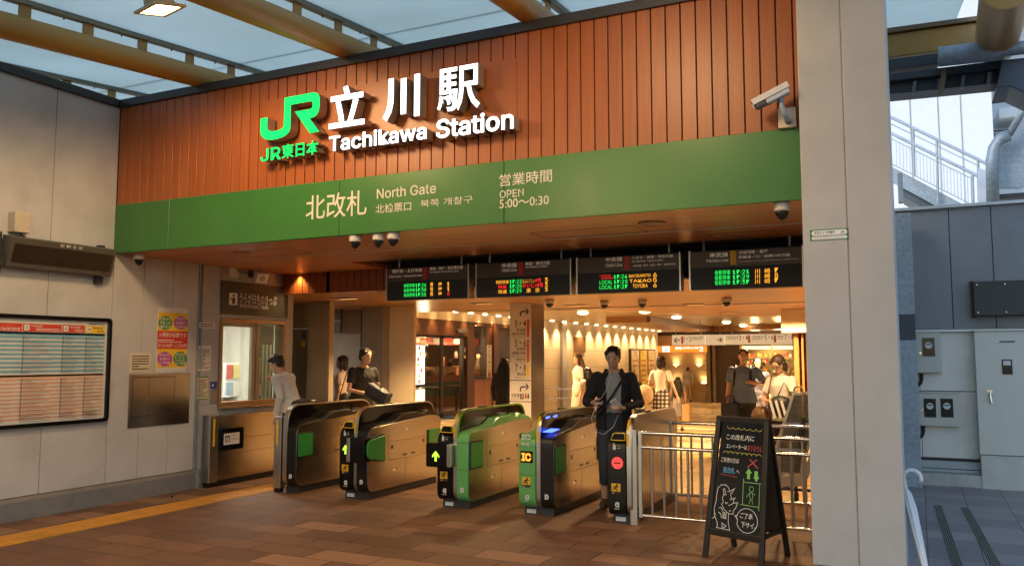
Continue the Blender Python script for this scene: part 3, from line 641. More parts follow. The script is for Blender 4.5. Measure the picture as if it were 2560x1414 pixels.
def bpt(x, y, dz=0.0): return Vector((x, 6.45, 4.585)) + BD * (y - 6.45) + Vector((0, 0, dz))
for x, wh in beams:
    t = thing('canopy_beam', 'tan tubular canopy beam ' + wh, 'beam', bpt(x, 6), 'tan tubular beams of the entrance canopy')
    mm = MB(); mm.tube([bpt(x, -6), bpt(x, 9.2)], .112, 28); mm.build('tube', M_tan, t, smooth=True)
    y = -5.6
    while y < 9:
        p = bpt(x, y); mm = MB(); mm.obox(p + Vector((0, 0, .165)), (.008, 0, 0), BD * .055, (0, 0, .065)); y += .62; mm.build('upstand', M_tan, t)
    mm = MB(); mm.bar(bpt(x, -6, .245), bpt(x, 9.2, .245), .075, .05); mm.build('rail', mat('rail_grey', (.19, .18, .13), .45), t)
    mm = MB(); mm.bar(bpt(x, -6, .285), bpt(x, 9.2, .285), .05, .016); mm.build('glazing_cap', mat('aluminium_cap', (.42, .46, .43), .35, .5), t)
    mm = MB(); y = -5.4
    while y < 9:
        for dy in (-.17, .17): p = bpt(x, y + dy, .214); mm.lathe([(.007, 0), (.007, -.018), (.004, -.022)], p, 8)
        y += .62
    mm.build('bolt', M_dark, t)
CN = thing('canopy_roof', 'frosted blue white canopy sheets resting on the tubular beams', 'canopy', bpt(-4, 3, .29))
xs = [-10.7] + [b[0] for b in beams] + [.72]
for a, b in zip(xs[:-1], xs[1:]):
    mm = MB(); mm.prism([(0, 0), (1, 0), (1, 1), (0, 1)], bpt(a + .03, -6, .262), Vector((b - a - .06, 0, 0)), bpt(0, 9.2 if b < .5 else 11.6) - bpt(0, -6), Vector((0, 0, .012)))
    mm.build('sheet', M_mem, CN)
mm = MB()
for y in (1.2, 4.0, 6.9):
    mm.bar(bpt(-10.7, y, .284), bpt(.72, y, .284), .022, .012)
mm.build('sheet_joint', mat('sheet_joint', (.5, .55, .56), .5), CN)

# ---------------------------------------------------------------- warm floodlights slung under the canopy
E_flood = emi('flood_glass', (1.0, 0.74, 0.36), 24.0)
def flood(label, p, aim, power, rs=.28, spot=R(168)):
    p = Vector(p); t = thing('floodlight', label, 'floodlight', p, 'floodlights slung under the canopy')
    d = Vector(aim).normalized(); s_ = d.cross(Z)
    s_ = s_.normalized() if s_.length > .01 else Vector((1, 0, 0)); n = s_.cross(d)
    mm = MB(); mm.obox(p - d * .09, s_ * .10, n * .075, d * .055)
    k = len(mm.v); q = [p - d * .035 + s_ * a * .10 + n * b * .075 for a, b in ((-1, -1), (1, -1), (1, 1), (-1, 1))] + [p + s_ * a * .155 + n * b * .125 for a, b in ((-1, -1), (1, -1), (1, 1), (-1, 1))]
    mm.add(q, [(0, 1, 5, 4), (1, 2, 6, 5), (2, 3, 7, 6), (3, 0, 4, 7), (0, 3, 2, 1)]); mm.build('housing', mat('flood_housing', (.46, .36, .20), .5), t, bevel=.004)
    mm = MB(); mm.ring([(-.165, -.135), (.165, -.135), (.165, .135), (-.165, .135)], [(-.132, -.102), (.132, -.102), (.132, .102), (-.132, .102)], p - d * .006, s_, n, d * .022); mm.build('rim', mat('flood_rim', (.52, .40, .22), .5), t, bevel=.003)
    mm = MB(); mm.obox(p + d * .002, s_ * .131, n * .101, d * .003); mm.build('lamp_glass', E_flood, t)
    mm = MB(); mm.bar(p - d * .1 + s_ * .11, p + s_ * .11 + Vector((0, 0, .42)), .03, .008); mm.bar(p - d * .1 - s_ * .11, p - s_ * .11 + Vector((0, 0, .42)), .03, .008); mm.bar(p - s_ * .11 + Vector((0, 0, .42)), p + s_ * .11 + Vector((0, 0, .42)), .03, .008); mm.tube([p + Vector((0, 0, .42)), p + Vector((0, 0, .75))], .015, 8); mm.build('bracket', M_tan, t)
    l = bpy.data.lights.new('flood_lamp', 'SPOT'); l.energy = power; l.color = (1.0, 0.63, 0.29); l.spot_size = spot; l.spot_blend = .35; l.shadow_soft_size = rs
    o = bpy.data.objects.new('flood_lamp', l); COL.objects.link(o); o.location = p + d * .03; o.rotation_euler = d.to_track_quat('-Z', 'Y').to_euler(); par(o, t)
fp = V(400, 22, 'y', 4.55)
flood('lit warm floodlight hanging below the canopy in front of the station sign', fp, (.05, .22, -1), 165)
flood('warm floodlight under the canopy nearest the pillar, above the bullet camera', (-1.95, 4.3, 4.40), (.02, .40, -1), 85)
flood('added warm fill floodlight out of view over the middle of the plaza', (-3.9, 1.6, 3.85), (-.05, .32, -1), 112)  # fill lamp added out of view to light the front and soften shadows

# ================================================================ things on the panelled wall
def wbox(mb, a, b, d0, d1, mi=0):
    """box on the side wall between two photographed corners, from d0 to d1 out of the wall"""
    p, q = V(*a, 'x', LX + d1), V(*b, 'x', LX + d1); return mb.box(LX + d0, LX + d1, p.y, q.y, p.z, q.z, mi)
def wtxt(mb, s, ll, ur, d, mi=0, bold=0.0): tp(mb, s, ll, ur, 'x', LX + d, Y, Z, mi=mi, bold=bold)
rnd = random.Random(3)
# --- framed train timetable
TT = thing('timetable_board', 'large framed train timetable with red and yellow headings on the side wall', 'timetable', (LX, 5.4, .9))
y0, y1, z0, z1 = 3.55, 6.285, .898, 2.012
out = rpoly([(y0, z0, .05), (y1, z0, .05), (y1, z1, .05), (y0, z1, .05)]); inn = rpoly([(y0 + .04, z0 + .04, .02), (y1 - .04, z0 + .04, .02), (y1 - .04, z1 - .04, .02), (y0 + .04, z1 - .04, .02)])
m = MB(); m.ring(out, inn, (LX + .001, 0, 0), Y, Z, (.055, 0, 0)); m.build('frame', M_gloss, TT, bevel=.006)
m = MB(); m.box(LX + .001, LX + .022, y0 + .03, y1 - .03, z0 + .03, z1 - .03); m.build('sheet', mat('timetable_paper', (.60, .57, .52), .35), TT)
M_tb, M_to = mat('timetable_blue', (.15, .36, .43), .4), mat('timetable_orange', (.62, .33, .17), .4)
M_tr = mat('timetable_red', (.55, .06, .03), .4)
d = LX + .0226
cols = [(3.65, 4.30), (4.31, 4.98), (4.99, 5.30), (5.31, 5.70), (5.706, 5.975), (5.981, 6.215)]
cols = [(3.65, 4.45), (4.46, 5.28), (5.287, 5.705), (5.712, 5.975), (5.98, 6.215)]
hz = (1.845, 1.925)
red, yel, blu, org, blk, rdk, wht = MB(), MB(), MB(), MB(), MB(), MB(), MB()
for i, (a, b) in enumerate(cols): (yel if i == 4 else red).box(d, d + .001, a, b - .003, *hz)
bz = 1.842
for k in range(20):
    zz0 = bz - (k + 1) * .0212
    if k % 2 == 0: blu.box(d, d + .001, 3.65, 6.215, zz0, zz0 + (.0212 if k else .0212))
blu.box(d, d + .001, 3.65, 6.215, bz - .036, bz - .0005)
oz = bz - 20 * .0212 - .002
for k in range(23):
    zz0 = oz - (k + 1) * .0192
    if k % 2 == 0: org.box(d, d + .001, 3.65, 6.215, zz0, zz0 + .0185)
org.box(d, d + .001, 3.65, 6.215, oz - .030, oz - .0005)
e = d + .0016
for i, (a, b) in enumerate(cols):
    for sec, n, top, rh in ((0, 18, bz - .036, .0212), (1, 21, oz - .034, .0192)):
        for r in range(n):
            zc = top - (r + .5) * rh
            blk.quad((e, a + .005, zc - .005), (e, a + .022, zc - .005), (e, a + .022, zc + .006), (e, a + .005, zc + .006))
            cnt = int((b - a) / .0245 * rnd.uniform(.35, .8)) if 2 < r < n - 2 else rnd.randint(2, 5)
            for c in range(cnt):
                yy = a + .036 + c * .0235
                if yy > b - .03: break
                mb = rdk if rnd.random() < (.22 if i < 3 else .05) else blk
                hh = .0045 if mb is blk else .0065
                mb.quad((e, yy, zc - hh), (e, yy + .0125, zc - hh), (e, yy + .0125, zc + hh * .6), (e, yy, zc + hh * .6))
    for r in range(4):
        dashes(blk, (e, a + .01, 0.95 + r * .018), Y, Z, b - a - .04, .014, 1, rnd, fill=.85, lh=.4)
    text(wht if i < 4 else blk, '中央線' if i < 4 else '南武線', (e, a + .085 if i > 1 else a + .11, 1.892), Y, Z, h=.020, w=.12, bold=.01)
    dashes(wht if i < 4 else blk, (e, a + .14, 1.853), Y, Z, b - a - .16, .03, 2, rnd, fill=1, lh=.45)
    q = rpoly([(a + .012, 1.857, .01), (a + .068, 1.857, .01), (a + .068, 1.915, .01), (a + .012, 1.915, .01)])
    wht.prism(q, (e, 0, 0), Y, Z, (.0008, 0, 0))
    text(blk, 'JC' if i < 4 else 'JN', (e + .0012, a + .024, 1.872), Y, Z, h=.028, w=.032, bold=.01)
dashes(blk, (e, 6.02, 1.935), Y, Z, .19, .018, 1, rnd, fill=1)
red.build('heading_red', M_tr, TT); yel.build('heading_yellow', M_yel, TT); blu.build('row_band_blue', M_tb, TT); org.build('row_band_orange', M_to, TT); blk.build('print', M_ink, TT); rdk.build('print_red', M_red, TT); wht.build('print_white', M_offwhite, TT)

# --- slanted LED notice display
ND = thing('notice_display', 'dark slanted notice display mounted high on the side wall, switched off', 'display board', (LX, 5.7, 2.6))
A = [V(30, 590, 'x', LX + .20), V(291, 634, 'x', LX + .20), V(279, 690, 'x', LX + .13), V(19, 672, 'x', LX + .13)]
ya, yb = A[0].y, A[1].y
m = MB(); m.prism(rpoly([(.05, 2.50, .01), (.13, 2.455, .012), (.215, 2.745, .012), (.06, 2.775, .01)]), (LX, ya, 0), X, Z, (0, yb - ya, 0)); m.build('casing', mat('display_casing', (.075, .065, .055), .45), ND, bevel=.003)
n_ = Vector((.29, 0, -.085)).normalized(); sl = Vector((.085, 0, .29)).normalized(); o_ = Vector((LX + .13, 0, 2.455))
m = MB(); p = o_ + sl * .055 + n_ * .0015; m.prism([(0, 0), (yb - ya - .07, 0), (yb - ya - .07, .185), (0, .185)], (p.x, ya + .035, p.z), Y, sl, n_ * .004); m.build('led_screen', mat('dead_led_screen', (.018, .011, .008), .3, bump=.2, bscale=300), ND)
m = MB(); p = o_ + sl * .257 + n_ * .002; text(m, 'お 知 ら せ', (p.x, ya + .50, p.z), Y, sl, h=.034, w=.25, bold=.02); m.build('lettering', M_offwhite, ND)
m = MB(); m.box(LX, LX + .06, ya - .07, ya - .005, 2.40, 2.80); m.box(LX, LX + .10, ya - .06, ya - .001, 2.46, 2.56); m.box(LX, LX + .06, yb - .12, yb - .04, 2.38, 2.455); m.box(LX, LX + .06, yb - .10, yb - .03, 2.775, 2.80); m.build('bracket', M_dark, ND, bevel=.004)
JB = thing('junction_box', 'beige junction box with a drooping black cable above the notice display', 'junction box', V(45, 555, 'x', LX))
m = MB(); wbox(m, (36, 578), (78, 534), 0, .11); m.build('box', mat('beige_steel_box', (.52, .44, .33), .4), JB, bevel=.006)
m = MB()
for a in ((43, 541), (71, 544), (42, 571), (70, 572)): p = V(*a, 'x', LX + .11); m.tube([p, p + X * .003], .006, 8)
m.build('screw', M_steel2, JB)
m = MB(); p = V(50, 580, 'x', LX + .07); m.tube([p, p + Vector((0, .02, -.03)), p + Vector((.01, .08, -.075)), p + Vector((.02, .2, -.085)), p + Vector((.02, .45, -.075)), p + Vector((.02, .7, -.10)), p + Vector((.0, .95, -.07)), p + Vector((-.03, 1.1, -.09))], .009, 8); m.build('cable', M_rubber, JB, smooth='all')

# --- steel meter cabinet, poster, notices
CB = thing('steel_cabinet', 'brushed steel wall cabinet with two doors below the colourful poster', 'cabinet', V(398, 1000, 'x', LX))
m = MB(); wbox(m, (319, 1070), (476, 932), 0, .012); m.build('face_plate', M_steel, CB, bevel=.002)
p0, p1 = V(327, 1040, 'x', LX), V(435, 941, 'x', LX); pm = V(370, 990, 'x', LX).y
m = MB(); m.box(LX + .0121, LX + .014, p0.y, pm - .003, p0.z, p1.z); m.build('door', M_steel, CB); m = MB(); m.box(LX + .0121, LX + .014, pm + .003, p1.y, p0.z, p1.z); dr = m.build('door', M_steel, CB)
m = MB(); m.box(LX + .012, LX + .0128, p0.y - .008, p1.y + .008, p0.z - .008, p1.z + .008); m.build('door_gap', M_ink, CB)
m = MB(); m.lathe([(.012, 0), (.012, .006), (.006, .009)], (LX + .014, pm - .03, 1.10), 12, axis=(1, 0, 0)); m.build('lock', M_chrome, CB, smooth=True)
PO = thing('poster', 'colourful admission ticket poster with green and pink bubbles on yellow above the steel cabinet', 'poster', V(430, 850, 'x', LX))
m = MB(); wbox(m, (389, 930), (469, 772), 0.001, .003); m.build('paper', M_paper, PO)
Q = lambda u_, v_: V(381 + u_ / 5.05, 760 + v_ / 5.05, 'x', LX + .0035)
m = MB(); a, b = Q(55, 800), Q(452, 120); m.box(LX + .0031, LX + .0036, a.y, b.y, a.z, b.z); m.build('yellow_ground', M_yel, PO)
m = MB(); a, b = Q(57, 562), Q(450, 345); m.box(LX + .0037, LX + .0041, a.y, b.y, a.z, b.z); m.build('red_band', M_red, PO)
M_pg, M_pp = mat('poster_green', (.05, .22, .05), .5), mat('poster_pink', (.48, .06, .32), .5)
g, pk, tx = MB(), MB(), MB()
for (mb, cx, cy, rx, ry, rows) in ((g, 163, 235, 92, 92, ('改札から', '改札への', '通り抜け')), (pk, 358, 235, 92, 88, ('改札内で', 'お見送り', '待ち合わせ')), (pk, 155, 690, 98, 95, ('改札内の', 'お店の', 'ご利用')), (g, 352, 690, 92, 98, ('改札内の', 'トイレ', 'コインロッカー', 'のご利用'))):
    poly = []
    for k in range(96):
        t_ = 2 * math.pi * k / 96; rr = .88 + .12 * abs(math.sin(7 * t_))
        q = Q(cx + rx * rr * math.cos(t_), cy + ry * rr * math.sin(t_)); poly.append((q.y, q.z))
    mb.prism(poly, (LX + .0042, 0, 0), Y, Z, (.0004, 0, 0))
    for i, s in enumerate(rows):
        n = len(rows); yy = cy + (i - (n - 1) / 2) * 150 / n; a, b = Q(cx - 66, yy + 17), Q(cx + 66, yy - 19)
        text(tx, s, (LX + .005, a.y, a.z), Y, Z, h=b.z - a.z, w=b.y - a.y, bold=.02)
for s, a, b in (('入場券が必要です！', (75, 415), (440, 362)), ('おとな140円・こども70円', (68, 545), (432, 500))):
    p, q = Q(*a), Q(*b); text(tx, s, (LX + .005, p.y, p.z), Y, Z, h=q.z - p.z, w=q.y - p.y, bold=.015)
p = Q(66, 485); dashes(tx, (LX + .005, p.y, p.z), Y, Z, .36, .045, 2, rnd, fill=1, lh=.5)
g.build('green_bubble', M_pg, PO); pk.build('pink_bubble', M_pp, PO); tx.build('lettering', M_paper, PO)
def notice(label, a, b, rows, paper=M_paper, bands=None, cat='notice', word=(.03, .1)):
    t = thing('notice', label, cat, V((a[0] + b[0]) / 2, (a[1] + b[1]) / 2, 'x', LX), 'notices taped to the side wall')
    mm = MB(); wbox(mm, a, b, .001, .003); mm.build('paper', paper, t)
    p, q = V(*a, 'x', LX), V(*b, 'x', LX); w, h = q.y - p.y, q.z - p.z
    mm = MB(); dashes(mm, (LX + .0036, p.y + w * .1, p.z + h * .1), Y, Z, w * .8, h * .78, rows, rnd, fill=1, word=word); mm.build('print', M_ink, t)
    if bands:
        mm = MB(); mm.box(LX + .0031, LX + .0035, p.y, q.y, q.z - h * .06, q.z); mm.box(LX + .0031, LX + .0035, p.y, q.y, p.z, p.z + h * .04); mm.build('colour_band', bands, t)
notice('cream notice beside the bottom corner of the colourful poster', (323, 930), (378, 881), 6, mat('cream_paper', (.66, .56, .37), .6))
notice('white printed notice beside the ticket window, above the green edged one', (491, 927), (528, 864), 14)
notice('cream notice with green edges beside the ticket window', (489, 999), (520, 940), 10, mat('cream_paper', (.66, .56, .37), .6), M_pg)
notice('two thin label strips high on the wall beside the ticket window', (498, 819), (537, 806), 2)
IC_ = thing('intercom', 'small blue assistance intercom panel beside the ticket window', 'intercom', V(535, 970, 'x', LX))
m = MB(); wbox(m, (526, 1006), (544, 972), 0, .014); m.build('plate', mat('intercom_grey', (.25, .20, .16), .4), IC_, bevel=.003)
m = MB(); wbox(m, (527, 971), (543, 953), 0, .012); m.build('blue_plate', mat('intercom_blue', (.03, .05, .22), .4), IC_, bevel=.002)
m = MB(); wbox(m, (530, 966), (534, 959), .0121, .013); m.build('symbol', M_offwhite, IC_)

# --- dark sign over the window
WS = thing('window_sign', 'dark sign for white backed tickets with a staff pictogram above the ticket window', 'sign', V(632, 750, 'x', LX))
m = MB(); p, q = V(550, 795, 'x', LX), V(715, 703, 'x', LX)
m.box(LX + .001, LX + .03, p.y, q.y + .02, 2.135, 2.565); m.build('panel', M_signgrey, WS, bevel=.003)
m = MB(); wbox(m, (573, 761), (594, 733), .0301, .0325); m.build('pictogram_field', M_offwhite, WS)
m = MB(); c = V(584, 748, 'x', LX + .0335); r = .016
m.prism([(c.y + .0 + r * math.cos(k * .5236), c.z + .045 + r * math.sin(k * .5236)) for k in range(12)], (LX + .0326, 0, 0), Y, Z, (.001, 0, 0))
m.box(LX + .0326, LX + .0336, c.y - .020, c.y + .022, c.z + .058, c.z + .066); m.box(LX + .0326, LX + .0336, c.y - .024, c.y + .03, c.z - .058, c.z + .022); m.box(LX + .0326, LX + .0336, c.y - .052, c.y - .022, c.z - .01, c.z + .004); m.box(LX + .0326, LX + .0336, c.y - .056, c.y - .043, c.z - .008, c.z + .03); m.build('pictogram', M_ink, WS)
m = MB(); wtxt(m, 'うらが白色のきっぷ', (599, 757), (692, 739), .0332, bold=.005)
a = V(599, 768, 'x', LX + .033); b = V(671, 768, 'x', LX + .033); text(m, 'White Backed Tickets', (a.x, a.y, a.z), Y, Z, h=.058, w=b.y - a.y); m.build('lettering', M_offwhite, WS)
SP = thing('loudspeaker', 'small white loudspeaker tilted on a bracket above the ticket window sign', 'speaker', V(652, 695, 'x', LX))
c = V(652, 692, 'x', LX + .17); m = MB(); fw_ = Vector((.75, -.25, -.45)).normalized(); sd_ = fw_.cross(Z).normalized(); up_ = sd_.cross(fw_)
m.obox(c, sd_ * .085, up_ * .068, fw_ * .05); m.build('box', M_white, SP, bevel=.01, seg=3)
m = MB(); m.lathe([(.042, 0), (.042, .003), (.03, .002), (0, .002)], c + fw_ * .0505, 20, axis=fw_); m.build('grille', mat('speaker_grille', (.38, .36, .33), .6), SP)
m = MB(); m.bar(c - fw_ * .05, (LX, c.y - .02, c.z + .05), .03, .012); m.box(LX, LX + .012, c.y - .06, c.y + .03, c.z + .0, c.z + .1); m.build('bracket', M_dark, SP)
m = MB(); wbox(m, (574, 690), (597, 671), 0, .05); wb = m.build('junction_box', M_camw, bevel=.004); tag(wb, 'small square junction box wired to the loudspeaker over the ticket window', 'junction box')
m = MB(); p = V(592, 674, 'x', LX + .05); m.tube([p, p + Vector((.0, .08, -.03)), p + Vector((.01, .2, -.02)), (c.x - .06, c.y - .04, c.z + .03)], .006, 6); cbl = m.build('cable', M_rubber, smooth='all'); tag(cbl, 'black cable running from the junction box to the loudspeaker', 'cable')

# --- ticket window
TW = thing('ticket_window', 'staffed ticket window with a tan frame and sliding panes in the side wall', 'window', (LX, 8.5, 1.5))
M_wf = mat('window_frame_tan', (.36, .23, .12), .35, .55)
wy0, wy1, wz0, wz1 = 7.90, 9.12, .97, 2.085
m = MB(); m.ring([(wy0, wz0), (wy1, wz0), (wy1, wz1), (wy0, wz1)], [(wy0 + .045, wz0 + .05), (wy1 - .045, wz0 + .05), (wy1 - .045, wz1 - .045), (wy0 + .045, wz1 - .045)], (LX - .14, 0, 0), Y, Z, (.155, 0, 0)); m.build('frame', M_wf, TW, bevel=.004)
ym = 8.62
m = MB(); m.box(LX - .10, LX - .02, ym - .035, ym + .035, wz0 + .05, wz1 - .045); m.box(LX - .08, LX - .03, ym - .11, ym - .05, wz0 + .05, wz1 - .045); m.box(LX - .08, LX - .03, wy0 + .045, ym - .11, wz1 - .10, wz1 - .0451); m.build('mullion', mat('window_grey_frame', (.30, .27, .22), .35, .6), TW, bevel=.003)
m = MB(); m.box(LX - .062, LX - .056, ym + .035, wy1 - .045, wz0 + .05, wz1 - .045); m.build('pane', glassmat('window_glass', (.55, .62, .56), .82), TW)
m = MB(); m.box(LX - .30, LX + .06, wy0 - .01, wy1 + .01, wz0 - .035, wz0 - .001); m.build('sill', M_wf, TW, bevel=.004)
M_stk = mat('green_sticker', (.04, .30, .08), .5)
m = MB(); m.box(LX - .055, LX - .053, ym + .05, ym + .10, 1.23, 1.62); m.build('green_sticker', M_stk, TW)
m = MB(); m.box(LX - .055, LX - .053, ym + .05, ym + .10, 1.07, 1.228); m.build('white_sticker', M_paper, TW)
m = MB(); m.box(LX - .0528, LX - .052, ym + .060, ym + .09, 1.25, 1.26)
for k in range(9): m.box(LX - .0528, LX - .0524, ym + .062, ym + .088, 1.27 + k * .036, 1.295 + k * .036)
m.build('sticker_print', M_paper, TW)
# room behind
RM = thing('ticket_office', 'bright white ticket office room seen through the open ticket window', 'room', (LX - 1.2, 8.6, 1.2))
m = MB(); a, b = LX - 2.4, LX - .21
m.box(a - .05, a, 7.2, 10.7, 0, 2.6); m.box(a, b, 7.15, 7.2, 0, 2.6); m.box(a, -9.28, 10.6, 10.65, 0, 2.6); m.bar((-8.10, 9.27, 1.3), (-9.30, 10.66, 1.3), .04, 2.6); m.build('wall', mat('office_wall', (.75, .74, .66), .5), RM)
m = MB(); m.box(a, b, 7.2, 10.6, 2.6, 2.65); m.build('ceiling', M_white, RM); m = MB(); m.box(a, b, 7.2, 10.6, .0, .02); m.build('floor', M_skirt, RM)
m = MB(); m.box(a + .001, a + .22, V(596, 900, 'x', a + .2).y, V(609, 900, 'x', a + .2).y, 0.02, 2.6); m.build('column', M_white, RM)
ol = bpy.data.lights.new('office_lamp', 'AREA'); ol.energy = 34; ol.size = .7; ol.color = (1, .97, .82); oo = bpy.data.objects.new('office_lamp', ol); COL.objects.link(oo); oo.location = (LX - 1.1, 8.8, 2.58); par(oo, RM)
m = MB(); m.box(LX - 1.45, LX - .75, 8.45, 9.15, 2.585, 2.599); m.build('ceiling_lamp', emi('office_lamp_glow', (1, .95, .80), 3.0), RM)
CT = thing('counter_desk', 'counter desk behind the ticket window', 'desk', (LX - .6, 8.5, .9))
m = MB(); m.box(LX - .85, LX - .301, 7.4, 10.2, .90, .94); m.build('top', M_panel, CT); m = MB(); m.box(LX - .82, LX - .33, 7.45, 10.1, .0, .9); m.build('base', M_panel_grey, CT)
TR = thing('document_tray', 'clear plastic document tray on the ticket counter', 'tray', (LX - .5, 8.55, .94))
m = MB(); m.box(LX - .62, LX - .36, 8.36, 8.66, .941, 1.00); m.build('base', glassmat('tray_plastic', (.5, .52, .45), .4), TR); m = MB()
for k in range(5): m.box(LX - .60, LX - .38, 8.38, 8.64, 1.002 + k * .012, 1.008 + k * .012)
m.build('paper', M_paper, TR)
RKY = V(563, 940, 'x', LX - 1.58).y
RK = thing('leaflet_rack', 'leaflet rack with red topped brochures inside the ticket office', 'rack', (LX - 1.7, 8.6, 1.2))
m = MB(); m.box(LX - 1.62, LX - 1.58, RKY, RKY + .30, .95, 1.50); m.build('back', M_white, RK)
for k, (c_, n_) in enumerate((((.50, .12, .09), 'red'), ((.62, .56, .22), 'yellow'), ((.30, .40, .48), 'blue'), ((.68, .66, .58), 'cream'))):
    m = MB(); m.box(LX - 1.575, LX - 1.56, RKY + .02 + (k % 2) * .14, RKY + .14 + (k % 2) * .14, 1.26 - (k // 2) * .27, 1.47 - (k // 2) * .27); m.build('leaflet', mat('leaflet_' + n_, c_, .5), RK)
WP = thing('wall_poster', 'yellow headed poster on the back wall of the ticket office', 'poster', (LX - 2.39, 10.2, 1.4))
m = MB(); WPY = V(615, 900, 'x', a).y; m.box(a + .001, a + .004, WPY, WPY + .32, 1.12, 1.66); m.build('paper', M_paper, WP); m = MB(); m.box(a + .0041, a + .006, WPY, WPY + .32, 1.54, 1.66); m.box(a + .0041, a + .006, WPY, WPY + .32, 1.12, 1.20); m.build('yellow_band', M_yel, WP)
BL = thing('window_blind', 'pale rolled blind and vertical slats behind the fixed pane of the ticket window', 'blind', (LX - .2, 8.9, 1.8))
m = MB(); m.box(LX - .17, LX - .16, ym + .04, wy1 - .05, 1.76, 2.03); m.build('roller_blind', mat('blind_cream', (.55, .47, .30), .6), BL)
m = MB()
for k in range(5): m.box(LX - .26, LX - .20, ym + .16 + k * .075, ym + .19 + k * .075, 1.0, 2.05)
m.build('slat', mat('blind_slat', (.34, .28, .16), .5), BL)

# --- wide lane barrier parked against the wall
BR = thing('barrier_panel', 'brushed steel side barrier with a wheelchair notice below the ticket window', 'barrier', (LX + .1, 8.4, 0))
bx = LX + .14
p, q = V(545, 1037, 'x', bx), V(691, 1030, 'x', bx)
ys, ye = p.y, V(690, 1100, 'x', bx).y
m = MB(); m.box(LX + .03, bx, ys + .0, ye, .075, .865); m.build('panel', M_steel, BR, bevel=.004)
m = MB(); m.box(bx + .0005, bx + .004, ys + .02, ye, .565, .569); m.box(bx + .0005, bx + .004, ys + .02, ye, .385, .389); m.box(bx + .0005, bx + .004, ys + .43, ys + .434, .39, .565); m.build('seam', M_ink, BR)
m = MB(); m.box(LX + .03, bx + .02, ys - .14, ys - .004, .06, .875); m.build('post', M_steel2, BR, bevel=.006)
m = MB(); m.box(LX + .05, bx - .01, ys - .12, ye, .0, .074); m.build('base', M_black, BR)
m = MB(); m.box(bx + .0201, bx + .023, ys - .09, ys - .062, .50, .83); m.build('yellow_strip', M_yel, BR)
a, b = V(549, 1126, 'x', bx), V(606, 1066, 'x', bx)
m = MB(); m.prism(rpoly([(a.y, a.z, .03), (b.y, a.z, .03), (b.y, b.z, .03), (a.y, b.z, .03)]), (bx + .001, 0, 0), Y, Z, (.03, 0, 0)); m.build('notice_holder', M_gloss, BR, bevel=.004)
a, b = V(559, 1112, 'x', bx + .032), V(599, 1079, 'x', bx + .032)
m = MB(); m.box(bx + .0311, bx + .033, a.y, b.y, a.z, b.z); m.build('notice_card', M_paper, BR)
m = MB(); w_ = b.y - a.y; m.box(bx + .0331, bx + .0336, a.y + .02, a.y + .10, a.z + .035, b.z - .03); m.build('symbol_field', M_ink, BR)
m = MB(); text(m, '♿', (bx + .0345, a.y + .030, a.z + .045), Y, Z, h=b.z - a.z - .095, w=.058); m.build('symbol', M_paper, BR)
m = MB(); text(m, 'うらが', (bx + .0345, a.y + .12, a.z + .10), Y, Z, h=.026, w=.08); text(m, '白色のきっぷ', (bx + .0345, a.y + .12, a.z + .05), Y, Z, h=.026, w=.16); m.build('lettering', M_ink, BR)
ob_ = MB(); ob_.lathe([(.012, 0), (.016, .006), (.012, .016), (.004, .02)], V(430, 1242, 'z', 0.005), 8); o = ob_.build('pebble', M_ink, smooth='all'); tag(o, 'tiny dark pebble on the pavement beside the yellow tactile strip', 'pebble')

# ================================================================ ticket gates
M_gg = mat('gate_green', (.115, .36, .10), .35)
M_lime = mat('gate_lime_edge', (.13, .26, .008), .35)
M_flap = mat('flap_green', (.035, .27, .045), .32)
M_ylabel = mat('yellow_label', (.80, .42, .006), .45)
M_lab = mat('gate_label_white', (.62, .62, .60), .5)
E_arrow = emi('arrow_display', (.45, 1.0, .05), 1.1)
E_icd = emi('ic_display', (1.0, .30, .03), 1.2)
E_stop = emi('stop_display', (1.0, .05, .04), 1.1)
E_blue = emi('gate_blue_lamp', (.05, .10, 1.0), 3.0)
M_scr = mat('screen_dark_glass', (.010, .006, .004), .12, spec=.25)
GY = 7.745
half = rpoly([(0, .075, .12), (0, .80, .13), (.55, .845, .05), (.72, .915, .04), (1.06, .925, .02), (1.10, .895, .01), (1.20, .90, .01), (1.26, .935, .02), (1.38, .91, .02), (1.60, .86, .10), (1.60, .075, .12)], 8)
halfp = rpoly([(.012, .085, .115), (.012, .79, .125), (.7, .83, .3), (1.30, .87, .2), (1.588, .845, .10), (1.588, .085, .115)], 8)
crown = rpoly([(.02, .075, .12), (.02, 1.03, .22), (1.72, 1.03, .22), (1.60, .075, .12)], 10)
def inset(poly, d):
    n = len(poly); out = []
    for i in range(n):
        a, b, c = Vector(poly[i - 1]), Vector(poly[i]), Vector(poly[(i + 1) % n])
        t_ = (c - a); t_ = t_.normalized() if t_.length > 1e-6 else Vector((1, 0)); nn = Vector((-t_.y, t_.x)); out.append(b + nn * d)
    ctr = sum((Vector(p) for p in poly), Vector((0, 0))) / n
    if (out[0] - ctr).length > (Vector(poly[0]) - ctr).length: return inset2(poly, -d)
    return [tuple(p) for p in out]
def inset2(poly, d):
    n = len(poly); out = []
    for i in range(n):
        a, b, c = Vector(poly[i - 1]), Vector(poly[i]), Vector(poly[(i + 1) % n]); t_ = (c - a).normalized(); out.append(b + Vector((-t_.y, t_.x)) * d)
    return [tuple(p) for p in out]
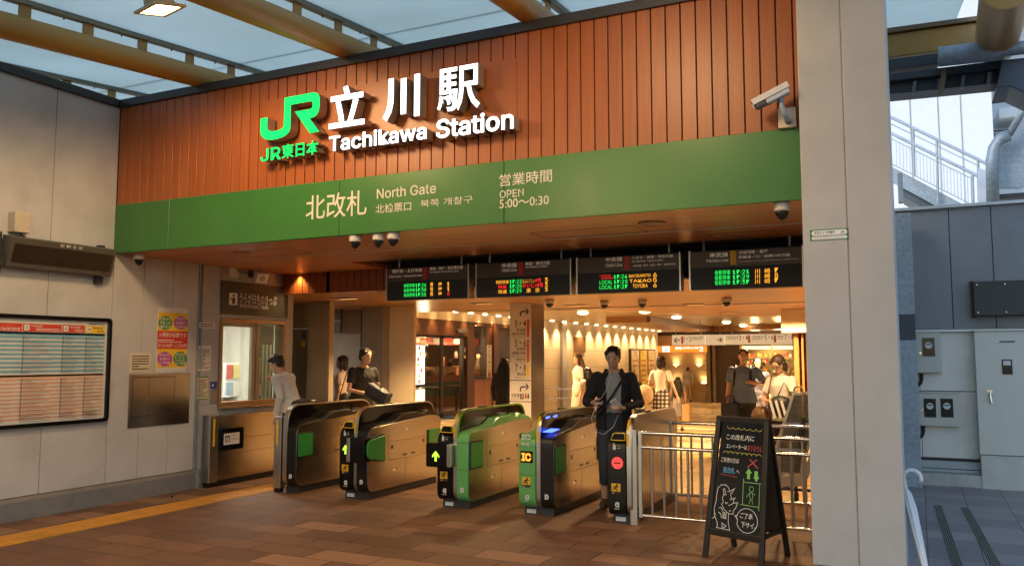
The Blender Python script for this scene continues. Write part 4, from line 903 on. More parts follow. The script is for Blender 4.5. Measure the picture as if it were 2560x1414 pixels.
def badge(mb, mk, x, z, num, side, y):
    w, h = .042, .058
    pts = [(x - w / 2, z - h / 2), (x + w / 2, z - h / 2), (x + w / 2, z + h / 2), (x - w / 2, z + h / 2)]
    if side < 0: pts = [(x - w * .28, z - h * .42), (x + w / 2, z - h * .42), (x + w / 2, z + h * .42), (x - w * .28, z + h * .42), (x - w * .55, z)]
    else: pts = [(x - w / 2, z - h * .42), (x + w * .28, z - h * .42), (x + w * .55, z), (x + w * .28, z + h * .42), (x - w / 2, z + h * .42)]
    mb.prism(pts, (0, y, 0), X, Z, (0, -.0012, 0)); text(mk, num, (x, y - .0018, z - .014), X, Z, h=.028, align='c', bold=.012)
def runner(yl, bk, x0, x1, z0, z1, y):
    """yellow caution sticker: a hurrying figure over a printed black foot"""
    w = x1 - x0; zz = z0 + (z1 - z0) * .26
    yl.box(x0, x1, y - .0012, y, zz, z1); bk.box(x0, x1, y - .0011, y, z0, zz - .0005)
    cx = (x0 + x1) / 2; s = w / .08; yy = y - .0020
    def st_(a, b, t_): bk.bar((cx + a[0] * s, yy, zz + a[1] * s), (cx + b[0] * s, yy, zz + b[1] * s), .0012, t_ * s, up=(0, 0, 1))
    hz = z1 - zz; k = hz / s / .082
    def P(a): return (a[0], a[1] * k)
    bk.prism([(cx + (.010 + .009 * math.cos(i * .6283)) * s, zz + (.066 * k + .009 * math.sin(i * .6283)) * s) for i in range(10)], (0, yy, 0), X, Z, (0, -.001, 0))
    for a, b, t_ in (((.002, .056), (-.004, .030), .016), ((-.004, .030), (.014, .020), .010), ((.014, .020), (.008, .006), .008), ((-.004, .030), (-.018, .020), .010), ((-.018, .020), (-.030, .024), .008), ((.002, .054), (.020, .046), .007), ((.020, .046), (.028, .056), .007), ((.0, .054), (-.016, .048), .007), ((-.016, .048), (-.022, .036), .007)): st_(P(a), P(b), t_)
    yl.prism([(x0 + w * .10, z0 + .004), (x0 + w * .32, z0 + .004), (x0 + w * .21, zz - .005)], (0, y - .0012, 0), X, Z, (0, -.001, 0))
def gate(xl, label, left=True, right=True, lc=None, rc=None, nl=None, nr=None, arrow=False, icd=False, stop=False, slot=True, lwarn=True, crownlime=False, blue=False, flapout=False, wl=.185, wb=.05, wr=.145):
    t = thing('ticket_gate', label, 'ticket gate', (xl + .18, GY, 0), 'automatic ticket gates across the entrance')
    x1 = xl + (wl if left else 0); x2 = x1 + wb; x3 = x2 + (wr if right else .012)
    m = MB(); m.box(xl + .025 if left else x1, x3 - .03 if right else x3, GY + .09, GY + 1.55, 0, .10); m.box(x1 - .16, x1 - .06, GY + .086, GY + .09, .02, .06) if left else None
    m.build('plinth', M_dark, t, bevel=.004)
    if left:
        m = MB(); m.box(xl + .05, xl + .15, GY + .0855, GY + .0895, .018, .058); m.build('plinth_label', M_lab, t)
        m = MB(); m.prism(half, (xl, GY, 0), Y, Z, ((x1 - xl) - .002, 0, 0)); m.build('reader_body', lc, t, smooth=True, bevel=.006)
        m = MB()
        for z in (.41, .69): m.box(xl - .0005, x1 - .003, GY - .0015, GY + .3, z, z + .003)
        m.build('body_seam', M_ink, t)
    if right:
        m = MB(); m.prism(half, (x2 + .002, GY, 0), Y, Z, (x3 - x2 - .006, 0, 0)); m.build('exit_body', rc, t, smooth=True, bevel=.006)
        m = MB()
        for z in (.41, .69): m.box(x2 + .003, x3 - .003, GY - .0015, GY + .3, z, z + .003)
        m.build('body_seam', M_ink, t)
        m = MB(); m.prism(halfp, (x3 - .0035, GY, 0), Y, Z, (.0055, 0, 0)); sp = m.build('side_panel', M_steel, t, smooth=True, bevel=.002, seg=1)
        xs_ = x3 + .0022
        m = MB()
        for a in ((.42, .610, 1.26, .614), (.42, .398, 1.26, .402), (.42, .402, .423, .69), (.29, .69, .42, .693), (.77, .10, .773, .398), (.135, .10, .137, .42), (1.26, .402, 1.263, .69)): m.box(xs_ - .001, xs_ + .0006, GY + a[0], GY + a[2], a[1], a[3])
        m.build('panel_seam', M_ink, t)
        m = MB()
        for yy, zz in ((.47, .53), (1.16, .545)): m.box(xs_, xs_ + .002, GY + yy, GY + yy + .035, zz, zz + .04)
        for yy in (.72, .77, .90, .95): m.box(xs_, xs_ + .002, GY + yy, GY + yy + .035, .425, .445)
        m.build('port', mat('dark_port', (.06, .045, .03), .5), t)
        m = MB()
        for yy, zz in ((.76, .72), (.50, .27)):
            m.box(xs_, xs_ + .003, GY + yy, GY + yy + .08, zz, zz + .026); m.tube([(xs_ + .003, GY + yy + .1, zz + .016), (xs_ + .012, GY + yy + .1, zz + .016)], .012, 10)
        m.build('lock', M_chrome, t)
        fo = rpoly([(.025, .43, .015), (.285, .43, .015), (.285, .69, .015), (.025, .69, .015)])
        if flapout: fo = rpoly([(-.06, .47, .08), (.285, .415, .02), (.285, .705, .02), (-.06, .665, .08)])
        m = MB(); m.prism(inset2(fo, .012) if False else [(a * 1.0 - (.012 if a < .1 else -.012), b - (.015 if b < .55 else -.015)) for a, b in fo], (xs_ - .0004, GY, 0), Y, Z, (.012 if not flapout else .03, 0, 0)); m.build('flap_frame', M_black, t, bevel=.004)
        m = MB(); m.prism(fo, (xs_ + (.012 if not flapout else .031), GY, 0), Y, Z, (.008 if not flapout else .02, 0, 0)); m.build('flap', M_flap, t, bevel=.006, seg=3)
        m = MB(); m.prism([(a + 1.05, b) for a, b in rpoly([(.225, .43, .015), (.485, .43, .015), (.485, .69, .015), (.225, .69, .015)])], (xs_, GY, 0), Y, Z, (.02, 0, 0)); m.build('flap', M_flap, t, bevel=.006)
        m = MB()
        for zz in (.44, .645): m.box(xs_, xs_ + .022, GY + .287, GY + .300, zz, zz + .045)
        m.build('hinge', M_chrome, t)
    # crest screen with its steel band
    ci = inset2(crown, .016 if True else 0)
    if (Vector(ci[0]) - Vector((.8, .5))).length > (Vector(crown[0]) - Vector((.8, .5))).length: ci = inset2(crown, -.016)
    m = MB(); m.ring(crown, ci, (x1 + .002, GY - .004, 0), Y, Z, (wb - .004, 0, 0)); m.build('crest_band', M_steel2 if not crownlime else M_steel2, t, smooth=True, bevel=.002, seg=1)
    if crownlime:
        co = [(a, b + (0.004 if b > .5 else 0)) for a, b in crown]
        m = MB(); m.ring(co, ci, (x2 - .001 if crownlime == 'r' else x1 - .017, GY - .006, 0), Y, Z, (.018, 0, 0)); m.build('crest_edging', M_lime, t, smooth=True)
    m = MB(); m.prism(ci, (x1 + .006, GY - .004, 0), Y, Z, (wb - .012, 0, 0))
    if right or left: m.build('crest_screen', M_scr if right else M_steel, t, smooth=True)
    if not right:
        m = MB(); m.prism(inset2(crown, .004) if False else crown, (x2 - .001, GY - .004, 0), Y, Z, (.010, 0, 0)); m.build('side_panel', M_steel, t, smooth=True, bevel=.002)
    m = MB()
    m.box(x1 + .008, x2 - .008, GY + .55, GY + .72, 1.028, 1.045); m.build('sensor', M_black, t, bevel=.006)
    # yellow tape on the crest curve
    m = MB(); k = 0
    cp = [p for p in crown if p[1] > .72 and p[0] < .2]
    cp = sorted(set((round(a, 4), round(b, 4)) for a, b in [(.02, .74), (.02, .80), (.02, .85)] + cp), key=lambda p: (p[1], p[0]))
    for i in range(len(cp) - 1):
        if .85 < cp[i][1] < .862: continue
        a, b = cp[i], cp[i + 1]
        if a[1] > .985: break
        m.quad((x1 + .004, GY - .0065 + a[0], a[1] + .001), (x1 + .027, GY - .0065 + a[0], a[1] + .001), (x1 + .027, GY - .0065 + b[0], b[1] + .001), (x1 + .004, GY - .0065 + b[0], b[1] + .001))
    if left: m.build('yellow_tape', M_ylabel, t)
    yl, bk, lb, gy = MB(), MB(), MB(), MB()
    fy = GY - .0006
    if left:
        xc = (xl + x1) / 2
        runner(yl, bk, xc - .055, xc + .035, .285, .385, fy)
        badge(lb, bk, xc, .185, nl, -1, fy) if nl else None
        dashes(lb, (xc - .03, fy - .001, .140), X, Z, .055, .012, 1, rnd, fill=1)
        if slot:
            ring_o = rpoly([(xl + .03, .79, .01), (x1 - .006, .79, .01), (x1 - .006, .865, .012), (xl + .055, .865, .03)]); cy_ = [(a + (.006 if a < xc else -.006), b + (.007 if b < .83 else -.008)) for a, b in ring_o]
            m = MB(); m.ring(ring_o, cy_, (0, GY + .004, 0), X, Z, (0, .06, 0)); m.build('ticket_slot_frame', mat('slot_yellow', (.72, .50, .03), .4), t, bevel=.002)
            m = MB(); m.prism(cy_, (0, GY + .02, 0), X, Z, (0, .05, 0)); m.build('ticket_slot', M_gloss, t)
            m = MB(); hx = xc - .035  # pointing hand mark
            for q in ((0, .0, .028, .036), (.004, .036, .012, .062), (.014, .036, .020, .050), (.022, .03, .028, .044)): m.box(hx + q[0], hx + q[2], fy - .0012, fy, .705 + q[1], .705 + q[3])
            text(m, 'きっぷ', (hx + .04, fy - .0012, .735), X, Z, h=.016, w=.036); dashes(m, (hx + .04, fy - .0012, .715), X, Z, .036, .012, 1, rnd, fill=1); m.build('hand_mark', M_lab, t)
        if lc is M_gg:
            m = MB(); text(m, 'IC', (xl + .028, GY - .0022, .755), X, Z, h=.058, w=.105, bold=.035); text(m, '専用', (xl + .028, GY - .0022, .695), X, Z, h=.034, w=.085, bold=.012); m.build('ic_lettering', M_lab, t)
        if icd:
            m = MB(); m.box(xl + .02, xl + .155, fy - .004, fy, .53, .645); m.build('display', M_gloss, t); m = MB(); text(m, 'IC', (xl + .032, fy - .0048, .545), X, Z, h=.082, w=.108, bold=.04); m.build('display_lettering', E_icd, t)
        if stop:
            m = MB(); c = Vector((xl + .10, fy, .58)); m.lathe([(.056, 0), (.056, .003), (0, .0035)], c, 28, axis=(0, -1, 0)); m.build('stop_disc', E_stop, t)
            m = MB(); m.box(c.x - .034, c.x + .034, fy - .006, fy - .0041, c.z - .008, c.z + .008); m.build('stop_bar', M_ink, t)
    if arrow == 'turned':
        xc = (xl + x1) / 2 - .01; m = MB(); m.prism([(xc - .036, .56), (xc - .036, .535), (xc - .010, .562), (xc - .010, .50), (xc + .012, .50), (xc + .012, .562), (xc + .038, .535), (xc + .038, .56), (xc, .605)], (0, fy, 0), X, Z, (0, -.0015, 0)); m.build('arrow', E_arrow, t)
        m = MB(); m.prism(rpoly([(xl + .215, .42, .012), (x3 + .035, .42, .03), (x3 + .035, .70, .03), (xl + .215, .70, .012)]), (0, GY - .10, 0), X, Z, (0, .13, 0)); m.build('flap_housing', M_gloss, t, bevel=.01, seg=3)
        m = MB(); m.box(xl + .165, xl + .213, GY - .095, GY + .01, .43, .69); m.build('housing_edge', M_steel2, t, bevel=.006)
    elif arrow:
        ax0, ax1, ay = xl - .09, xl + .05, GY - .02
        m = MB(); m.prism(rpoly([(ax0, .435, .022), (x1 - .03, .435, .01), (x1 - .03, .685, .01), (ax0, .685, .022)]), (0, GY - .085, 0), X, Z, (0, .12, 0)); m.build('arrow_display_case', M_gloss, t, bevel=.008, seg=3)
        m = MB(); m.prism(rpoly([(x1 - .026, .44, .01), (x1 + .035, .44, .03), (x1 + .035, .68, .03), (x1 - .026, .68, .01)]), (0, GY - .08, 0), X, Z, (0, .10, 0)); m.build('arrow_case_end', M_steel2, t, bevel=.006)
        m = MB(); cx, cz = (ax0 + x1 - .03) / 2, .56; yy = GY - .0862
        m.prism([(cx - .042, cz), (cx - .042, cz - .026), (cx - .012, cz + .002), (cx - .012, cz - .062), (cx + .012, cz - .062), (cx + .012, cz + .002), (cx + .042, cz - .026), (cx + .042, cz), (cx, cz + .045)], (0, yy, 0), X, Z, (0, -.0015, 0)); m.build('arrow', E_arrow, t)
    if right and nr: badge(lb, bk, (x2 + x3) / 2, .205, nr, 1, fy)
    yl.build('caution_label', M_ylabel, t) if left else None; bk.build('label_print', M_ink, t); lb.build('number_label', M_lab, t)
    if blue:
        m = MB()
        for yy in (.16, .36): m.prism(rpoly([(yy, .962, .008), (yy + .10, .967, .008), (yy + .10, .985, .008), (yy, .98, .008)]), (x2 - .0055, GY, 0), Y, Z, (.004, 0, 0))
        m.build('blue_lamp', E_blue, t)
        m = MB(); m.prism([(.05, .835), (.25, .852), (.25, .858), (.05, .842)], (x2 + .01, GY, 0), Y, Z, (.10, 0, 0)); m.build('card_reader_glow', E_blue, t)
    return t
gate(-6.80, 'ticket gate numbered 1 beside the steel side barrier, in black and steel', left=False, lc=M_black, rc=M_black, nr='1', wb=.075, wr=.135)
gate(-5.955, 'black and steel ticket gate with a half hidden arrow and a protruding rounded green flap', lc=M_gloss, rc=M_black, nl='1', nr='2', arrow='turned', flapout=True)
gate(-4.665, 'ticket gate with a lit green arrow box and a pale green exit body', lc=M_gloss, rc=M_gg, nl='2', nr='3', arrow=True, crownlime='r')
gate(-3.700, 'pale green IC only ticket gate with an orange IC display', lc=M_gg, rc=M_black, nl='3', nr='4', icd=True, slot=False, crownlime='l', blue=True)
gate(-2.750, 'ticket gate with a red stop disc beside the steel railing', right=False, lc=M_black, nl='4', stop=True)
# plate post standing before the first gate
GP = thing('gate_post', 'slim steel gate post with a yellow strip in front of the gate numbered 1', 'post', (-6.93, 7.78, 0))
a, b = V(690, 1228, 'z', 0), V(712, 1045, 'y', 7.80)
m = MB(); m.box(-6.945, -6.835, 7.775, 7.86, .05, .885); m.build('plate', M_steel2, GP, bevel=.004); m = MB(); m.box(-6.935, -6.845, 7.785, 7.85, 0, .05); m.build('base', M_black, GP); m = MB(); m.box(-6.908, -6.882, 7.772, 7.7745, .55, .84); m.build('yellow_strip', M_yel, GP)
m = MB(); m.tube([(-6.90, 7.773, .30), (-6.90, 7.770, .30)], .005, 8); m.build('screw', M_dark, GP)

# ================================================================ steel railings right of the gates
def railing(label, x0, x1, y, z1=.89, z2=.735, zb=.095, hinge=True):
    t = thing('railing', label, 'railing', (x0, y, 0), 'steel railings between the gates and the pillar')
    m = MB(); m.box(x0 - .035, x0 + .035, y - .03, y + .03, 0, z1 + .005); m.build('post', M_steel2, t, bevel=.004)
    m = MB(); xa = x0 + .05
    m.tube([(xa, y, z1 - .02), (x1, y, z1 - .02)], .019, 14); m.tube([(xa, y, z2), (x1, y, z2)], .017, 14); m.tube([(xa, y, zb), (x1, y, zb)], .015, 12); m.build('rail', M_chrome, t, smooth=True)
    m = MB(); m.box(xa - .004, xa + .03, y - .018, y + .018, zb - .02, z1 - .005); m.build('gate_stile', M_steel2, t, bevel=.003)
    k = 0
    x = xa + .125
    while x < x1 - .02:
        m = MB(); m.tube([(x, y, zb), (x, y, z2)], .0125, 10); m.build('bar', M_steel2, t, smooth=True); x += .1155
    m = MB()
    for z in (.12, .80): m.tube([(x0 + .038, y - .012, z - .05), (x0 + .038, y - .012, z + .05)], .009, 8)
    m.build('hinge', M_black, t)
railing('steel barred railing in front, running from the red disc gate to the pillar', -2.50, -.62, 7.80)
railing('steel barred railing farther in, behind the first railing', -2.57, -.62, 9.15)

# ================================================================ blackboard
AB = thing('blackboard_stand', 'black A-frame blackboard with chalk drawings standing in front of the railing', 'sandwich board', (-1.3, 6.95, 0))
fl, fr_, bl_, br_ = Vector((-1.606, 6.822, 0)), Vector((-1.139, 6.640, 0)), Vector((-1.469, 7.303, 0)), Vector((-1.013, 7.140, 0))
hx = (fr_ - fl).normalized(); back = ((bl_ - fl) + (br_ - fr_)) / 2
HT = 1.085; tl = fl + back * .47 + Z * HT + hx * .03; trr = fr_ + back * .47 + Z * HT - hx * .03
tl2 = bl_ - back * .47 + Z * HT + hx * .03; tr2 = br_ - back * .47 + Z * HT - hx * .03
M_bwood = mat('black_stained_wood', (.016, .013, .011), .42, var=.25, scale=20)
m = MB()
fu = Vector(); 
def leg(a, b, nm='leg'):
    mm = MB(); mm.bar(a, b, .044, .026, up=hx.cross(Z)); mm.build(nm, M_bwood, AB, bevel=.004)
leg(fl, tl); leg(fr_, trr); leg(bl_, tl2); leg(br_, tr2)
m = MB(); m.bar(tl - hx * .02, trr + hx * .02, .028, .05); m.build('top_rail', M_bwood, AB, bevel=.004)
k_ = .185; fa, fb = fl.lerp(tl, k_), fr_.lerp(trr, k_)
m = MB(); m.bar(fa, fb, .026, .05); m.build('bottom_rail', M_bwood, AB, bevel=.004)
ba, bb = bl_.lerp(tl2, k_), br_.lerp(tr2, k_)
m = MB(); m.bar(ba, bb, .026, .05); m.build('bottom_rail', M_bwood, AB, bevel=.004)
m = MB(); m.bar(fl.lerp(tl, .2), bl_.lerp(tl2, .2), .02, .03); m.build('spreader', M_bwood, AB); m = MB(); m.bar(fr_.lerp(trr, .2), br_.lerp(tr2, .2), .02, .03); m.build('spreader', M_bwood, AB)
nf = (trr - fl).cross(fb - fa); nf = hx.cross((tl - fl).normalized()).normalized()
M_bb = mat('chalkboard', (.010, .011, .013), .16, var=.2, scale=3)
bo = fa + hx * .020; bw = (fb - fa).dot(hx) - .040; bv = (tl - fa); bh = bv.length - .02; bv.normalize()
m = MB(); tw = ((trr - tl).length - .04) / 2; bwid = bw / 2
cmid = (fa + fb) / 2
m.prism([(-bwid, 0), (bwid, 0), (tw + .004, bh), (-tw - .004, bh)], cmid - nf * .008, hx, bv, nf * .012); m.build('board', M_bb, AB)
m = MB(); cb = (ba + bb) / 2; bvb = (tl2 - ba).normalized(); m.prism([(-.21, .0), (.21, 0), (.20, (tl2 - ba).length * .98), (-.20, (tl2 - ba).length * .98)], cb, hx, bvb, hx.cross(bvb).normalized() * .010); m.build('back_board', mat('back_board_brown', (.10, .07, .05), .5), AB)
M_ck = [mat('chalk_white', (.72, .70, .66), .8), mat('chalk_yellow', (.55, .50, .10), .8), mat('chalk_red', (.45, .07, .06), .8), mat('chalk_blue', (.12, .40, .62), .8), mat('chalk_green', (.20, .52, .12), .8)]
on = cmid + nf * .0045
BH = bh
def bp_(X_, Y_):    # sketch units: 0-1 across, 0-1 up the board
    hw = bwid + (tw - bwid) * Y_; return on + hx * ((X_ - .5) * 2 * hw * .97) + bv * (Y_ * BH)
def zq(X_, Y_):     # board drawing grid -> sketch units
    # corners of the slate in grid: TL(480,205) TR(910,228) BL(392,1110) BR(825,1170)
    v_ = (Y_ - 205 - (X_ - 480) * .054) / 925.0; xl_ = 480 + (392 - 480) * v_; xr_ = 910 + (825 - 910) * v_; return ((X_ - xl_) / (xr_ - xl_), 1 - v_)
chalk = MB()
def stroke(pts, c, wd=.0035):
    q = [bp_(*zq(*p)) for p in pts]
    for a, b in zip(q[:-1], q[1:]): chalk.bar(a, b + (b - a) * .15, wd, .0014, c, up=nf)
def arcp(cx, cy, rx, ry, a0, a1, n=14): return [(cx + rx * math.cos(R(a0 + (a1 - a0) * i / n)), cy + ry * math.sin(R(a0 + (a1 - a0) * i / n))) for i in range(n + 1)]
def ctext(s, a, b, c, bold=.005):
    p = bp_(*zq(*a)); q = bp_(*zq(b[0], a[1] + (b[0] - a[0]) * .054)); r = bp_(*zq(a[0], b[1]))
    text(chalk, s, p, hx, bv, h=(r - p).dot(bv), w=(q - p).dot(hx), mi=c, bold=bold, lift=.0006)
for k in range(6): stroke(arcp(548 + k * 58, 245 + k * 4.5, 30, 24, 170, 20), 1)
for k in range(8): stroke(arcp(512 + k * 46, 478 + k * 3, 24, 20, 190, 350), 1)
ctext('この改札内に', (512, 360), (790, 312), 0); ctext('エレベーターは', (515, 432), (718, 396), 0); ctext('ありません', (725, 452), (862, 402), 2, .006)
ctext('ご利用の方は', (468, 550), (642, 508), 0); ctext('東改札', (490, 640), (606, 588), 3, .006); ctext('へ', (618, 640), (650, 612), 0)
for k in range(7): stroke(arcp(483 + k * 22, 657 + k * 3, 11, 9, 180, 360, 8), 2)
stroke([(750, 520), (815, 582)], 2, .009); stroke([(818, 520), (738, 578)], 2, .009)
def solid(pts, c): chalk.prism([(0, 0)] * 0 + [((bp_(*zq(*p)) - on).dot(hx), (bp_(*zq(*p)) - on).dot(bv)) for p in pts], on, hx, bv, nf * .0014, c)
solid([(708, 634), (738, 594), (768, 634), (750, 634), (750, 682), (722, 680), (724, 634)], 4); solid([(792, 615), (822, 615), (822, 662), (836, 664), (808, 702), (780, 660), (792, 660)], 4)
stroke([(690, 706), (840, 714), (830, 900), (683, 888), (690, 706)], 4, .005)
stroke(arcp(764, 760, 20, 21, 0, 360), 4); stroke(arcp(762, 814, 13, 32, 0, 360), 4)
for l in ([(750, 788), (722, 822)], [(775, 788), (795, 806)], [(756, 842), (744, 872)], [(768, 842), (774, 874)]): stroke(l, 4)
# chalk rhinoceros
for l in ([(405, 1020), (425, 1010), (432, 980)], [(424, 985), (422, 930), (438, 870), (440, 830), (450, 770), (478, 742), (520, 738), (548, 756), (560, 780)], [(500, 780), (512, 768), (528, 815), (510, 822), (500, 780)], [(540, 790), (560, 792), (605, 766), (585, 800), (570, 808), (580, 845)], [(565, 858), (612, 840), (598, 862), (606, 880), (560, 902)], [(606, 880), (638, 876), (622, 918), (600, 942), (598, 968), (570, 972), (540, 958), (512, 936), (490, 900), (505, 880), (495, 850), (504, 822)], [(520, 880), (532, 892), (546, 880)], [(465, 930), (490, 926), (505, 960), (505, 995)], [(462, 965), (482, 975), (490, 1005), (530, 1012), (536, 965)], [(516, 960), (512, 1000)], [(524, 962), (524, 1002)], [(556, 970), (555, 1040), (562, 1070), (568, 1098), (520, 1098), (510, 1082), (535, 1076)], [(425, 990), (450, 1040), (458, 1072), (448, 1090), (500, 1094), (498, 1050)], [(498, 1052), (532, 1068)]): stroke(l, 0, .0042)
chalk.ell(bp_(*zq(568, 946)), .006, .003, .006, 8, 5)
stroke(arcp(722, 1012, 94, 96, -170, 160, 26) + [(640, 1010), (614, 982), (630, 976)], 0, .0042)
ctext('ご了承', (660, 995), (772, 950), 0, .006); ctext('下サイ。', (668, 1068), (800, 1022), 0, .006)
chalk.build('chalk_drawing', M_ck, AB)

# ================================================================ inside the station
XR = -11.3
def ypoly(mb, pts, y, dep, mi=0):
    P_ = [V(a, b, 'y', y) for a, b in pts]; return mb.prism([(p.x, p.z) for p in P_], (0, y, 0), X, Z, (0, dep, 0), mi)
def yrect(mb, a, b, y, dep, mi=0):
    p, q = V(*a, 'y', y), V(*b, 'y', y); return mb.box(p.x, q.x, y, y + dep, p.z, q.z, mi)
M_gw = mat('grey_lobby_wall', (.30, .265, .225), .5, var=.04, scale=2, stain=.1)
M_gw2 = mat('warm_lobby_wall', (.42, .33, .22), .5, var=.04, scale=2)
M_cw = tilemat('cream_wall_tile', (.66, .55, .38), (.72, .60, .43), (.35, .27, .17), 1.8, .6, 0.0, .35, msize=.006, axes='yz', bump=.1)
M_brown = mat('brown_shopfront', (.095, .035, .014), .35, var=.1)
M_dbrown = mat('dark_brown_frame', (.022, .012, .008), .3)
# stepped lobby walls beyond the ticket window
t = thing('lobby_wall', 'grey lobby wall with a narrow staff door just past the ticket window', 'wall', (-8.6, 10.4, 0))
m = MB(); a, b = V(770, 800, 'y', 10.4), V(822, 800, 'y', 10.4); m.box(a.x, b.x, 10.4, 10.5, 0, 2.455); m.box(-9.3, a.x, 10.70, 10.80, 2.05, 2.455); m.build('wall_panel', M_gw, t, bevel=.004)
m = MB(); m.box(-9.3, a.x - .01, 10.72, 10.77, 0.02, 2.04); m.build('door', mat('staff_door', (.20, .18, .16), .4), t); m = MB(); m.box(b.x, b.x + .035, 10.38, 10.49, 0, 2.455); m.build('corner_trim', M_gw2, t)
m = MB(); p = V(758, 838, 'y', 10.71); m.box(p.x - .035, p.x + .035, 10.712, 10.719, p.z - .04, p.z + .05); m.build('door_sign', mat('door_sign_blue', (.03, .05, .18), .4), t)
m = MB(); p = V(758, 858, 'y', 10.71); m.box(p.x - .035, p.x + .035, 10.712, 10.719, p.z - .05, p.z + .03); m.build('door_label', M_yel, t)
t = thing('machine_alcove', 'recessed grey wall of the fare machine alcove with a dark hanging sign', 'wall', (-8.6, 12.6, 0))
m = MB(); a, b = V(815, 800, 'y', 12.6), V(912, 800, 'y', 12.6); m.box(a.x - .6, b.x, 12.6, 12.9, 0, 2.455); m.build('wall_panel', mat('alcove_wall', (.38, .32, .25), .5), t)
m = MB(); p = V(903, 770, 'y', 12.58); q = V(903, 868, 'y', 12.58); m.box(p.x - .01, p.x + .012, 12.585, 12.599, q.z, 2.45); m.build('joint', M_ink, t)
t = thing('machine_sign', 'dark sign ending in the word Machine half hidden in the alcove', 'sign', (-8.4, 12.3, 1.9))
m = MB(); a, b = V(770, 831, 'y', 12.3), V(852, 768, 'y', 12.3); m.box(a.x, b.x, 12.3, 12.36, a.z, b.z); m.build('panel', M_signgrey, t)
m = MB(); b = V(851, 808, 'y', 12.299); text(m, 'Fare Adjustment Machine', (b.x - .008, 12.297, b.z), X, Z, h=.085, align='r'); m.build('lettering', M_offwhite, t)
t = thing('grey_partition', 'plain grey partition wall between the alcove and the cream column', 'wall', (-7.6, 12, 0))
m = MB(); a, b = V(905, 800, 'y', 12.0), V(958, 800, 'y', 12.0); c = V(976, 800, 'y', 12.0); m.box(a.x, b.x, 12.0, 12.08, 0, 2.455); m.build('wall_panel', M_gw, t, bevel=.004); m = MB(); m.box(b.x + .002, c.x - .015, 12.0, 12.08, 0, 2.455); m.build('corner_trim', M_gw2, t)
t = thing('cream_column', 'broad cream panelled column beside the restaurant front', 'column', (-7, 11.9, 0))
m = MB(); a, b = V(975, 800, 'y', 11.9), V(1035, 800, 'y', 11.9); m.box(a.x, b.x, 11.9, 11.98, 0, 2.456); m.build('cladding', M_cream, t, bevel=.004); m = MB(); p, q = V(984, 841, 'y', 11.9), V(1004, 834, 'y', 11.9); m.box(p.x, q.x, 11.895, 11.899, p.z, q.z); m.build('label_strip', M_offwhite, t)
m = MB(); m.box(-24, -11.9, 12.9, 13.2, 0, 2.8); m.box(-11.9, -8.36, 12.95, 13.05, -.02, 2.455); o = m.build('restaurant_side_wall', M_gw); tag(o, 'plain lobby side wall closing the gap behind the cream column', 'wall')

# column carrying the platform numbers
PC = thing('platform_column', 'white and steel column with platform numbers and turning arrows', 'column', (-4.9, 12.2, 0))
cy = 12.2; a, b = V(1275, 760, 'y', cy), V(1328, 760, 'y', cy); cx0, cx1 = a.x, b.x; sd_ = .52
m = MB(); m.box(cx0, cx1, cy, cy + sd_, 0, 2.4595); m.build('steel_casing', M_steel, PC, bevel=.005)
m = MB(); m.box(cx0 + .003, cx1 - .003, cy - .012, cy - .001, .35, 2.455); m.build('sign_face', M_offwhite, PC)
def cq(a, b): return V(a, b, 'y', cy - .0135)
m = MB()
for yy in (950, 1003): p = cq(1300, yy); m.box(cx0 + .003, cx1 - .003, cy - .0142, cy - .0121, p.z - .006, p.z + .006)
m.build('divider', M_ink, PC)
m = MB()
for (p_, q_) in (((1317, 842), (1323, 798)), ((1317, 905), (1323, 848))): a, b = cq(*p_), cq(*q_); m.box(a.x, b.x, cy - .0142, cy - .0121, a.z, b.z)
m.build('line_bar_red', mat('line_red', (.60, .10, .05), .4), PC)
m = MB(); a, b = cq(1317, 944), cq(1323, 910); m.box(a.x, b.x, cy - .0142, cy - .0121, a.z, b.z); m.build('line_bar_yellow', M_yel, PC)
m = MB()
for s, l, u_, bo in (('3・4', (1287, 817), (1315, 799), .01), ('中央線', (1292, 829), (1314, 820), .01), ('(東京方面)', (1279, 839), (1315, 830), .01), ('Chūō Line for Tōkyō', (1279, 844), (1315, 840), 0), ('5・6', (1287, 866), (1315, 848), .01), ('中央線', (1292, 876), (1314, 867), .01), ('(高尾方面)', (1279, 887), (1315, 878), .01), ('Chūō Line for Takao', (1279, 892), (1315, 888), 0), ('一部青梅線', (1286, 901), (1314, 894), .01), ('Some for Ōme Line', (1286, 906), (1314, 902), 0), ('7・8', (1288, 928), (1315, 910), .01), ('南武線', (1293, 939), (1315, 930), .01), ('Nambu Line', (1288, 945), (1315, 941), 0), ('化粧室', (1278, 992), (1299, 983), .012), ('Restrooms', (1278, 998), (1298, 994), 0), ('♿', (1300, 997), (1309, 984), 0), ('|', (1317.4, 996), (1318.2, 984), .02)):
    tp(m, s, l, u_, 'y', cy - .0135, X, Z, bold=bo)
for yb in (790, 978):
    p = [cq(1301, yb), cq(1301, yb - 7), cq(1303, yb - 11), cq(1307, yb - 12), cq(1316, yb - 12)]
    for a, b in zip(p[:-1], p[1:]): m.bar(a, b + (b - a) * .1, .002, .022, up=(0, 0, 1)) if abs((b - a).x) > abs((b - a).z) else m.bar(a, b + (b - a) * .1, .022, .002, up=(0, 1, 0))
    tip = cq(1319.5, yb - 12); m.prism([(tip.x - .045, tip.z + .05), (tip.x - .02, tip.z + .05), (tip.x + .02, tip.z), (tip.x - .02, tip.z - .05), (tip.x - .045, tip.z - .05), (tip.x - .008, tip.z)], (0, cy - .0135, 0), X, Z, (0, .0015, 0))
m.build('lettering', M_ink, PC)
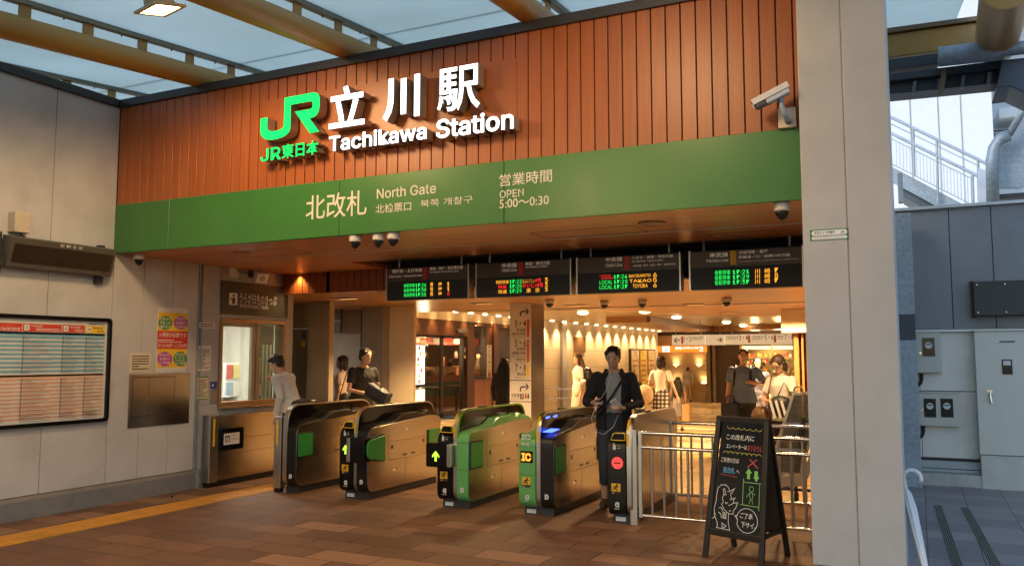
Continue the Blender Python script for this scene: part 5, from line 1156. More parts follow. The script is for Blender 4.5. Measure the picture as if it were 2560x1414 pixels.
for nm, cx_, mt, sk in (('woman_symbol', 1314, M_red, 1), ('man_symbol', 1321, mat('symbol_blue', (.03, .08, .22), .4), 0)):
    p = cq(cx_, 990); m = MB(); yy = cy - .0142
    m.prism([(p.x + .012 * math.cos(k * .6283), p.z + .035 + .012 * math.sin(k * .6283)) for k in range(10)], (0, yy, 0), X, Z, (0, .001, 0))
    m.prism([(p.x - (.024 if sk else .014), p.z - .012), (p.x - (.007 if sk else .016), p.z + .02), (p.x + (.007 if sk else .016), p.z + .02), (p.x + (.024 if sk else .014), p.z - .012)], (0, yy, 0), X, Z, (0, .001, 0)); m.box(p.x - .010, p.x + .010, yy, yy + .001, p.z - .04, p.z - .0121); m.build(nm, mt, PC)

# ---- restaurant front (plane x = XR, facing the concourse)
RS = thing('restaurant', 'brown restaurant shopfront with sliding glass doors under a lit cream fascia', 'shopfront', (XR, 20, 0))
def xr(px, py, d=0): return V(px, py, 'x', XR + d)
y_at = lambda px: xr(px, 890).y
yA, yD1, yD2, yJ, yW, yP, yE = y_at(1020), y_at(1108), y_at(1168), y_at(1186), y_at(1217), y_at(1232), y_at(1300)
m = MB(); m.box(XR - .3, XR, yA - 2.5, yE, 2.565, 2.80); m.build('fascia', M_cream, RS)
m = MB(); m.box(XR - .3, XR - .01, yA - 2.5, yJ, 2.15, 2.564); m.box(XR - .25, XR + .02, yD2, yJ, 0, 2.149); m.box(XR - .2, XR - .02, yW, yP, .95, 2.564); m.box(XR - .2, XR + .04, yP, yP + .35, 0, 2.564); m.box(XR - .2, XR, yJ, yE, 2.47, 2.5639); m.build('frame', M_brown, RS, bevel=.005)
m = MB(); m.box(XR - .08, XR - .03, yD1 - .06, yD1 + .06, 0, 2.149); m.box(XR - .08, XR - .03, yD2 - .16, yD2 - .001, 0, 2.149); m.box(XR - .08, XR - .03, yA - 2.4, yD2 - .161, 2.08, 2.149); m.box(XR - .08, XR - .03, yA - 2.4, yD2 - .161, 0, .12); m.box(XR - .06, XR + .03, yJ, yP, .95, 1.02); m.build('door_frame', M_dbrown, RS)
Mg = glassmat('shop_glass', (.10, .09, .08), .90)
m = MB(); m.box(XR - .060, XR - .052, yA - 2.3, yD1 - .061, .121, 2.079); m.box(XR - .060, XR - .052, yD1 + .061, yD2 - .161, .121, 2.079); m.build('door_pane', Mg, RS)
m = MB(); m.box(XR - .060, XR - .052, yJ, yW, 1.021, 2.469); m.box(XR - .060, XR - .052, yP + .351, yE, .2, 2.469); m.build('window_pane', Mg, RS)
m = MB(); m.box(XR - .05, XR - .01, yJ, yP, 0, .949); m.build('wainscot', woodmat('wainscot_wood', (.30, .12, .045), (.42, .18, .07), .4, 'z', wave=('y', .12, .06)), RS)
m = MB(); a, b = y_at(1141), y_at(1162); m.box(XR - .01, XR + .06, a, b, 2.24, 2.34); m.build('door_sensor', M_steel2, RS, bevel=.008)
m = MB(); m.prism([(yD2 - .11, 1.72), (yD2 - .05, 1.72), (yD2 - .08, 1.88)], (XR - .0295, 0, 0), Y, Z, (.002, 0, 0)); m.box(XR - .0295, XR - .0275, yD2 - .12, yD2 - .04, 1.55, 1.62); m.build('door_sticker', M_paper, RS)
m = MB(); m.tube([(XR + .03, yD2 - .02, 1.05), (XR + .03, yD2 - .02, 1.5)], .015, 8); m.build('door_handle', M_chrome, RS)
bn = thing('shop_banner', 'narrow white vertical banner with brush lettering on the restaurant front', 'banner', xr(1223, 900, .05))
p, q = xr(1217.5, 944, .05), xr(1229, 862, .05); m = MB(); m.box(XR + .045, XR + .05, p.y, q.y, p.z, q.z); m.build('cloth', M_offwhite, bn)
m = MB(); hh = (q.z - p.z) / 8.6
for i, ch in enumerate('揚げたて天ぷら'): text(m, ch, (XR + .0515, p.y + .06, q.z - (i + .95) * hh), Y, Z, h=hh * .8, w=(q.y - p.y) - .12, bold=.01)
m.build('lettering', M_ink, bn)
m = MB(); c = Vector((XR + .051, (p.y + q.y) / 2, p.z + hh * .75)); m.lathe([(.10, 0), (.10, .001), (0, .001)], c, 20, axis=(1, 0, 0)); m.build('round_mark', mat('banner_mark', (.30, .14, .05), .5), bn)
# inside the restaurant
RI = thing('restaurant_interior', 'dim restaurant interior with an orange counter and red shelf seen through the glass', 'room', (XR - 2, 20, 0))
m = MB(); m.box(XR - 5, XR - 4.9, 14, 27, 0, 2.8); m.box(XR - 5, XR - .3, 27, 27.1, 0, 2.8); m.box(XR - 5, XR - .3, 13.9, 14, 0, 2.8); m.build('wall', mat('restaurant_wall', (.10, .05, .025), .6), RI); m = MB(); m.box(XR - 5, XR - .3, 14, 27, 2.8, 2.85); m.build('ceiling', M_brown, RI); m = MB(); m.box(XR - 5, XR - .1, 14, 27, .002, .012); m.build('floor', M_brown, RI)
m = MB(); m.box(XR - 2.4, XR - 2.2, 15, 26, .0, 1.02); m.build('counter', woodmat('counter_wood', (.40, .17, .06), (.5, .22, .08), .35, 'y'), RI); m = MB(); m.box(XR - 2.19, XR - 2.17, 16, 26, .35, .8); m.build('teal_panel', mat('teal_panel', (.03, .12, .11), .4), RI)
m = MB(); m.box(XR - 2.45, XR - 2.15, 15, 26, 1.05, 1.28); m.build('bamboo_screen', mat('bamboo', (.50, .30, .12), .5, var=.4, scale=30), RI); m = MB(); m.box(XR - 2.9, XR - 2.7, 18.5, 26, 1.98, 2.22); m.build('red_shelf', mat('red_shelf', (.50, .05, .03), .4), RI)
m = MB()
for k in range(5): m.box(XR - 2.69, XR - 2.68, 19 + k * 1.3, 19.5 + k * 1.3, 2.02, 2.18)
m.build('menu_strip', M_paper, RI)
tw = random.Random(11); tm_ = [MB() for _ in range(3)]
for k in range(70):
    yy = 15.5 + tw.random() * 10; w_ = tw.uniform(.04, .16); h_ = tw.uniform(.08, .34); zz = tw.choice((1.02, 1.02, 1.55, 1.28)); xx_ = XR - tw.choice((2.1, 2.25, 1.6)) + tw.uniform(-.1, .1)
    tm_[k % 3].box(xx_, xx_ + .1, yy, yy + w_, zz, zz + h_)
for k, c_ in enumerate(((.60, .50, .35), (.35, .12, .05), (.06, .035, .02))): tm_[k].build('tableware', mat('tableware_%d' % k, c_, .35), RI)['kind'] = 'stuff'
m = MB()
for k in range(9): m.box(XR - 1.3, XR - .7, 15 + k * 1.25, 15.5 + k * 1.25, .70, .74); m.box(XR - 1.03, XR - .97, 15.22 + k * 1.25, 15.28 + k * 1.25, .012, .70)
m.build('table', M_dbrown, RI)
E_pend = emi('pendant_glow', (1, .62, .25), 5.0)
for k, yy in enumerate((17.6, 21.4, 24.4)):
    p = Vector((XR - 2.1, yy, 1.95)); t = thing('pendant_lamp', ('pendant lamp glowing behind the left door of the restaurant', 'pendant lamp glowing behind the right door of the restaurant', 'pendant lamp glowing behind the restaurant window')[k], 'lamp', p, 'pendant lamps in the restaurant')
    m = MB(); m.lathe([(.03, .16), (.10, .10), (.13, -.02), (.12, -.02)], p, 14); m.build('shade', mat('pendant_shade', (.75, .55, .30), .5, emit=(1, .55, .2), es=1.2), t, smooth=True); m = MB(); m.ell(p - Z * .03, .06, .06, .06); m.build('bulb', E_pend, t); m = MB(); m.tube([p + Z * .15, p + Z * .85], .006, 6); m.build('cord', M_ink, t)
    l = bpy.data.lights.new('pendant_light', 'POINT'); l.energy = 170; l.color = LAMP; l.shadow_soft_size = .08; o = bpy.data.objects.new('pendant_light', l); COL.objects.link(o); o.location = p - Z * .15; par(o, t)
# lit menu boxes standing at the corner of the restaurant
def menu_box(label, a, b, col, n):
    p, q = xr(*a, .35), xr(*b, .35); t = thing('menu_lightbox', label, 'light box', (XR + .3, p.y, p.z), 'lit menu boxes at the restaurant door')
    m = MB(); m.box(XR + .2, XR + .345, p.y - .03, q.y + .03, p.z - .03, q.z + .03); m.build('case', M_dbrown, t); m = MB(); m.box(XR + .3451, XR + .35, p.y, q.y, p.z, q.z); m.build('lit_face', emi('menu_' + n, col, 1.5), t)
    rr_ = random.Random(len(label)); m = MB(); mm = MB()
    for k in range(7):
        c = (XR + .3512, p.y + (q.y - p.y) * rr_.uniform(.2, .8), p.z + (q.z - p.z) * (k + .5) / 7); r = min(q.z - p.z, 1) * .065
        (m if k % 2 else mm).lathe([(r, 0), (r, .001), (0, .001)], c, 12, axis=(1, 0, 0))
    m.build('food_picture', mat('food_yellow', (.7, .45, .08), .5, emit=(.7, .4, .05), es=.6), t); mm.build('food_picture', mat('food_brown', (.30, .18, .05), .5, emit=(.3, .15, .03), es=.6), t)
menu_box('tall white lit menu box at the corner of the restaurant doors', (1034, 961), (1062, 863), (1.0, .96, .90), 'white')
menu_box('lower yellow lit menu box below the tall white one', (1034, 1006), (1062, 972), (1.0, .80, .35), 'yellow')

# ---- cream tiled wall with washers
CW = thing('cream_tiled_wall', 'long cream tiled wall washed by a row of downlights', 'wall', (XR, 32, -.6))
yC0, yC1 = yE, 39.2
m = MB(); m.box(XR - .3, XR, yC0, yC1, -.7, 2.80); m.build('tiling', M_cw, CW); m = MB(); a, b = y_at(1400), y_at(1411); m.box(XR, XR + .10, a, b, -.7, 2.79); m.build('steel_pilaster', M_steel2, CW)
m = MB(); a, b = xr(1434, 880), xr(1461, 843); m.box(XR + .001, XR + .05, a.y, b.y, a.z, b.z); m.build('niche_panel', mat('niche_brown', (.20, .10, .035), .5), CW); m = MB(); a, b = xr(1434, 902), xr(1450, 880); m.box(XR + .001, XR + .04, a.y, b.y, a.z, b.z); m.build('niche_lining', mat('niche_orange', (.45, .25, .08), .5), CW)
PS = thing('poster_case', 'triple lit poster case on the cream tiled wall', 'poster case', xr(1602, 920))
a, b = xr(1573, 1000), xr(1633, 873); m = MB(); m.box(XR + .001, XR + .10, a.y, b.y, -.5, b.z); m.build('frame', M_dbrown, PS)
w_ = (b.y - a.y) / 3; zt_ = b.z - .06
pal = [(.62, .55, .35), (.70, .55, .12), (.62, .50, .32)]
for k in range(3):
    m = MB(); m.box(XR + .101, XR + .108, a.y + w_ * k + .10, a.y + w_ * (k + 1) - .10, .1, zt_); m.build('poster', mat('case_poster_%s' % 'abc'[k], pal[k], .5, var=.35, scale=2.5), PS)
m = MB()
for k in range(3):
    for r in range(6): dashes(m, (XR + .1095, a.y + w_ * k + .2, .25 + r * .22), Y, Z, w_ - .5, .12, 1, rnd, fill=1, word=(.1, .4))
m.build('print', M_red, PS)
for k in range(8):
    p = Vector((XR + .20, yA + .3 + k * (yE - yA) / 7.6, 2.798)); downlight(('first', 'second', 'third', 'fourth', 'fifth', 'sixth', 'seventh', 'eighth')[k] + ' downlight over the restaurant fascia counting from the cream column', p, 34, .08, R(85), 'downlights washing the restaurant fascia', tilt=(-.25, 0, -1), blend=.9, drop=.03)
ords = ['first', 'second', 'third', 'fourth', 'fifth', 'sixth', 'seventh', 'eighth', 'ninth', 'tenth', 'eleventh', 'twelfth', 'thirteenth', 'fourteenth']
for k in range(14):
    p = Vector((XR + .30, yC0 + .8 + k * (yC1 - yC0 - 1) / 13.5, 2.798)); downlight(ords[k] + ' downlight over the cream tiled wall counting from the platform column', p, 105, .08, R(96), 'downlights washing the cream tiled wall', tilt=(-.20, 0, -1), blend=1.0, drop=.03)
# handrails along the ramp
def handrail(label, x, y0, y1, hs=(.62, .88), side=1):
    t = thing('handrail', label, 'handrail', (x, y0, 0), 'steel handrails beside the ramp'); n = max(2, int((y1 - y0) / 1.3)); m = MB()
    for h in hs: m.tube([(x, y0 + (y1 - y0) * k / n, floor_z(y0 + (y1 - y0) * k / n) + h) for k in range(n + 1)], .024, 10)
    m.build('rail', M_chrome, t, smooth=True)
    for k in range(n + 1):
        yy = y0 + (y1 - y0) * k / n; m = MB(); m.tube([(x - .10 * side, yy, floor_z(yy)), (x - .10 * side, yy, floor_z(yy) + hs[1] - .02)], .022, 8)
        for h in hs: m.tube([(x - .10 * side, yy, floor_z(yy) + h - .06), (x, yy, floor_z(yy) + h - .06), (x, yy, floor_z(yy) + h)], .012, 6)
        m.build('post', M_steel2, t, smooth=True)
handrail('steel double handrail in front of the cream tiled wall', -9.5, 21.5, 28)
handrail('short steel double handrail in front of the restaurant window', -10.4, 20.5, 22.6)
# ---- inner ceilings
IC = thing('concourse_ceiling', 'pale slatted concourse ceiling beyond the lowered timber part', 'ceiling', (-6, 25, 2.8))
m = MB(); m.prism([(-24, 13.0), (8, 13.0), (8, 46), (-24, 46)], (0, 0, 2.8005), X, Y, (0, 0, .2)); m.build('ceiling_slats', M_ceil, IC)
m = MB(); A_ = [V(1570, 806, 'z', 2.62), V(1752, 829, 'z', 2.62), V(1990, 822, 'z', 2.62)]
for a, b in zip(A_[:-1], A_[1:]): m.bar(a + Z * .09, b + (b - a).normalized() * .4 + Z * .09, 1.4, .18)
m.build('bulkhead', M_soffit_in, IC)
m = MB()
for a in ((-10.5, 20.0), (-7.0, 24.0)): m.box(a[0], a[0] + 9, a[1], a[1] + .05, 2.79, 2.80)
m.build('ceiling_trim', M_steel2, IC)
dl = [(1457, 780), (1612, 777), (1556, 794), (1691, 791), (1711, 806), (1765, 815), (1807, 821), (1816, 804), (1858, 812), (1892, 819), (1925, 827)]
wd = ['far left of the hall near the cream tiled wall', 'above the man in the dark jacket', 'above the woman in the plaid skirt', 'left of the ceiling bulkhead', 'over the back wall with uplights', 'over the gap between the hanging sign and the orange sign', 'over the middle of the hanging platform sign', 'before the bulkhead on the pillar side', 'over the platform 5 and 6 panel', 'over the platform 7 and 8 panel', 'closest to the lit shop at the back']
for k, (a, b) in enumerate(dl): downlight('round hall downlight ' + wd[k], V(a, b, 'z', 2.798), 230 if k % 2 == 0 else 130, .15, R(130), 'downlights in the concourse ceiling', rs=.12, drop=.06)
for k, (a, b) in enumerate(((1940, 789), (1962, 786), (1988, 783), (2012, 780))): downlight(ords[k] + ' downlight in the row above the lit cream fascia by the pillar', (V(a, b, 'y', 15.6).x, 15.6, 2.458), 14, .05, R(90), 'downlights by the lit cream fascia', tilt=(.0, .35, -1))
downlight('added downlight in the lowered ceiling brightening the cream column', (-7.0, 10.7, 2.458), 75, .06, R(120), 'downlights over the gates')  # extra lamp added to brighten the front of the cream column
downlight('added downlight in the lowered ceiling brightening the platform column', (-5.0, 11.2, 2.458), 20, .06, R(120), 'downlights over the gates')  # likewise added, to lift the face of the platform column
# lamps set into the lowered timber ceiling that light the gates from inside
for k, (xx, yy) in enumerate(((-5.4, 10.0), (-3.3, 10.0), (-1.4, 10.0))): downlight(('downlight in the lowered ceiling behind the first departure board', 'downlight in the lowered ceiling behind the Latin lettered board', 'downlight in the lowered ceiling behind the yellow line board')[k], (xx, yy, 2.458), 50, .07, R(140), 'downlights over the gates', rs=.08)
for k, (xx, yy) in enumerate(((-6.0, 15.5), (-2.5, 15.0), (-4.5, 20.0), (-8.5, 17.0))): downlight(('downlight over the path to the restaurant', 'downlight over the man in the blue shirt', 'downlight over the girl with the paper bag', 'downlight over the person with very long black hair')[k], (xx, yy, 2.799 if not (k == 1) else 2.458), 250, .07, R(140), 'downlights over the concourse', rs=.1)
# ---- back of the hall
def fz(y): return floor_z(y)
BW = thing('back_wall', 'beige back wall lit by small scalloped uplights at the end of the concourse', 'wall', (-9, 40.5, -.6))
m = MB(); yrect(m, (1600, 1012), (1768, 838), 40.5, .3); m.build('wall_panel', mat('beige_back_wall', (.36, .25, .12), .5), BW)
for k, (a, b) in enumerate(((1747, 912), (1690, 912), (1692, 957), (1760, 957))):
    p = V(a, b, 'y', 40.4); t = thing('wall_uplight', ('upper right', 'upper left', 'lower left', 'lower right')[k] + ' scalloped uplight on the beige back wall', 'wall light', p, 'uplights on the back wall')
    m = MB(); m.lathe([(.02, -.10), (.14, .0), (.13, .0)], p, 12); m.build('bowl', M_cream, t); m = MB(); m.lathe([(.125, -.01), (.125, .004), (0, .004)], p, 12); m.build('lamp', emi('uplight_glow', (1, .75, .4), 14), t)
    l = bpy.data.lights.new('uplight_lamp', 'SPOT'); l.energy = 22; l.color = LAMP; l.spot_size = R(120); l.spot_blend = .9; l.shadow_soft_size = .05; o = bpy.data.objects.new('uplight_lamp', l); COL.objects.link(o); o.location = p + Z * .05; o.rotation_euler = (R(180), 0, 0); par(o, t)
OS = thing('orange_sign', 'long orange platform sign with a white arrow field over the back wall', 'sign', V(1705, 872, 'y', 40))
m = MB(); yrect(m, (1643, 880), (1766, 864), 40.0, .15); m.build('panel', emi('orange_sign_face', (1.0, .20, .015), .95), OS); m = MB(); yrect(m, (1656, 879), (1674, 865), 39.985, .012); m.build('arrow_field', emi('sign_white_field', (1, .92, .75), .9), OS)
m = MB(); tp(m, '↓', (1661, 877), (1669, 866.5), 'y', 39.98, X, Z, bold=.02); m.build('arrow', M_ink, OS); m = MB(); tp(m, '2', (1748, 877), (1758, 865.5), 'y', 39.98, X, Z, bold=.02); tp(m, '青梅線', (1688, 874), (1704, 866), 'y', 39.98, X, Z, bold=.02); tp(m, '五日市線 立川方面', (1706, 872), (1746, 866), 'y', 39.98, X, Z, bold=.02); m.build('lettering', emi('sign_letter_glow', (1, .92, .75), .9), OS)
m = MB(); yrect(m, (1600, 864), (2100, 760), 40.6, .3); o = m.build('upper_back_wall', mat('dark_upper_wall', (.07, .04, .022), .5)); tag(o, 'dark brown wall band above the signs at the back of the hall', 'wall')
DW = thing('dark_wall', 'dark brown wall with two steel edged columns right of the back wall', 'wall', V(1810, 1000, 'y', 40.2))
m = MB(); yrect(m, (1768, 1008), (1852, 838), 40.3, .4); m.build('wall_panel', mat('dark_brown_wall', (.055, .03, .018), .5), DW); m = MB(); yrect(m, (1768, 1006), (1774, 838), 40.1, .19); m.build('column', mat('column_grey_brown', (.16, .12, .08), .4), DW); m = MB(); yrect(m, (1783, 1006), (1787, 838), 40.1, .19); m.build('column', mat('column_grey_brown', (.16, .12, .08), .4), DW)
SH = thing('gift_shop', 'small lit shop with a bright upper shelf at the back of the hall', 'shop', V(1925, 1000, 'y', 39))
m = MB(); yrect(m, (1852, 1010), (2100, 1003), 39.0, 3); yrect(m, (1852, 1003), (2100, 838), 42.0, .2); m.build('back_wall', mat('shop_back', (.35, .24, .11), .5), SH); m = MB(); yrect(m, (1852, 873), (1928, 864), 39.4, .1); yrect(m, (1932, 873), (1992, 863), 39.4, .1); m.build('lit_valance', emi('valance_glow', (1.0, .72, .30), 1.3), SH)
m = MB(); yrect(m, (1852, 1008), (1855, 862), 39.2, .2); yrect(m, (1928, 905), (1931, 862), 39.2, .2); yrect(m, (1855, 895), (1992, 892), 39.6, .5); yrect(m, (1855, 910), (1992, 908), 39.6, .5); m.build('shelf', mat('shop_shelf', (.30, .20, .10), .4), SH)
m = MB(); yrect(m, (1880, 913), (1912, 904.5), 39.3, .1); m.build('name_board', M_ink, SH)
gp = {'red': (.55, .05, .03), 'orange': (.80, .35, .06), 'cream': (.75, .62, .40), 'brown': (.20, .09, .04), 'green': (.12, .25, .08)}
gr = random.Random(5); mbs = {k: MB() for k in gp}
for row in (892, 908, 930, 950, 970):
    px_ = 1858
    while px_ < 1990:
        w_ = gr.uniform(3, 7); k = gr.choice(list(gp)); yrect(mbs[k], (px_, row), (px_ + w_ * .8, row - gr.uniform(5, 11)), 39.7, .3); px_ += w_
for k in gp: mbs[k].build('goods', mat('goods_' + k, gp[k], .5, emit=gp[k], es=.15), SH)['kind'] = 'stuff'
m = MB(); yrect(m, (1852, 1008), (1992, 972), 39.5, .3); m.build('counter', mat('shop_counter', (.30, .17, .07), .5), SH)
for k in range(2):
    l = bpy.data.lights.new('shop_lamp', 'POINT'); l.energy = 45; l.color = LAMP; l.shadow_soft_size = .2; o = bpy.data.objects.new('shop_lamp', l); COL.objects.link(o); o.location = V(1890 + 60 * k, 868, 'y', 39.0); par(o, SH)
# hanging platform direction sign
HS = thing('platform_sign', 'long hanging white platform direction sign with arrows and numbers 1 to 8', 'sign', V(1830, 848, 'y', 28))
hy = 28.0
for nm, a, b in (('panel', (1680, 862.5), (1762, 836)), ('panel', (1764, 862), (1810, 835.5)), ('panel', (1812, 861), (1985, 833.5))): m = MB(); yrect(m, a, b, hy, .16); m.build(nm, mat('sign_panel_white', (.72, .62, .44), .4, emit=(1, .80, .50), es=.22), HS, bevel=.01)
m = MB()
for a in (1690, 1752, 1800, 1830, 1900, 1970): p = V(a, 836, 'y', hy + .08); m.tube([(p.x, hy + .08, p.z), (p.x, hy + .08, 2.80)], .015, 6)
m.build('hanger', M_steel2, HS)
m = MB()
for s, l, u_, bo in (('←', (1685, 857), (1700, 843), .02), ('1・2', (1710, 852), (1728, 840.5), .008), ('青梅線 五日市線', (1730, 845), (1758, 841), .01), ('→', (1792, 855), (1806, 842), .02), ('中央線 東京方面', (1816, 845), (1845, 840.5), .01), ('3・4', (1848, 850), (1869, 838), .008), ('中央線 高尾方面', (1880, 844), (1909, 839.5), .01), ('5・6', (1912, 849), (1933, 837), .008), ('南武線', (1944, 843), (1958, 838.5), .01), ('7・8', (1962, 848), (1983, 836), .008)): tp(m, s, l, u_, 'y', hy - .004, X, Z, bold=bo)
for a, b, c in ((1730, 1755, 848), (1816, 1842, 848.5), (1880, 1906, 848), (1944, 1957, 847)): yrect(m, (a, c), (b, c - 1.2), hy - .004, .003)
m.build('lettering', M_ink, HS)
m = MB()
for a, b, c, d_ in ((1703, 858, 1708, 841), (1870, 856, 1875, 838), (1935, 855, 1940, 837)): yrect(m, (a, b), (c, d_), hy - .005, .004)
m.build('line_bar', mat('line_orange', (.75, .16, .03), .4), HS)
# right edge of the hall: lit fascia and timber jambs
FA = thing('lit_fascia', 'washed cream fascia box over timber jambs beside the white pillar', 'fascia', V(1990, 810, 'y', 16))
m = MB(); a, b = V(1953, 831, 'y', 16), V(2060, 785, 'y', 16); m.box(a.x, b.x + 1, 16, 16.4, a.z, 2.456); m.build('fascia_panel', M_cream, FA)
for a, b in ((1984, 1996), (2003, 2008), (2015, 2040)):
    p, q = V(a, 850, 'y', 16.1), V(b, 850, 'y', 16.1); m = MB(); m.box(p.x, q.x, 16.1, 16.3, 0, V(1953, 832, 'y', 16).z - .002); m.build('timber_jamb', woodmat('jamb_wood', (.36, .13, .04), (.48, .19, .06), .35, 'z'), FA)
m = MB(); p, q = V(1980, 850, 'y', 16.4), V(2060, 850, 'y', 16.4); m.box(p.x, q.x + 1, 16.45, 16.5, 0, 2.1); m.build('dark_infill', M_brown, FA)
m = MB(); m.box(2.2, 2.4, 12.3, 46, -.7, 3.0); o = m.build('concourse_side_wall', M_gw2); tag(o, 'plain side wall of the concourse hidden behind the white pillar', 'wall')
m = MB(); m.box(-.62, -.30, 9.3, 16.0, 0, 2.458); m.box(-.62, -.30, 6.8, 9.3, 0, 2.738); o = m.build('entrance_side_wall', M_panel_grey); tag(o, 'panelled wall running inward behind the white pillar', 'wall')
# luggage trolley far away
LT = thing('luggage_trolley', 'flat luggage trolley parked by the dark wall at the back', 'trolley', V(1800, 1001, 'z', -.6))
o_ = V(1800, 1001, 'z', -.6); m = MB(); m.box(o_.x - .45, o_.x + .35, o_.y - .3, o_.y + .3, -.42, -.36); m.build('deck', M_cream, LT)
m = MB(); m.tube([(o_.x - .42, o_.y - .28, -.36), (o_.x - .42, o_.y - .28, .30), (o_.x + .10, o_.y - .28, .30), (o_.x + .10, o_.y - .28, -.36)], .02, 8); m.tube([(o_.x - .42, o_.y - .28, .0), (o_.x + .10, o_.y - .28, .0)], .016, 6); m.build('handle', M_chrome, LT, smooth=True)
for a, b in ((-.38, -.2), (.28, -.2), (-.38, .2), (.28, .2)):
    m = MB(); m.tube([(o_.x + a - .02, o_.y + b, -.51), (o_.x + a + .02, o_.y + b, -.51)], .085, 12); m.build('castor', M_rubber, LT)

# ---- folded mesh screen on castors behind the railings
FS = thing('mesh_screen_cart', 'tilted steel mesh folding screen on castors leaning by the pillar', 'folding screen', V(1985, 1240, 'z', 0))
sy_ = 9.75
A0, A1, A2 = V(1883, 1215, 'y', sy_), V(1925, 1115, 'y', sy_), V(1988, 985, 'y', sy_ + .12)
B1 = Vector((A2.x + .75, A2.y, A2.z + .02))
m = MB(); lo = V(1938, 1195, 'y', sy_)
pl = [V(1922, 1180, 'y', sy_), V(1984, 984, 'y', sy_), V(2060, 980, 'y', sy_), V(2000, 1186, 'y', sy_)]
for a, b in zip(pl, pl[1:] + pl[:1]): m.bar(a, b, .035, .035, up=(0, 1, 0))
m.build('frame', mat('screen_frame', (.55, .47, .34), .35, .5), FS, bevel=.004)
m = MB()
for k in range(1, 14):
    u_ = k / 14; m.tube([pl[0].lerp(pl[3], u_), pl[1].lerp(pl[2], u_)], .005, 5)
for k in range(1, 7):
    u_ = k / 7; m.tube([pl[0].lerp(pl[1], u_), pl[3].lerp(pl[2], u_)], .005, 5)
m.build('wire_mesh', M_steel2, FS)
m = MB(); m.prism([(q.x, q.z) for q in pl], (0, sy_ + .03, 0), X, Z, (0, .006, 0)); m.build('backing_sheet', mat('screen_sheet', (.30, .255, .19), .4, .3), FS)
m = MB()
for u_ in (.30, .62): m.bar(pl[0].lerp(pl[1], u_) - Y * .03, pl[3].lerp(pl[2], u_) - Y * .03, .02, .03)
m.build('cross_rail', M_chrome, FS)
m = MB(); ypoly(m, [(1905, 1196), (2005, 1183), (2030, 1120), (2040, 1100), (2040, 1150), (2010, 1215), (1905, 1216)], sy_ - .06, .03); m.build('tray', mat('cart_tray_cream', (.62, .54, .38), .35), FS, bevel=.008)
m = MB(); p = V(1990, 1218, 'y', sy_ - .05); q = V(1990, 1240, 'y', sy_ - .05)
for a in (1915, 1990, 2035):
    p = V(a, 1210, 'y', sy_); m.tube([(p.x, sy_, p.z), (p.x, sy_, .09)], .018, 8); m.tube([(p.x - .02, sy_ + .02, .055), (p.x + .02, sy_ + .02, .055)], .055, 14)
m.bar((V(1900, 1228, 'y', sy_).x, sy_, .14), (V(2045, 1228, 'y', sy_).x, sy_, .14), .03, .03); m.build('castor_base', M_dark, FS)
um = thing('hooked_umbrella', 'cream umbrella handle hooked over the tilted mesh screen', 'umbrella', V(1996, 975, 'y', sy_ - .05))
m = MB(); c = V(1996, 975, 'y', sy_ - .06); r = .045; m.tube([c + Vector((r * math.cos(t_), 0, r * math.sin(t_))) for t_ in [R(200 - 20 * k) for k in range(11)]] + [c + Vector((r, 0, -.06)), c + Vector((r - .01, .02, -.30))], .011, 8); m.build('handle', mat('bamboo_handle', (.60, .42, .18), .4), um, smooth='all')
m = MB(); m.tube([c + Vector((r - .01, .02, -.30)), c + Vector((r - .02, .03, -.40)), c + Vector((r - .05, .05, -.75))], [.014, .035, .012], 10); m.build('folded_canopy', mat('umbrella_dark', (.05, .05, .06), .6), um, smooth='all')

# ================================================================ outside on the right: yard wall, meters, stairs, white building
WY = 11.95
YW = thing('yard_wall', 'blue grey panelled yard wall with paler lower panels and a metal coping', 'wall', (1, WY, 0))
M_bg = mat('blue_grey_panel', (.235, .235, .245), .45, var=.05, scale=3, stain=.15)
M_lowp = mat('lower_wall_panel', (.80, .75, .66), .5, var=.05, scale=3, stain=.2)
m = MB(); js = [-.95, -.085, .405, .875, 1.55, 2.4, 3.4, 4.6]
for a, b in zip(js[:-1], js[1:]): m.box(a + .005, b - .005, WY, WY + .15, 1.945, 3.49)
m.build('upper_panel', M_bg, YW, bevel=.003); m = MB(); m.box(-.95, 4.6, WY + .02, WY + .14, 0.05, 3.5); m.build('core', M_ink, YW)
m = MB()
for a, b in zip([-.95, -.01, .74, 1.7, 4.6][:-1], [-.01, .74, 1.7, 4.6]): m.box(a + .003, b - .003, WY - .01, WY + .1, 1.165, 1.90); m.box(a + .003, b - .003, WY - .01, WY + .1, .33, 1.155)
m.build('lower_panel', M_lowp, YW, bevel=.002); m = MB(); m.box(-.95, 4.6, WY - .05, WY + .2, 3.49, 3.53); m.box(-.95, 4.6, WY - .06, WY + .1, 1.905, 1.94); m.build('coping', mat('aluminium_coping', (.52, .54, .55), .4, .4), YW, bevel=.003)
m = MB(); m.box(-.95, 4.6, WY - .02, WY + .1, .20, .29); m.box(-.95, 4.6, WY - .03, WY + .1, .155, .19); m.build('base_rail', mat('base_rail', (.42, .45, .44), .5), YW); m = MB(); m.box(-.95, .70, WY - .20, WY + .1, 0, .15); m.build('kerb', mat('kerb_pale', (.50, .47, .41), .7, stain=.4), YW, bevel=.01)
GC = thing('galvanised_column', 'galvanised steel column at the left end of the yard wall', 'column', (-.2, 11.6, 0))
a, b = V(2240, 700, 'y', 11.5), V(2284, 700, 'y', 11.5); m = MB(); m.box(a.x, b.x, 11.5, 11.75, .0, 1.80); m.box(a.x, b.x, 11.5, 11.75, 2.12, 3.4); m.build('shaft', M_galv, GC, bevel=.004); m = MB(); m.box(a.x + .002, b.x - .002, 11.505, 11.74, 1.80, 2.12); m.build('dark_band', mat('dark_slate', (.06, .07, .08), .5), GC)
m = MB()
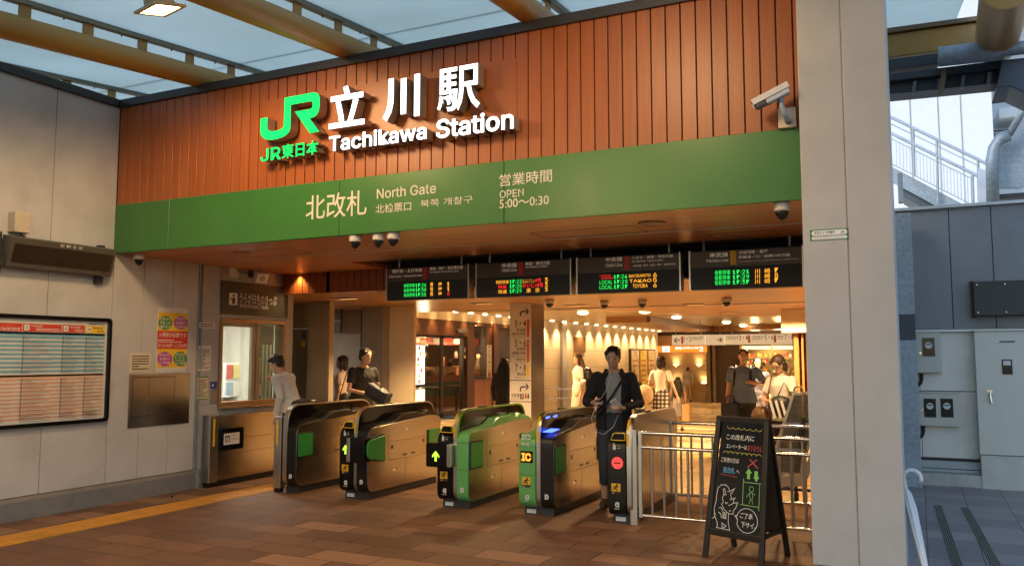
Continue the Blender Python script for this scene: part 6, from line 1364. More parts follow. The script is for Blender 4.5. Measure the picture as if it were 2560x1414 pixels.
for z in (.62, 1.55, 2.35): m.box(a.x - .003, b.x + .003, 11.494, 11.5, z, z + .012)
for z in (.56, .70, 1.49, 1.63, 2.29, 2.43): m.tube([(b.x - .03, 11.499, z), (b.x - .03, 11.488, z)], .012, 8)
m.build('joint_plate', M_galv, GC)
M_mb = mat('meter_box_grey', (.54, .53, .45), .42, var=.04)
def meter(label, a, b, wins, lock):
    p, q = V(*a, 'y', WY - .14), V(*b, 'y', WY - .14); t = thing('meter_box', label, 'meter box', (p.x, WY - .1, q.z), 'electricity meter boxes on the yard wall')
    m = MB(); m.box(p.x, q.x, WY - .14, WY - .012, p.z, q.z); m.build('box', M_mb, t, bevel=.008); m = MB(); m.box(p.x - .006, q.x + .006, WY - .15, WY - .012, q.z + .0005, q.z + .012); m.build('lid_drip', M_mb, t)
    for (c, d) in wins:
        u_, v_ = V(*c, 'y', WY - .142), V(*d, 'y', WY - .142); m = MB(); m.box(u_.x, v_.x, WY - .146, WY - .1405, u_.z, v_.z); f = m.build('window', M_gloss, t, bevel=.003)
        m = MB(); w_ = v_.x - u_.x; h_ = v_.z - u_.z; m.lathe([(w_ * .30, 0), (w_ * .30, .002), (0, .002)], (u_.x + w_ * .5, WY - .1465, u_.z + h_ * .60), 16, axis=(0, -1, 0)); m.build('dial', M_lab, f)
        m = MB(); m.box(u_.x + w_ * .28, v_.x - w_ * .28, WY - .1488, WY - .1486, u_.z + h_ * .62, u_.z + h_ * .68); m.build('dial_print', M_ink, f)
    l_ = V(*lock, 'y', WY - .142); m = MB(); m.tube([(l_.x, WY - .14, l_.z), (l_.x, WY - .152, l_.z)], .014, 12); m.build('lock', M_chrome, t)
meter('meter box with a single dark window, on the upper pale panel of the yard wall', (2291, 931), (2352, 830), [((2307, 890), (2336, 844))], (2301, 882))
meter('wide meter box with two dark windows, on the lower pale panel of the yard wall', (2294, 1063), (2399, 983), [((2311, 1042), (2339, 996)), ((2353, 1042), (2382, 996))], (2304, 1024))
for lb, a in (('black bent conduit below the single window meter box', (2304, 933)), ('black bent conduit below the wide meter box', (2308, 1064))):
    p = V(*a, 'y', WY - .08); m = MB(); m.tube([p, p - Z * .07, p + Vector((-.015, 0, -.12)), p + Vector((-.06, .01, -.16)), p + Vector((-.12, .02, -.175))], .021, 10); o = m.build('conduit', M_rubber, smooth='all'); tag(o, lb, 'conduit', 'conduits on the yard wall')
SC = thing('switch_cabinet', 'tall grey green switch cabinet with a chrome handle on the yard wall', 'cabinet', (1, WY - .2, 0))
p, q = V(2450, 1135, 'y', 11.72), V(2450, 828, 'y', 11.72); m = MB(); m.box(p.x, p.x + 1.0, 11.72, WY - .012, p.z, q.z); m.build('door', mat('cabinet_grey', (.62, .60, .51), .4, var=.03), SC, bevel=.006); m = MB(); m.box(p.x + .01, p.x + 1.0, 11.735, WY - .012, 0, p.z - .008); m.build('plinth', mat('plinth_grey', (.56, .54, .46), .45), SC, bevel=.004); m = MB(); m.box(p.x - .01, p.x + 1.01, 11.70, WY - .012, q.z + .001, q.z + .02); m.build('drip_edge', M_mb, SC)
a, b = V(2506, 935, 'y', 11.715), V(2530, 898, 'y', 11.715); m = MB(); m.box(a.x, b.x, 11.712, 11.719, a.z, b.z); f = m.build('window', M_gloss, SC); m = MB(); m.box(a.x + .015, b.x - .015, 11.709, 11.7115, (a.z + b.z) / 2 + .02, b.z - .015); m.build('dial', M_lab, f)
a, b = V(2487, 857, 'y', 11.715), V(2545, 849, 'y', 11.715); m = MB(); m.box(a.x, b.x, 11.716, 11.7195, a.z, b.z); m.build('name_plate', M_paper, SC); m = MB(); dashes(m, (a.x + .05, 11.715, a.z + .006), X, Z, b.x - a.x - .08, .022, 1, rnd, fill=1, lh=.8, word=(.1, .2)); m.build('name_print', M_ink, SC)
a = V(2475, 980, 'y', 11.71); m = MB(); m.box(a.x - .03, a.x + .03, 11.708, 11.7195, a.z - .01, a.z + .03); m.tube([(a.x, 11.70, a.z + .01), (a.x, 11.69, a.z - .05), (a.x + .01, 11.69, a.z - .13)], .014, 10); m.build('handle', M_chrome, SC, smooth=True)
BB = thing('black_box', 'black steel housing mounted high on the yard wall', 'housing', V(2500, 745, 'y', WY))
a, b = V(2432, 789, 'y', WY - .22), V(2600, 698, 'y', WY - .22); m = MB(); m.box(a.x + .02, b.x, WY - .22, WY - .06, a.z, b.z); m.build('case', M_dark, BB, bevel=.006); m = MB(); m.box(a.x - .005, a.x + .03, WY - .10, WY - .01, a.z - .02, b.z + .02); m.build('wall_bracket', M_dark, BB); m = MB()
for zz in (a.z + .04, b.z - .04):
    for xx in (a.x + .06, a.x + .36): m.tube([(xx, WY - .2201, zz), (xx, WY - .226, zz)], .009, 8)
m.build('bolt', M_steel2, BB)
for k, (lb, A_, B_) in enumerate((('slotted drain channel in the yard paving closest to the pillar', (2344, 1263), (2400, 1430)), ('slotted drain channel in the yard paving closest to the switch cabinet', (2412, 1268), (2500, 1430)))):
    a, b = V(*A_, 'z', 0), V(*B_, 'z', 0); d_ = (b - a).normalized(); s_ = d_.cross(Z); t = thing('drain_channel', lb, 'drain', a, 'drain channels in the yard paving')
    m = MB(); m.bar(a + Z * .003, b + Z * .003, .075, .004); m.build('channel', M_ink, t); m = MB()
    for j in range(5): m.bar(a + Z * .006 + s_ * (-.032 + .016 * j), b + Z * .006 + s_ * (-.032 + .016 * j), .005, .005)
    m.build('grate', M_steel2, t)
# umbrella leaning on the pillar
UB = thing('white_umbrella', 'furled white translucent umbrella leaning against the white pillar', 'umbrella', (-.04, 6.4, 0))
p0 = V(2264, 1215, 'y', 6.42); p1 = V(2312, 1414, 'y', 6.30); dd = (p1 - p0).normalized(); pe = p0 + dd * (p0.z / -dd.z) * .985
m = MB(); c = V(2284, 1178, 'y', 6.42); r_ = .055
cc_ = p0 - dd * .06 + Vector((r_, 0, 0)); m.tube([p0 + dd * .03, p0 - dd * .06] + [cc_ + Vector((-r_ * math.cos(R(18 * k)), 0, r_ * math.sin(R(18 * k)))) for k in range(1, 11)] + [cc_ + Vector((r_, 0, -.02))], .0125, 10); m.build('handle', mat('white_plastic', (.80, .78, .80), .3), UB, smooth='all')
m = MB(); m.tube([p0, pe], .006, 8); m.build('shaft', M_chrome, UB)
M_vin = glassmat('umbrella_vinyl', (.88, .90, .93), .15, .25)
m = MB(); n = 12; prof = [(0, .013), (.05, .022), (.18, .030), (.40, .026), (.7, .018), (.92, .010)]; L_ = (pe - p0).length
k0 = len(m.v); sx_ = dd.cross(Y).normalized(); sy2 = dd.cross(sx_)
for t_, rr_ in prof:
    c = p0 + dd * (.02 + t_ * (L_ - .04))
    for j in range(24): a_ = 2 * math.pi * j / 24; q_ = rr_ * (1.25 if j % 3 == 0 else .85); m.v.append(tuple(c + (sx_ * math.cos(a_) + sy2 * math.sin(a_)) * q_))
for i in range(len(prof) - 1):
    for j in range(24): m.f.append((k0 + i * 24 + j, k0 + i * 24 + (j + 1) % 24, k0 + (i + 1) * 24 + (j + 1) % 24, k0 + (i + 1) * 24 + j)); m.m.append(0)
m.build('folded_canopy', M_vin, UB, smooth='all')
# steel roof edge and gutters over the yard
RE = thing('yard_roof_edge', 'tan steel roof beam with gutters and dark louvred cladding over the yard', 'roof', V(2350, 100, 'y', 9.6))
m = MB(); ypoly(m, [(2040, 111), (2500, 48), (2520, 105), (2040, 169)], 9.8, .5); m.build('fascia_beam', M_tan, RE, bevel=.01); m = MB(); ypoly(m, [(2040, 95), (2465, 37), (2465, 48), (2040, 107)], 9.75, .3); m.build('upper_rail', mat('rail_brown', (.16, .10, .05), .45), RE)
m = MB(); ypoly(m, [(2040, 172), (2345, 133), (2345, 158), (2040, 195)], 9.4, .2); ypoly(m, [(2040, 207), (2510, 150), (2506, 170), (2040, 224)], 9.4, .3); ypoly(m, [(2040, 227), (2500, 172), (2495, 208), (2040, 254)], 9.5, .3); m.build('dark_cladding', mat('dark_blue_steel', (.035, .045, .06), .4), RE, bevel=.004)
m = MB()
for a in (2283, 2345, 2405, 2470): ypoly(m, [(a, 203 - (a - 2283) * .12), (a + 9, 202 - (a - 2283) * .12), (a + 5, 233 - (a - 2283) * .12), (a - 4, 234 - (a - 2283) * .12)], 9.42, .07)
m.build('rib', mat('rib_grey', (.12, .15, .19), .4), RE); m = MB(); ypoly(m, [(2353, 170), (2366, 168), (2366, 192), (2356, 232), (2345, 236), (2352, 195)], 9.3, .09); m.build('bracket', mat('bracket_brown', (.20, .13, .08), .5), RE)
m = MB(); a, b = V(2345, 143, 'y', 9.2), V(2508, 125, 'y', 9.2); m.tube([a, b], .10, 18); m.tube([b, b + (b - a) * .9], .065, 16); m.build('gutter_pipe', M_galv, RE, smooth=True)
m = MB(); ypoly(m, [(2505, 150), (2600, 140), (2600, 250), (2525, 215), (2490, 220)], 9.3, .6); m.build('steel_knee', mat('steel_knee', (.06, .08, .12), .4), RE, bevel=.01)
m = MB(); p0_, p1_ = V(2520, -40, 'y', 7.5), V(2490, 112, 'y', 9.7); m.tube([p0_, p1_], [.20, .20], 24)
m.build('downpipe_duct', M_tan, RE, smooth=True)
# white building beyond, with a galvanised stair
WB = thing('white_building', 'white panelled building beyond the yard with a small projecting unit', 'building', V(2350, 400, 'y', 24))
M_wb = mat('white_cladding', (.80, .82, .84), .4, var=.02)
xs_ = [V(a, 300, 'y', 24).x for a in (2150, 2216, 2277, 2347, 2404, 2484)]; m = MB()
for a, b in zip(xs_[:-1], xs_[1:]): m.box(a + .02, b - .02, 24, 24.3, 3.2, 14)
m.build('cladding_panel', M_wb, WB); m = MB(); m.box(xs_[0] - 3, xs_[-1] - .02, 24.05, 32, 3.2, 14); m.box(xs_[-1], 14, 27, 34, 3.2, 14); m.build('core', mat('white_wall_core', (.66, .68, .70), .5), WB)
m = MB(); yrect(m, (2497, 297), (2560, 263), 26, .9); m.build('wall_unit', M_wb, WB, bevel=.03); m = MB(); yrect(m, (2484, 325), (2560, 319), 26.3, .5); yrect(m, (2484, 330), (2560, 327), 26.3, .5); m.build('ledge_rail', M_galv, WB)
SR = thing('outside_stair', 'galvanised outside stair with a barred handrail in front of the white building', 'stair', V(2350, 480, 'y', 17))
sy_ = 17.0
def yb(mb, a, b, w, y=sy_): mb.bar(V(*a, 'y', y), V(*b, 'y', y), .04, w, up=(0, 0, 1))
m = MB(); ypoly(m, [(2200, 405), (2243, 424), (2410, 512), (2410, 540), (2350, 520), (2243, 462), (2200, 440)], sy_ + .1, .05); m.build('stringer', M_galv, SR); m = MB(); ypoly(m, [(2254, 466), (2345, 513), (2300, 516), (2258, 492)], sy_ + .2, .9); m.build('soffit', mat('stair_soffit', (.10, .11, .12), .4, .5), SR)
m = MB(); P0, P1 = (2200, 280), (2470, 411); m.tube([V(*P0, 'y', sy_), V(*P1, 'y', sy_)], .028, 10); m.tube([V(2200, 320, 'y', sy_), V(2445, 440, 'y', sy_)], .028, 10); m.tube([V(2200, 297, 'y', sy_), V(2445, 414, 'y', sy_)], .010, 6); m.tube([V(2200, 333, 'y', sy_), V(2430, 447, 'y', sy_)], .010, 6); m.tube([V(2200, 395, 'y', sy_), V(2430, 512, 'y', sy_)], .010, 6); m.build('handrail', mat('pale_galvanised', (.50, .58, .66), .4, .4), SR, smooth=True)
for a, tp_, bt in ((2283, 322, 440), (2342, 351, 507), (2431, 436, 520), (2445, 402, 520)):
    m = MB(); m.tube([V(a, tp_, 'y', sy_), V(a + 3, bt, 'y', sy_)], .022, 8); m.build('post', M_galv, SR)
k = 2240
while k < 2430:
    f = (k - 2200) / 230; m = MB(); m.tube([V(k, 333 + f * 114, 'y', sy_), V(k + 2, 395 + f * 117, 'y', sy_)], .007, 5); k += 8.5; m.build('baluster', mat('pale_galvanised', (0, 0, 0)), SR)
S2 = thing('galvanised_stair', 'second galvanised stair with a solid plate side rising at the picture edge', 'stair', V(2520, 450, 'y', 14))
m = MB(); ypoly(m, [(2492, 395), (2530, 330), (2600, 215), (2600, 450), (2548, 470), (2492, 470)], 14, .06); m.build('side_plate', M_galv, S2); m = MB(); m.tube([V(2482, 505, 'y', 13.8), V(2480, 400, 'y', 13.8), V(2486, 370, 'y', 13.8), V(2500, 348, 'y', 13.8), V(2522, 338, 'y', 13.8)], .085, 14); m.tube([V(2522, 338, 'y', 13.8), V(2620, 170, 'y', 13.8)], .05, 10); m.build('handrail', M_galv, S2, smooth='all'); m = MB(); yrect(m, (2496, 498), (2600, 478), 13.9, .3); m.build('landing_beam', M_dark, S2)
m = MB(); ypoly(m, [(2446, 420), (2474, 428), (2474, 520), (2448, 520)], 15.5, .06); m.build('end_plate', mat('end_plate', (.55, .60, .66), .4), S2)
m = MB(); yrect(m, (2246, 505), (2256, 432), 12.5, .15); o = m.build('drain_pipe', M_galv); tag(o, 'short grey pipe end above the yard wall beside the pillar', 'pipe')

# ================================================================ people
def solidify(mb, name, m_, parent, vox=.009, smooth=6, folds=0.0, fscale=.10, loc=None):
    me = bpy.data.meshes.new('s'); me.from_pydata(mb.v, [], mb.f); o = bpy.data.objects.new('s', me)
    r = o.modifiers.new('r', 'REMESH'); r.mode = 'VOXEL'; r.voxel_size = vox
    s_ = o.modifiers.new('s', 'SMOOTH'); s_.iterations = smooth; s_.factor = .5
    if folds:
        tx_ = bpy.data.textures.get('folds%g' % fscale) or bpy.data.textures.new('folds%g' % fscale, 'CLOUDS'); tx_.noise_scale = fscale; tx_.noise_depth = 2
        d_ = o.modifiers.new('d', 'DISPLACE'); d_.texture = tx_; d_.strength = folds; d_.texture_coords = 'LOCAL'; d_.mid_level = .5
    out = _eval(o); bpy.data.objects.remove(o); bpy.data.meshes.remove(me)
    out.materials.clear(); out.materials.append(m_); out.polygons.foreach_set('use_smooth', [True] * len(out.polygons)); out.name = name
    ob = bpy.data.objects.new(name, out); COL.objects.link(ob)
    if parent is not None: par(ob, parent)
    return ob
M_skin = mat('skin', (.58, .345, .225), .5, var=.06, scale=14)
M_hair = mat('black_hair', (.016, .011, .009), .45, var=.4, scale=60, bump=.4, bscale=160, streak=(3, 3, .4))
M_hairb = mat('brown_hair', (.05, .026, .014), .45, var=.4, scale=60, bump=.4, bscale=160, streak=(3, 3, .4))
def cloth(n, c, r=.85): return mat('cloth_' + n, c, r, var=.12, scale=9, bump=.12, bscale=220)
def person(label, loc, facing, H, top, bottom, hair='short', lean=0.0, head=(0, 0), le=None, lw=None, re=None, rw=None, lh=None, rh=None, sleeve=.5, leglen=1.0, skirt=None, feet=True, vox=.011, hairmat=None, female=False, jacket=None, shoes=(.03, .03, .03), knees=None, ankles=None, group=None, curl=(.6, .6), face=True, longhair=.45, tuck=False, wide=1.0):
    """Skeleton in metres for 1.70 m, facing local +Y; grown to one skin, clothes and hair as parts."""
    sc = H / 1.70; t = thing('person', label, 'person', loc, group)
    B = Matrix.Translation(Vector(loc)) @ Matrix.Rotation(math.atan2(-facing[0], facing[1]), 4, 'Z') @ Matrix.Scale(sc, 4)
    LM = Matrix.Translation((0, 0, .95)) @ Matrix.Rotation(-R(lean), 4, 'X') @ Matrix.Translation((0, 0, -.95))
    def w(p): return B @ Vector(p)
    def u(p): return B @ (LM @ Vector(p))
    HM = Matrix.Translation((0, 0, 1.53)) @ Matrix.Rotation(R(head[1]), 4, 'Z') @ Matrix.Rotation(-R(head[0]), 4, 'X') @ Matrix.Translation((0, 0, -1.53))
    def hd(p): return B @ (LM @ (HM @ Vector(p)))
    HR = (B @ LM @ HM).to_3x3(); BR_ = (B @ LM).to_3x3(); W_ = wide * (.93 if female else 1.0)
    def tube(mb, pts, rs):
        mb.tube(pts, [r * sc for r in rs], 12)
        for p, r in zip(pts, rs): mb.ell(p, r * sc, r * sc, r * sc, 10, 8)
    def torso(mb, g, lo=0, hi=9):
        secs = [(.86, .150, .105, 0), (.95, .158 if not female else .165, .112, 0), (1.08, .135 if not female else .120, .098, .005), (1.20, .150 if not female else .135, .105, .01), (1.32, .168 if not female else .150, .112, .012), (1.40, .150, .085, -.005), (1.445, .085, .065, -.01), (1.47, .055, .052, -.008)]
        secs = [s_ for i, s_ in enumerate(secs) if lo <= i <= hi]; k = len(mb.v); n = 20
        if g > .01 and lo == 0: secs[0] = (.855, secs[0][1] + .030, secs[0][2] + .026, 0); secs[1] = (secs[1][0], secs[1][1] + .012, secs[1][2] + .012, 0)
        for z, rx, ry, yo in secs:
            for j in range(n): a = 2 * math.pi * j / n; mb.v.append(tuple(u((math.cos(a) * (rx * W_ + g), yo + math.sin(a) * (ry + g), z + (0 if g == 0 else 0)))))
        for q in range(len(secs) - 1):
            for j in range(n): mb.f.append((k + q * n + j, k + q * n + (j + 1) % n, k + (q + 1) * n + (j + 1) % n, k + (q + 1) * n + j)); mb.m.append(0)
        mb.f.append(tuple(k + j for j in reversed(range(n)))); mb.m.append(0); mb.f.append(tuple(k + (len(secs) - 1) * n + j for j in range(n))); mb.m.append(0)
    sh = {-1: Vector((-.178 * W_, -.008, 1.385)), 1: Vector((.178 * W_, -.008, 1.385))}
    el = {-1: Vector(le or (-.235, -.03, 1.11)), 1: Vector(re or (.235, -.03, 1.11))}
    wr = {-1: Vector(lw or (-.225, .05, .87)), 1: Vector(rw or (.225, .05, .87))}
    hdv = {-1: Vector(lh) if lh else None, 1: Vector(rh) if rh else None}
    kn = knees or {-1: (-.095, .03, .49), 1: (.095, .03, .49)}; an = ankles or {-1: (-.10, -.02, .085), 1: (.10, -.02, .085)}
    b = MB(); torso(b, 0)
    tube(b, [u((0, -.012, 1.44)), u((0, .0, 1.50)), hd((0, .012, 1.555))], [.056, .052, .050])
    b.ell(hd((0, .012, 1.625)), .074 * sc, .094 * sc, .100 * sc, 16, 12, rot=HR.normalized() if False else (HR * (1 / sc)))
    b.ell(hd((0, .040, 1.563)), .056 * sc, .058 * sc, .070 * sc, 14, 10, rot=HR * (1 / sc)); b.ell(hd((0, .082, 1.523)), .024 * sc, .018 * sc, .016 * sc, 10, 8, rot=HR * (1 / sc))
    if face:
        b.ell(hd((0, .108, 1.592)), .013 * sc, .016 * sc, .014 * sc, 10, 8, rot=HR * (1 / sc)); b.tube([hd((0, .094, 1.630)), hd((0, .108, 1.597))], [.009 * sc, .012 * sc], 8)
        for s_ in (-1, 1): b.ell(hd((s_ * .074, .008, 1.60)), .010 * sc, .020 * sc, .030 * sc, 10, 8, rot=HR * (1 / sc)); b.ell(hd((s_ * .030, .092, 1.643)), .024 * sc, .010 * sc, .009 * sc, 8, 6, rot=HR * (1 / sc))
        b.ell(hd((0, .098, 1.552)), .022 * sc, .010 * sc, .010 * sc, 10, 8, rot=HR * (1 / sc))
    for s_ in (-1, 1):
        tube(b, [u(sh[s_]), u(el[s_]), u(wr[s_])], [.050, .038, .026])
        d_ = hdv[s_] or (wr[s_] - el[s_]); d_ = d_.normalized(); nrm = d_.cross(Vector((0, 0, 1)));
        if nrm.length < .3: nrm = Vector((-s_, 0, 0)) if abs(d_.x) < .7 else Vector((0, 1, 0))
        nrm = (Vector((-s_, .25, 0)) - d_ * Vector((-s_, .25, 0)).dot(d_))
        if nrm.length < .2: nrm = Vector((0, 0, -1)) - d_ * Vector((0, 0, -1)).dot(d_)
        nrm.normalize(); acr = d_.cross(nrm)          # nrm = palm side, acr = across the knuckles
        wp = wr[s_]
        cu = curl[0 if s_ < 0 else 1]
        P = lambda a, c, n_: u(wp + d_ * a + acr * c + nrm * n_)
        b.tube([P(0, 0, 0), P(.045, 0, 0), P(.088, 0, .004)], [.026 * sc, .030 * sc, .028 * sc], 10); b.tube([P(.03, -.022, 0), P(.09, -.026, .003)], [.014 * sc, .014 * sc], 8); b.tube([P(.03, .022, 0), P(.088, .026, .003)], [.014 * sc, .013 * sc], 8)
        for j, (cx_, L1) in enumerate(((-.030, .068), (-.010, .078), (.010, .074), (.029, .058))):
            p0 = wp + d_ * (.088 if j < 3 else .082) + acr * cx_; a1 = cu * .9; a2 = cu * 1.9
            p1 = p0 + (d_ * math.cos(a1) + nrm * math.sin(a1)) * L1 * .55; p2 = p1 + (d_ * math.cos(a2) + nrm * math.sin(a2)) * L1 * .5
            b.tube([u(p0 - d_ * .02), u(p0), u(p1), u(p2)], [.0105 * sc, .0105 * sc, .0095 * sc, .008 * sc], 8)
        ts = -1; p0 = wp + d_ * .022 + acr * ts * .026; p1 = p0 + (d_ * .6 + acr * ts * .55 + nrm * .5).normalized() * .042; p2 = p1 + (d_ * .9 + nrm * .45).normalized() * .032
        b.tube([u(p0), u(p1), u(p2)], [.014 * sc, .0115 * sc, .009 * sc], 8)
        hip = Vector((s_ * .088, 0, .90)); k_, a_ = Vector(kn[s_]), Vector(an[s_])
        tube(b, [w(hip), w(hip.lerp(k_, .5)), w(k_), w(k_.lerp(a_, .35) + Vector((0, -.012, 0))), w(a_)], [.088, .074, .054, .052, .036])
        b.tube([w(a_), w(a_ + Vector((0, .02, -.03))), w(a_ + Vector((s_ * .015, .15, -.06)))], [.036 * sc, .036 * sc, .026 * sc], 10)
    solidify(b, 'body', M_skin, t, vox * .8 if face else vox)
    # clothes
    c = MB(); torso(c, .014 if jacket is None else .006, 1 if tuck else 0, 6)
    for s_ in (-1, 1):
        e = sh[s_].lerp(el[s_], min(1, sleeve * 2)) if sleeve <= .5 else el[s_]
        pts = [u(sh[s_]), u(e)]; rr_ = [.066, .060 if sleeve <= .5 else .054]
        if sleeve > .5: pts.append(u(el[s_].lerp(wr[s_], (sleeve - .5) * 2))); rr_.append(.042)
        c.tube(pts, [r * sc for r in rr_], 12); c.ell(pts[0], .064 * sc, .064 * sc, .064 * sc, 10, 8)
        if len(pts) > 2: c.ell(pts[1], .054 * sc, .054 * sc, .054 * sc, 10, 8)
    solidify(c, 'shirt', top, t, vox, 4, (.016 if jacket is None else .005) * sc, .09)
    if jacket is not None:
        for s_ in (-1, 1):
            c = MB(); k = len(c.v); n = 11; secs = [(.84, .205, .150, 0), (.95, .202, .152, 0), (1.10, .182, .142, .0), (1.22, .186, .145, .008), (1.33, .200, .148, .008), (1.405, .175, .116, -.01), (1.45, .112, .092, -.018)]
            a0, a1 = (R(118), R(272)) if s_ < 0 else (R(-92), R(62))
            for dr in (0, -.024):
                for z, rx, ry, yo in secs:
                    for j in range(n): a = a0 + (a1 - a0) * j / (n - 1); c.v.append(tuple(u((math.cos(a) * (rx + dr), yo + math.sin(a) * (ry + dr), z))))
            m_ = len(secs)
            def I(L, q, j): return L * m_ * n + q * n + j
            for q in range(m_ - 1):
                for j in range(n - 1):
                    c.f += [(I(0, q, j), I(0, q, j + 1), I(0, q + 1, j + 1), I(0, q + 1, j)), (I(1, q, j), I(1, q + 1, j), I(1, q + 1, j + 1), I(1, q, j + 1))]
                for j in (0, n - 1): f = (I(0, q, j), I(0, q + 1, j), I(1, q + 1, j), I(1, q, j)); c.f.append(f if j == 0 else f[::-1])
            for q in (0, m_ - 1):
                for j in range(n - 1): f = (I(0, q, j), I(1, q, j), I(1, q, j + 1), I(0, q, j + 1)); c.f.append(f if q == 0 else f[::-1])
            c.m = [0] * len(c.f)
            c.tube([u(sh[s_]), u(el[s_]), u(el[s_].lerp(wr[s_], .86))], [.074 * sc, .062 * sc, .046 * sc], 12); c.ell(u(sh[s_]), .074 * sc, .074 * sc, .074 * sc, 10, 8); c.ell(u(el[s_]), .062 * sc, .062 * sc, .062 * sc, 10, 8)
            tube(c, [u((s_ * .055, -.075, 1.455)), u((s_ * .085, -.01, 1.465)), u((s_ * .075, .065, 1.40))], [.022, .022, .016])
            solidify(c, 'jacket_half', jacket, t, vox * .8, 3, .008 * sc, .07)
    c = MB()
    if skirt:
        k = len(c.v); n = 28; z1 = skirt
        zs = [1.06, .95, .82, .5 * (.82 + z1), z1]
        for i, z in enumerate(zs):
            rx, ry = ((.132, .105), (.180, .130), (.195, .145), (.21, .165), (.225, .185))[i]
            for j in range(n): a = 2 * math.pi * j / n; f = 1 + .05 * math.cos(a * 7) * (i / 4); c.v.append(tuple(w((math.cos(a) * rx * f, math.sin(a) * ry * f, z))))
        for q in range(len(zs) - 1):
            for j in range(n): c.f.append((k + q * n + j, k + q * n + (j + 1) % n, k + (q + 1) * n + (j + 1) % n, k + (q + 1) * n + j))
        c.f.append(tuple(k + j for j in reversed(range(n)))); c.f.append(tuple(k + (len(zs) - 1) * n + j for j in range(n))); c.m = [0] * len(c.f)
        solidify(c, 'skirt', bottom, t, vox, 2)
    else:
        k = len(c.v); n = 20
        for z, rx, ry in ((1.02, .152, .116), (.95, .172, .126), (.86, .168, .120), (.80, .150, .105)):
            for j in range(n): a = 2 * math.pi * j / n; c.v.append(tuple(w((math.cos(a) * rx * W_, math.sin(a) * ry, z))))
        for q in range(3):
            for j in range(n): c.f.append((k + q * n + j, k + (q + 1) * n + j, k + (q + 1) * n + (j + 1) % n, k + q * n + (j + 1) % n))
        c.f.append(tuple(k + j for j in range(n))); c.f.append(tuple(k + 3 * n + j for j in reversed(range(n)))); c.m = [0] * len(c.f)
        for s_ in (-1, 1):
            hip = Vector((s_ * .088, 0, .90)); k_, a_ = Vector(kn[s_]), Vector(an[s_]); pts = [w(hip), w(hip.lerp(k_, .5)), w(k_), w(k_.lerp(a_, (leglen - .5) * 2 if leglen > .5 else .01))]
            c.tube(pts, [.104 * sc, .090 * sc, .072 * sc, .062 * sc], 12)
        solidify(c, 'trousers', bottom, t, vox, 4, .014 * sc, .08)
    if feet:
        for s_ in (-1, 1):
            a_ = Vector(an[s_]); c = MB(); c.tube([w(a_ + Vector((0, -.055, -.045))), w(a_ + Vector((0, .02, -.035))), w(a_ + Vector((s_ * .012, .12, -.050))), w(a_ + Vector((s_ * .016, .185, -.055)))], [.036 * sc, .046 * sc, .042 * sc, .026 * sc], 12); c.tube([w(a_ + Vector((0, -.02, -.03))), w(a_ + Vector((0, -.01, .02)))], [.046 * sc, .042 * sc], 10)
            solidify(c, 'shoe', cloth('shoe_%g' % shoes[0], shoes, .5), t, vox * .8, 2)
    hm = hairmat or M_hair; c = MB(); hr = HR * (1 / sc)
    c.ell(hd((0, -.012, 1.655)), .084 * sc, .098 * sc, .086 * sc, 18, 12, rot=hr); c.ell(hd((0, -.035, 1.60)), .080 * sc, .072 * sc, .080 * sc, 16, 10, rot=hr)
    rr_ = random.Random(len(label))
    for k in range(16): a = rr_.uniform(0, 2 * math.pi); e = rr_.uniform(.2, 1.3); c.ell(hd((math.cos(a) * math.cos(e) * .072, -.014 + math.sin(a) * math.cos(e) * .080, 1.655 + math.sin(e) * .070)), .022 * sc, .024 * sc, .020 * sc, 8, 6, rot=hr)
    for s_ in (-1, 1): c.ell(hd((s_ * .060, .055, 1.675)), .028 * sc, .030 * sc, .030 * sc, 8, 6, rot=hr); c.ell(hd((s_ * .074, .012, 1.625)), .014 * sc, .022 * sc, .034 * sc, 8, 6, rot=hr)
    c.ell(hd((.008, .060, 1.694)), .050 * sc, .018 * sc, .020 * sc, 10, 6, rot=hr)
    if hair == 'long':
        L = longhair
        for s_ in (-1, 0, 1): c.tube([hd((s_ * .055, -.055, 1.62)), u((s_ * .085, -.085, 1.48)), u((s_ * .10, -.125, 1.48 - L * .55)), u((s_ * .085, -.13, 1.48 - L))], [.050 * sc, .060 * sc, .062 * sc, .030 * sc], 12)
        for s_ in (-1, 1): c.tube([hd((s_ * .074, .0, 1.62)), hd((s_ * .085, .01, 1.52)), u((s_ * .11, -.02, 1.40))], [.026 * sc, .028 * sc, .018 * sc], 10)
    elif hair == 'bob':
        for s_ in (-1, 1): c.tube([hd((s_ * .070, .0, 1.64)), hd((s_ * .082, .0, 1.56)), hd((s_ * .070, .0, 1.49))], [.030 * sc, .034 * sc, .018 * sc], 10)
        c.ell(hd((0, -.055, 1.55)), .082 * sc, .050 * sc, .090 * sc, 14, 10, rot=hr)
    solidify(c, 'hair', hm, t, vox * .7, 2, .010 * sc, .03)
    if face:
        c = MB()
        for s_ in (-1, 1): c.ell(hd((s_ * .030, .0965, 1.628)), .0125 * sc, .004 * sc, .0052 * sc, 10, 6, rot=hr)
        c.build('eyes', mat('eye_dark', (.02, .012, .01), .2), t, smooth='all'); c = MB()
        for s_ in (-1, 1): c.ell(hd((s_ * .031, .099, 1.650)), .020 * sc, .004 * sc, .0035 * sc, 10, 6, rot=hr)
        c.build('eyebrows', hm, t, smooth='all'); c = MB(); c.ell(hd((0, .107, 1.551)), .020 * sc, .004 * sc, .0052 * sc, 10, 6, rot=hr); c.build('lips', mat('lips', (.38, .14, .11), .4), t, smooth='all')
    return t, u, w, sc
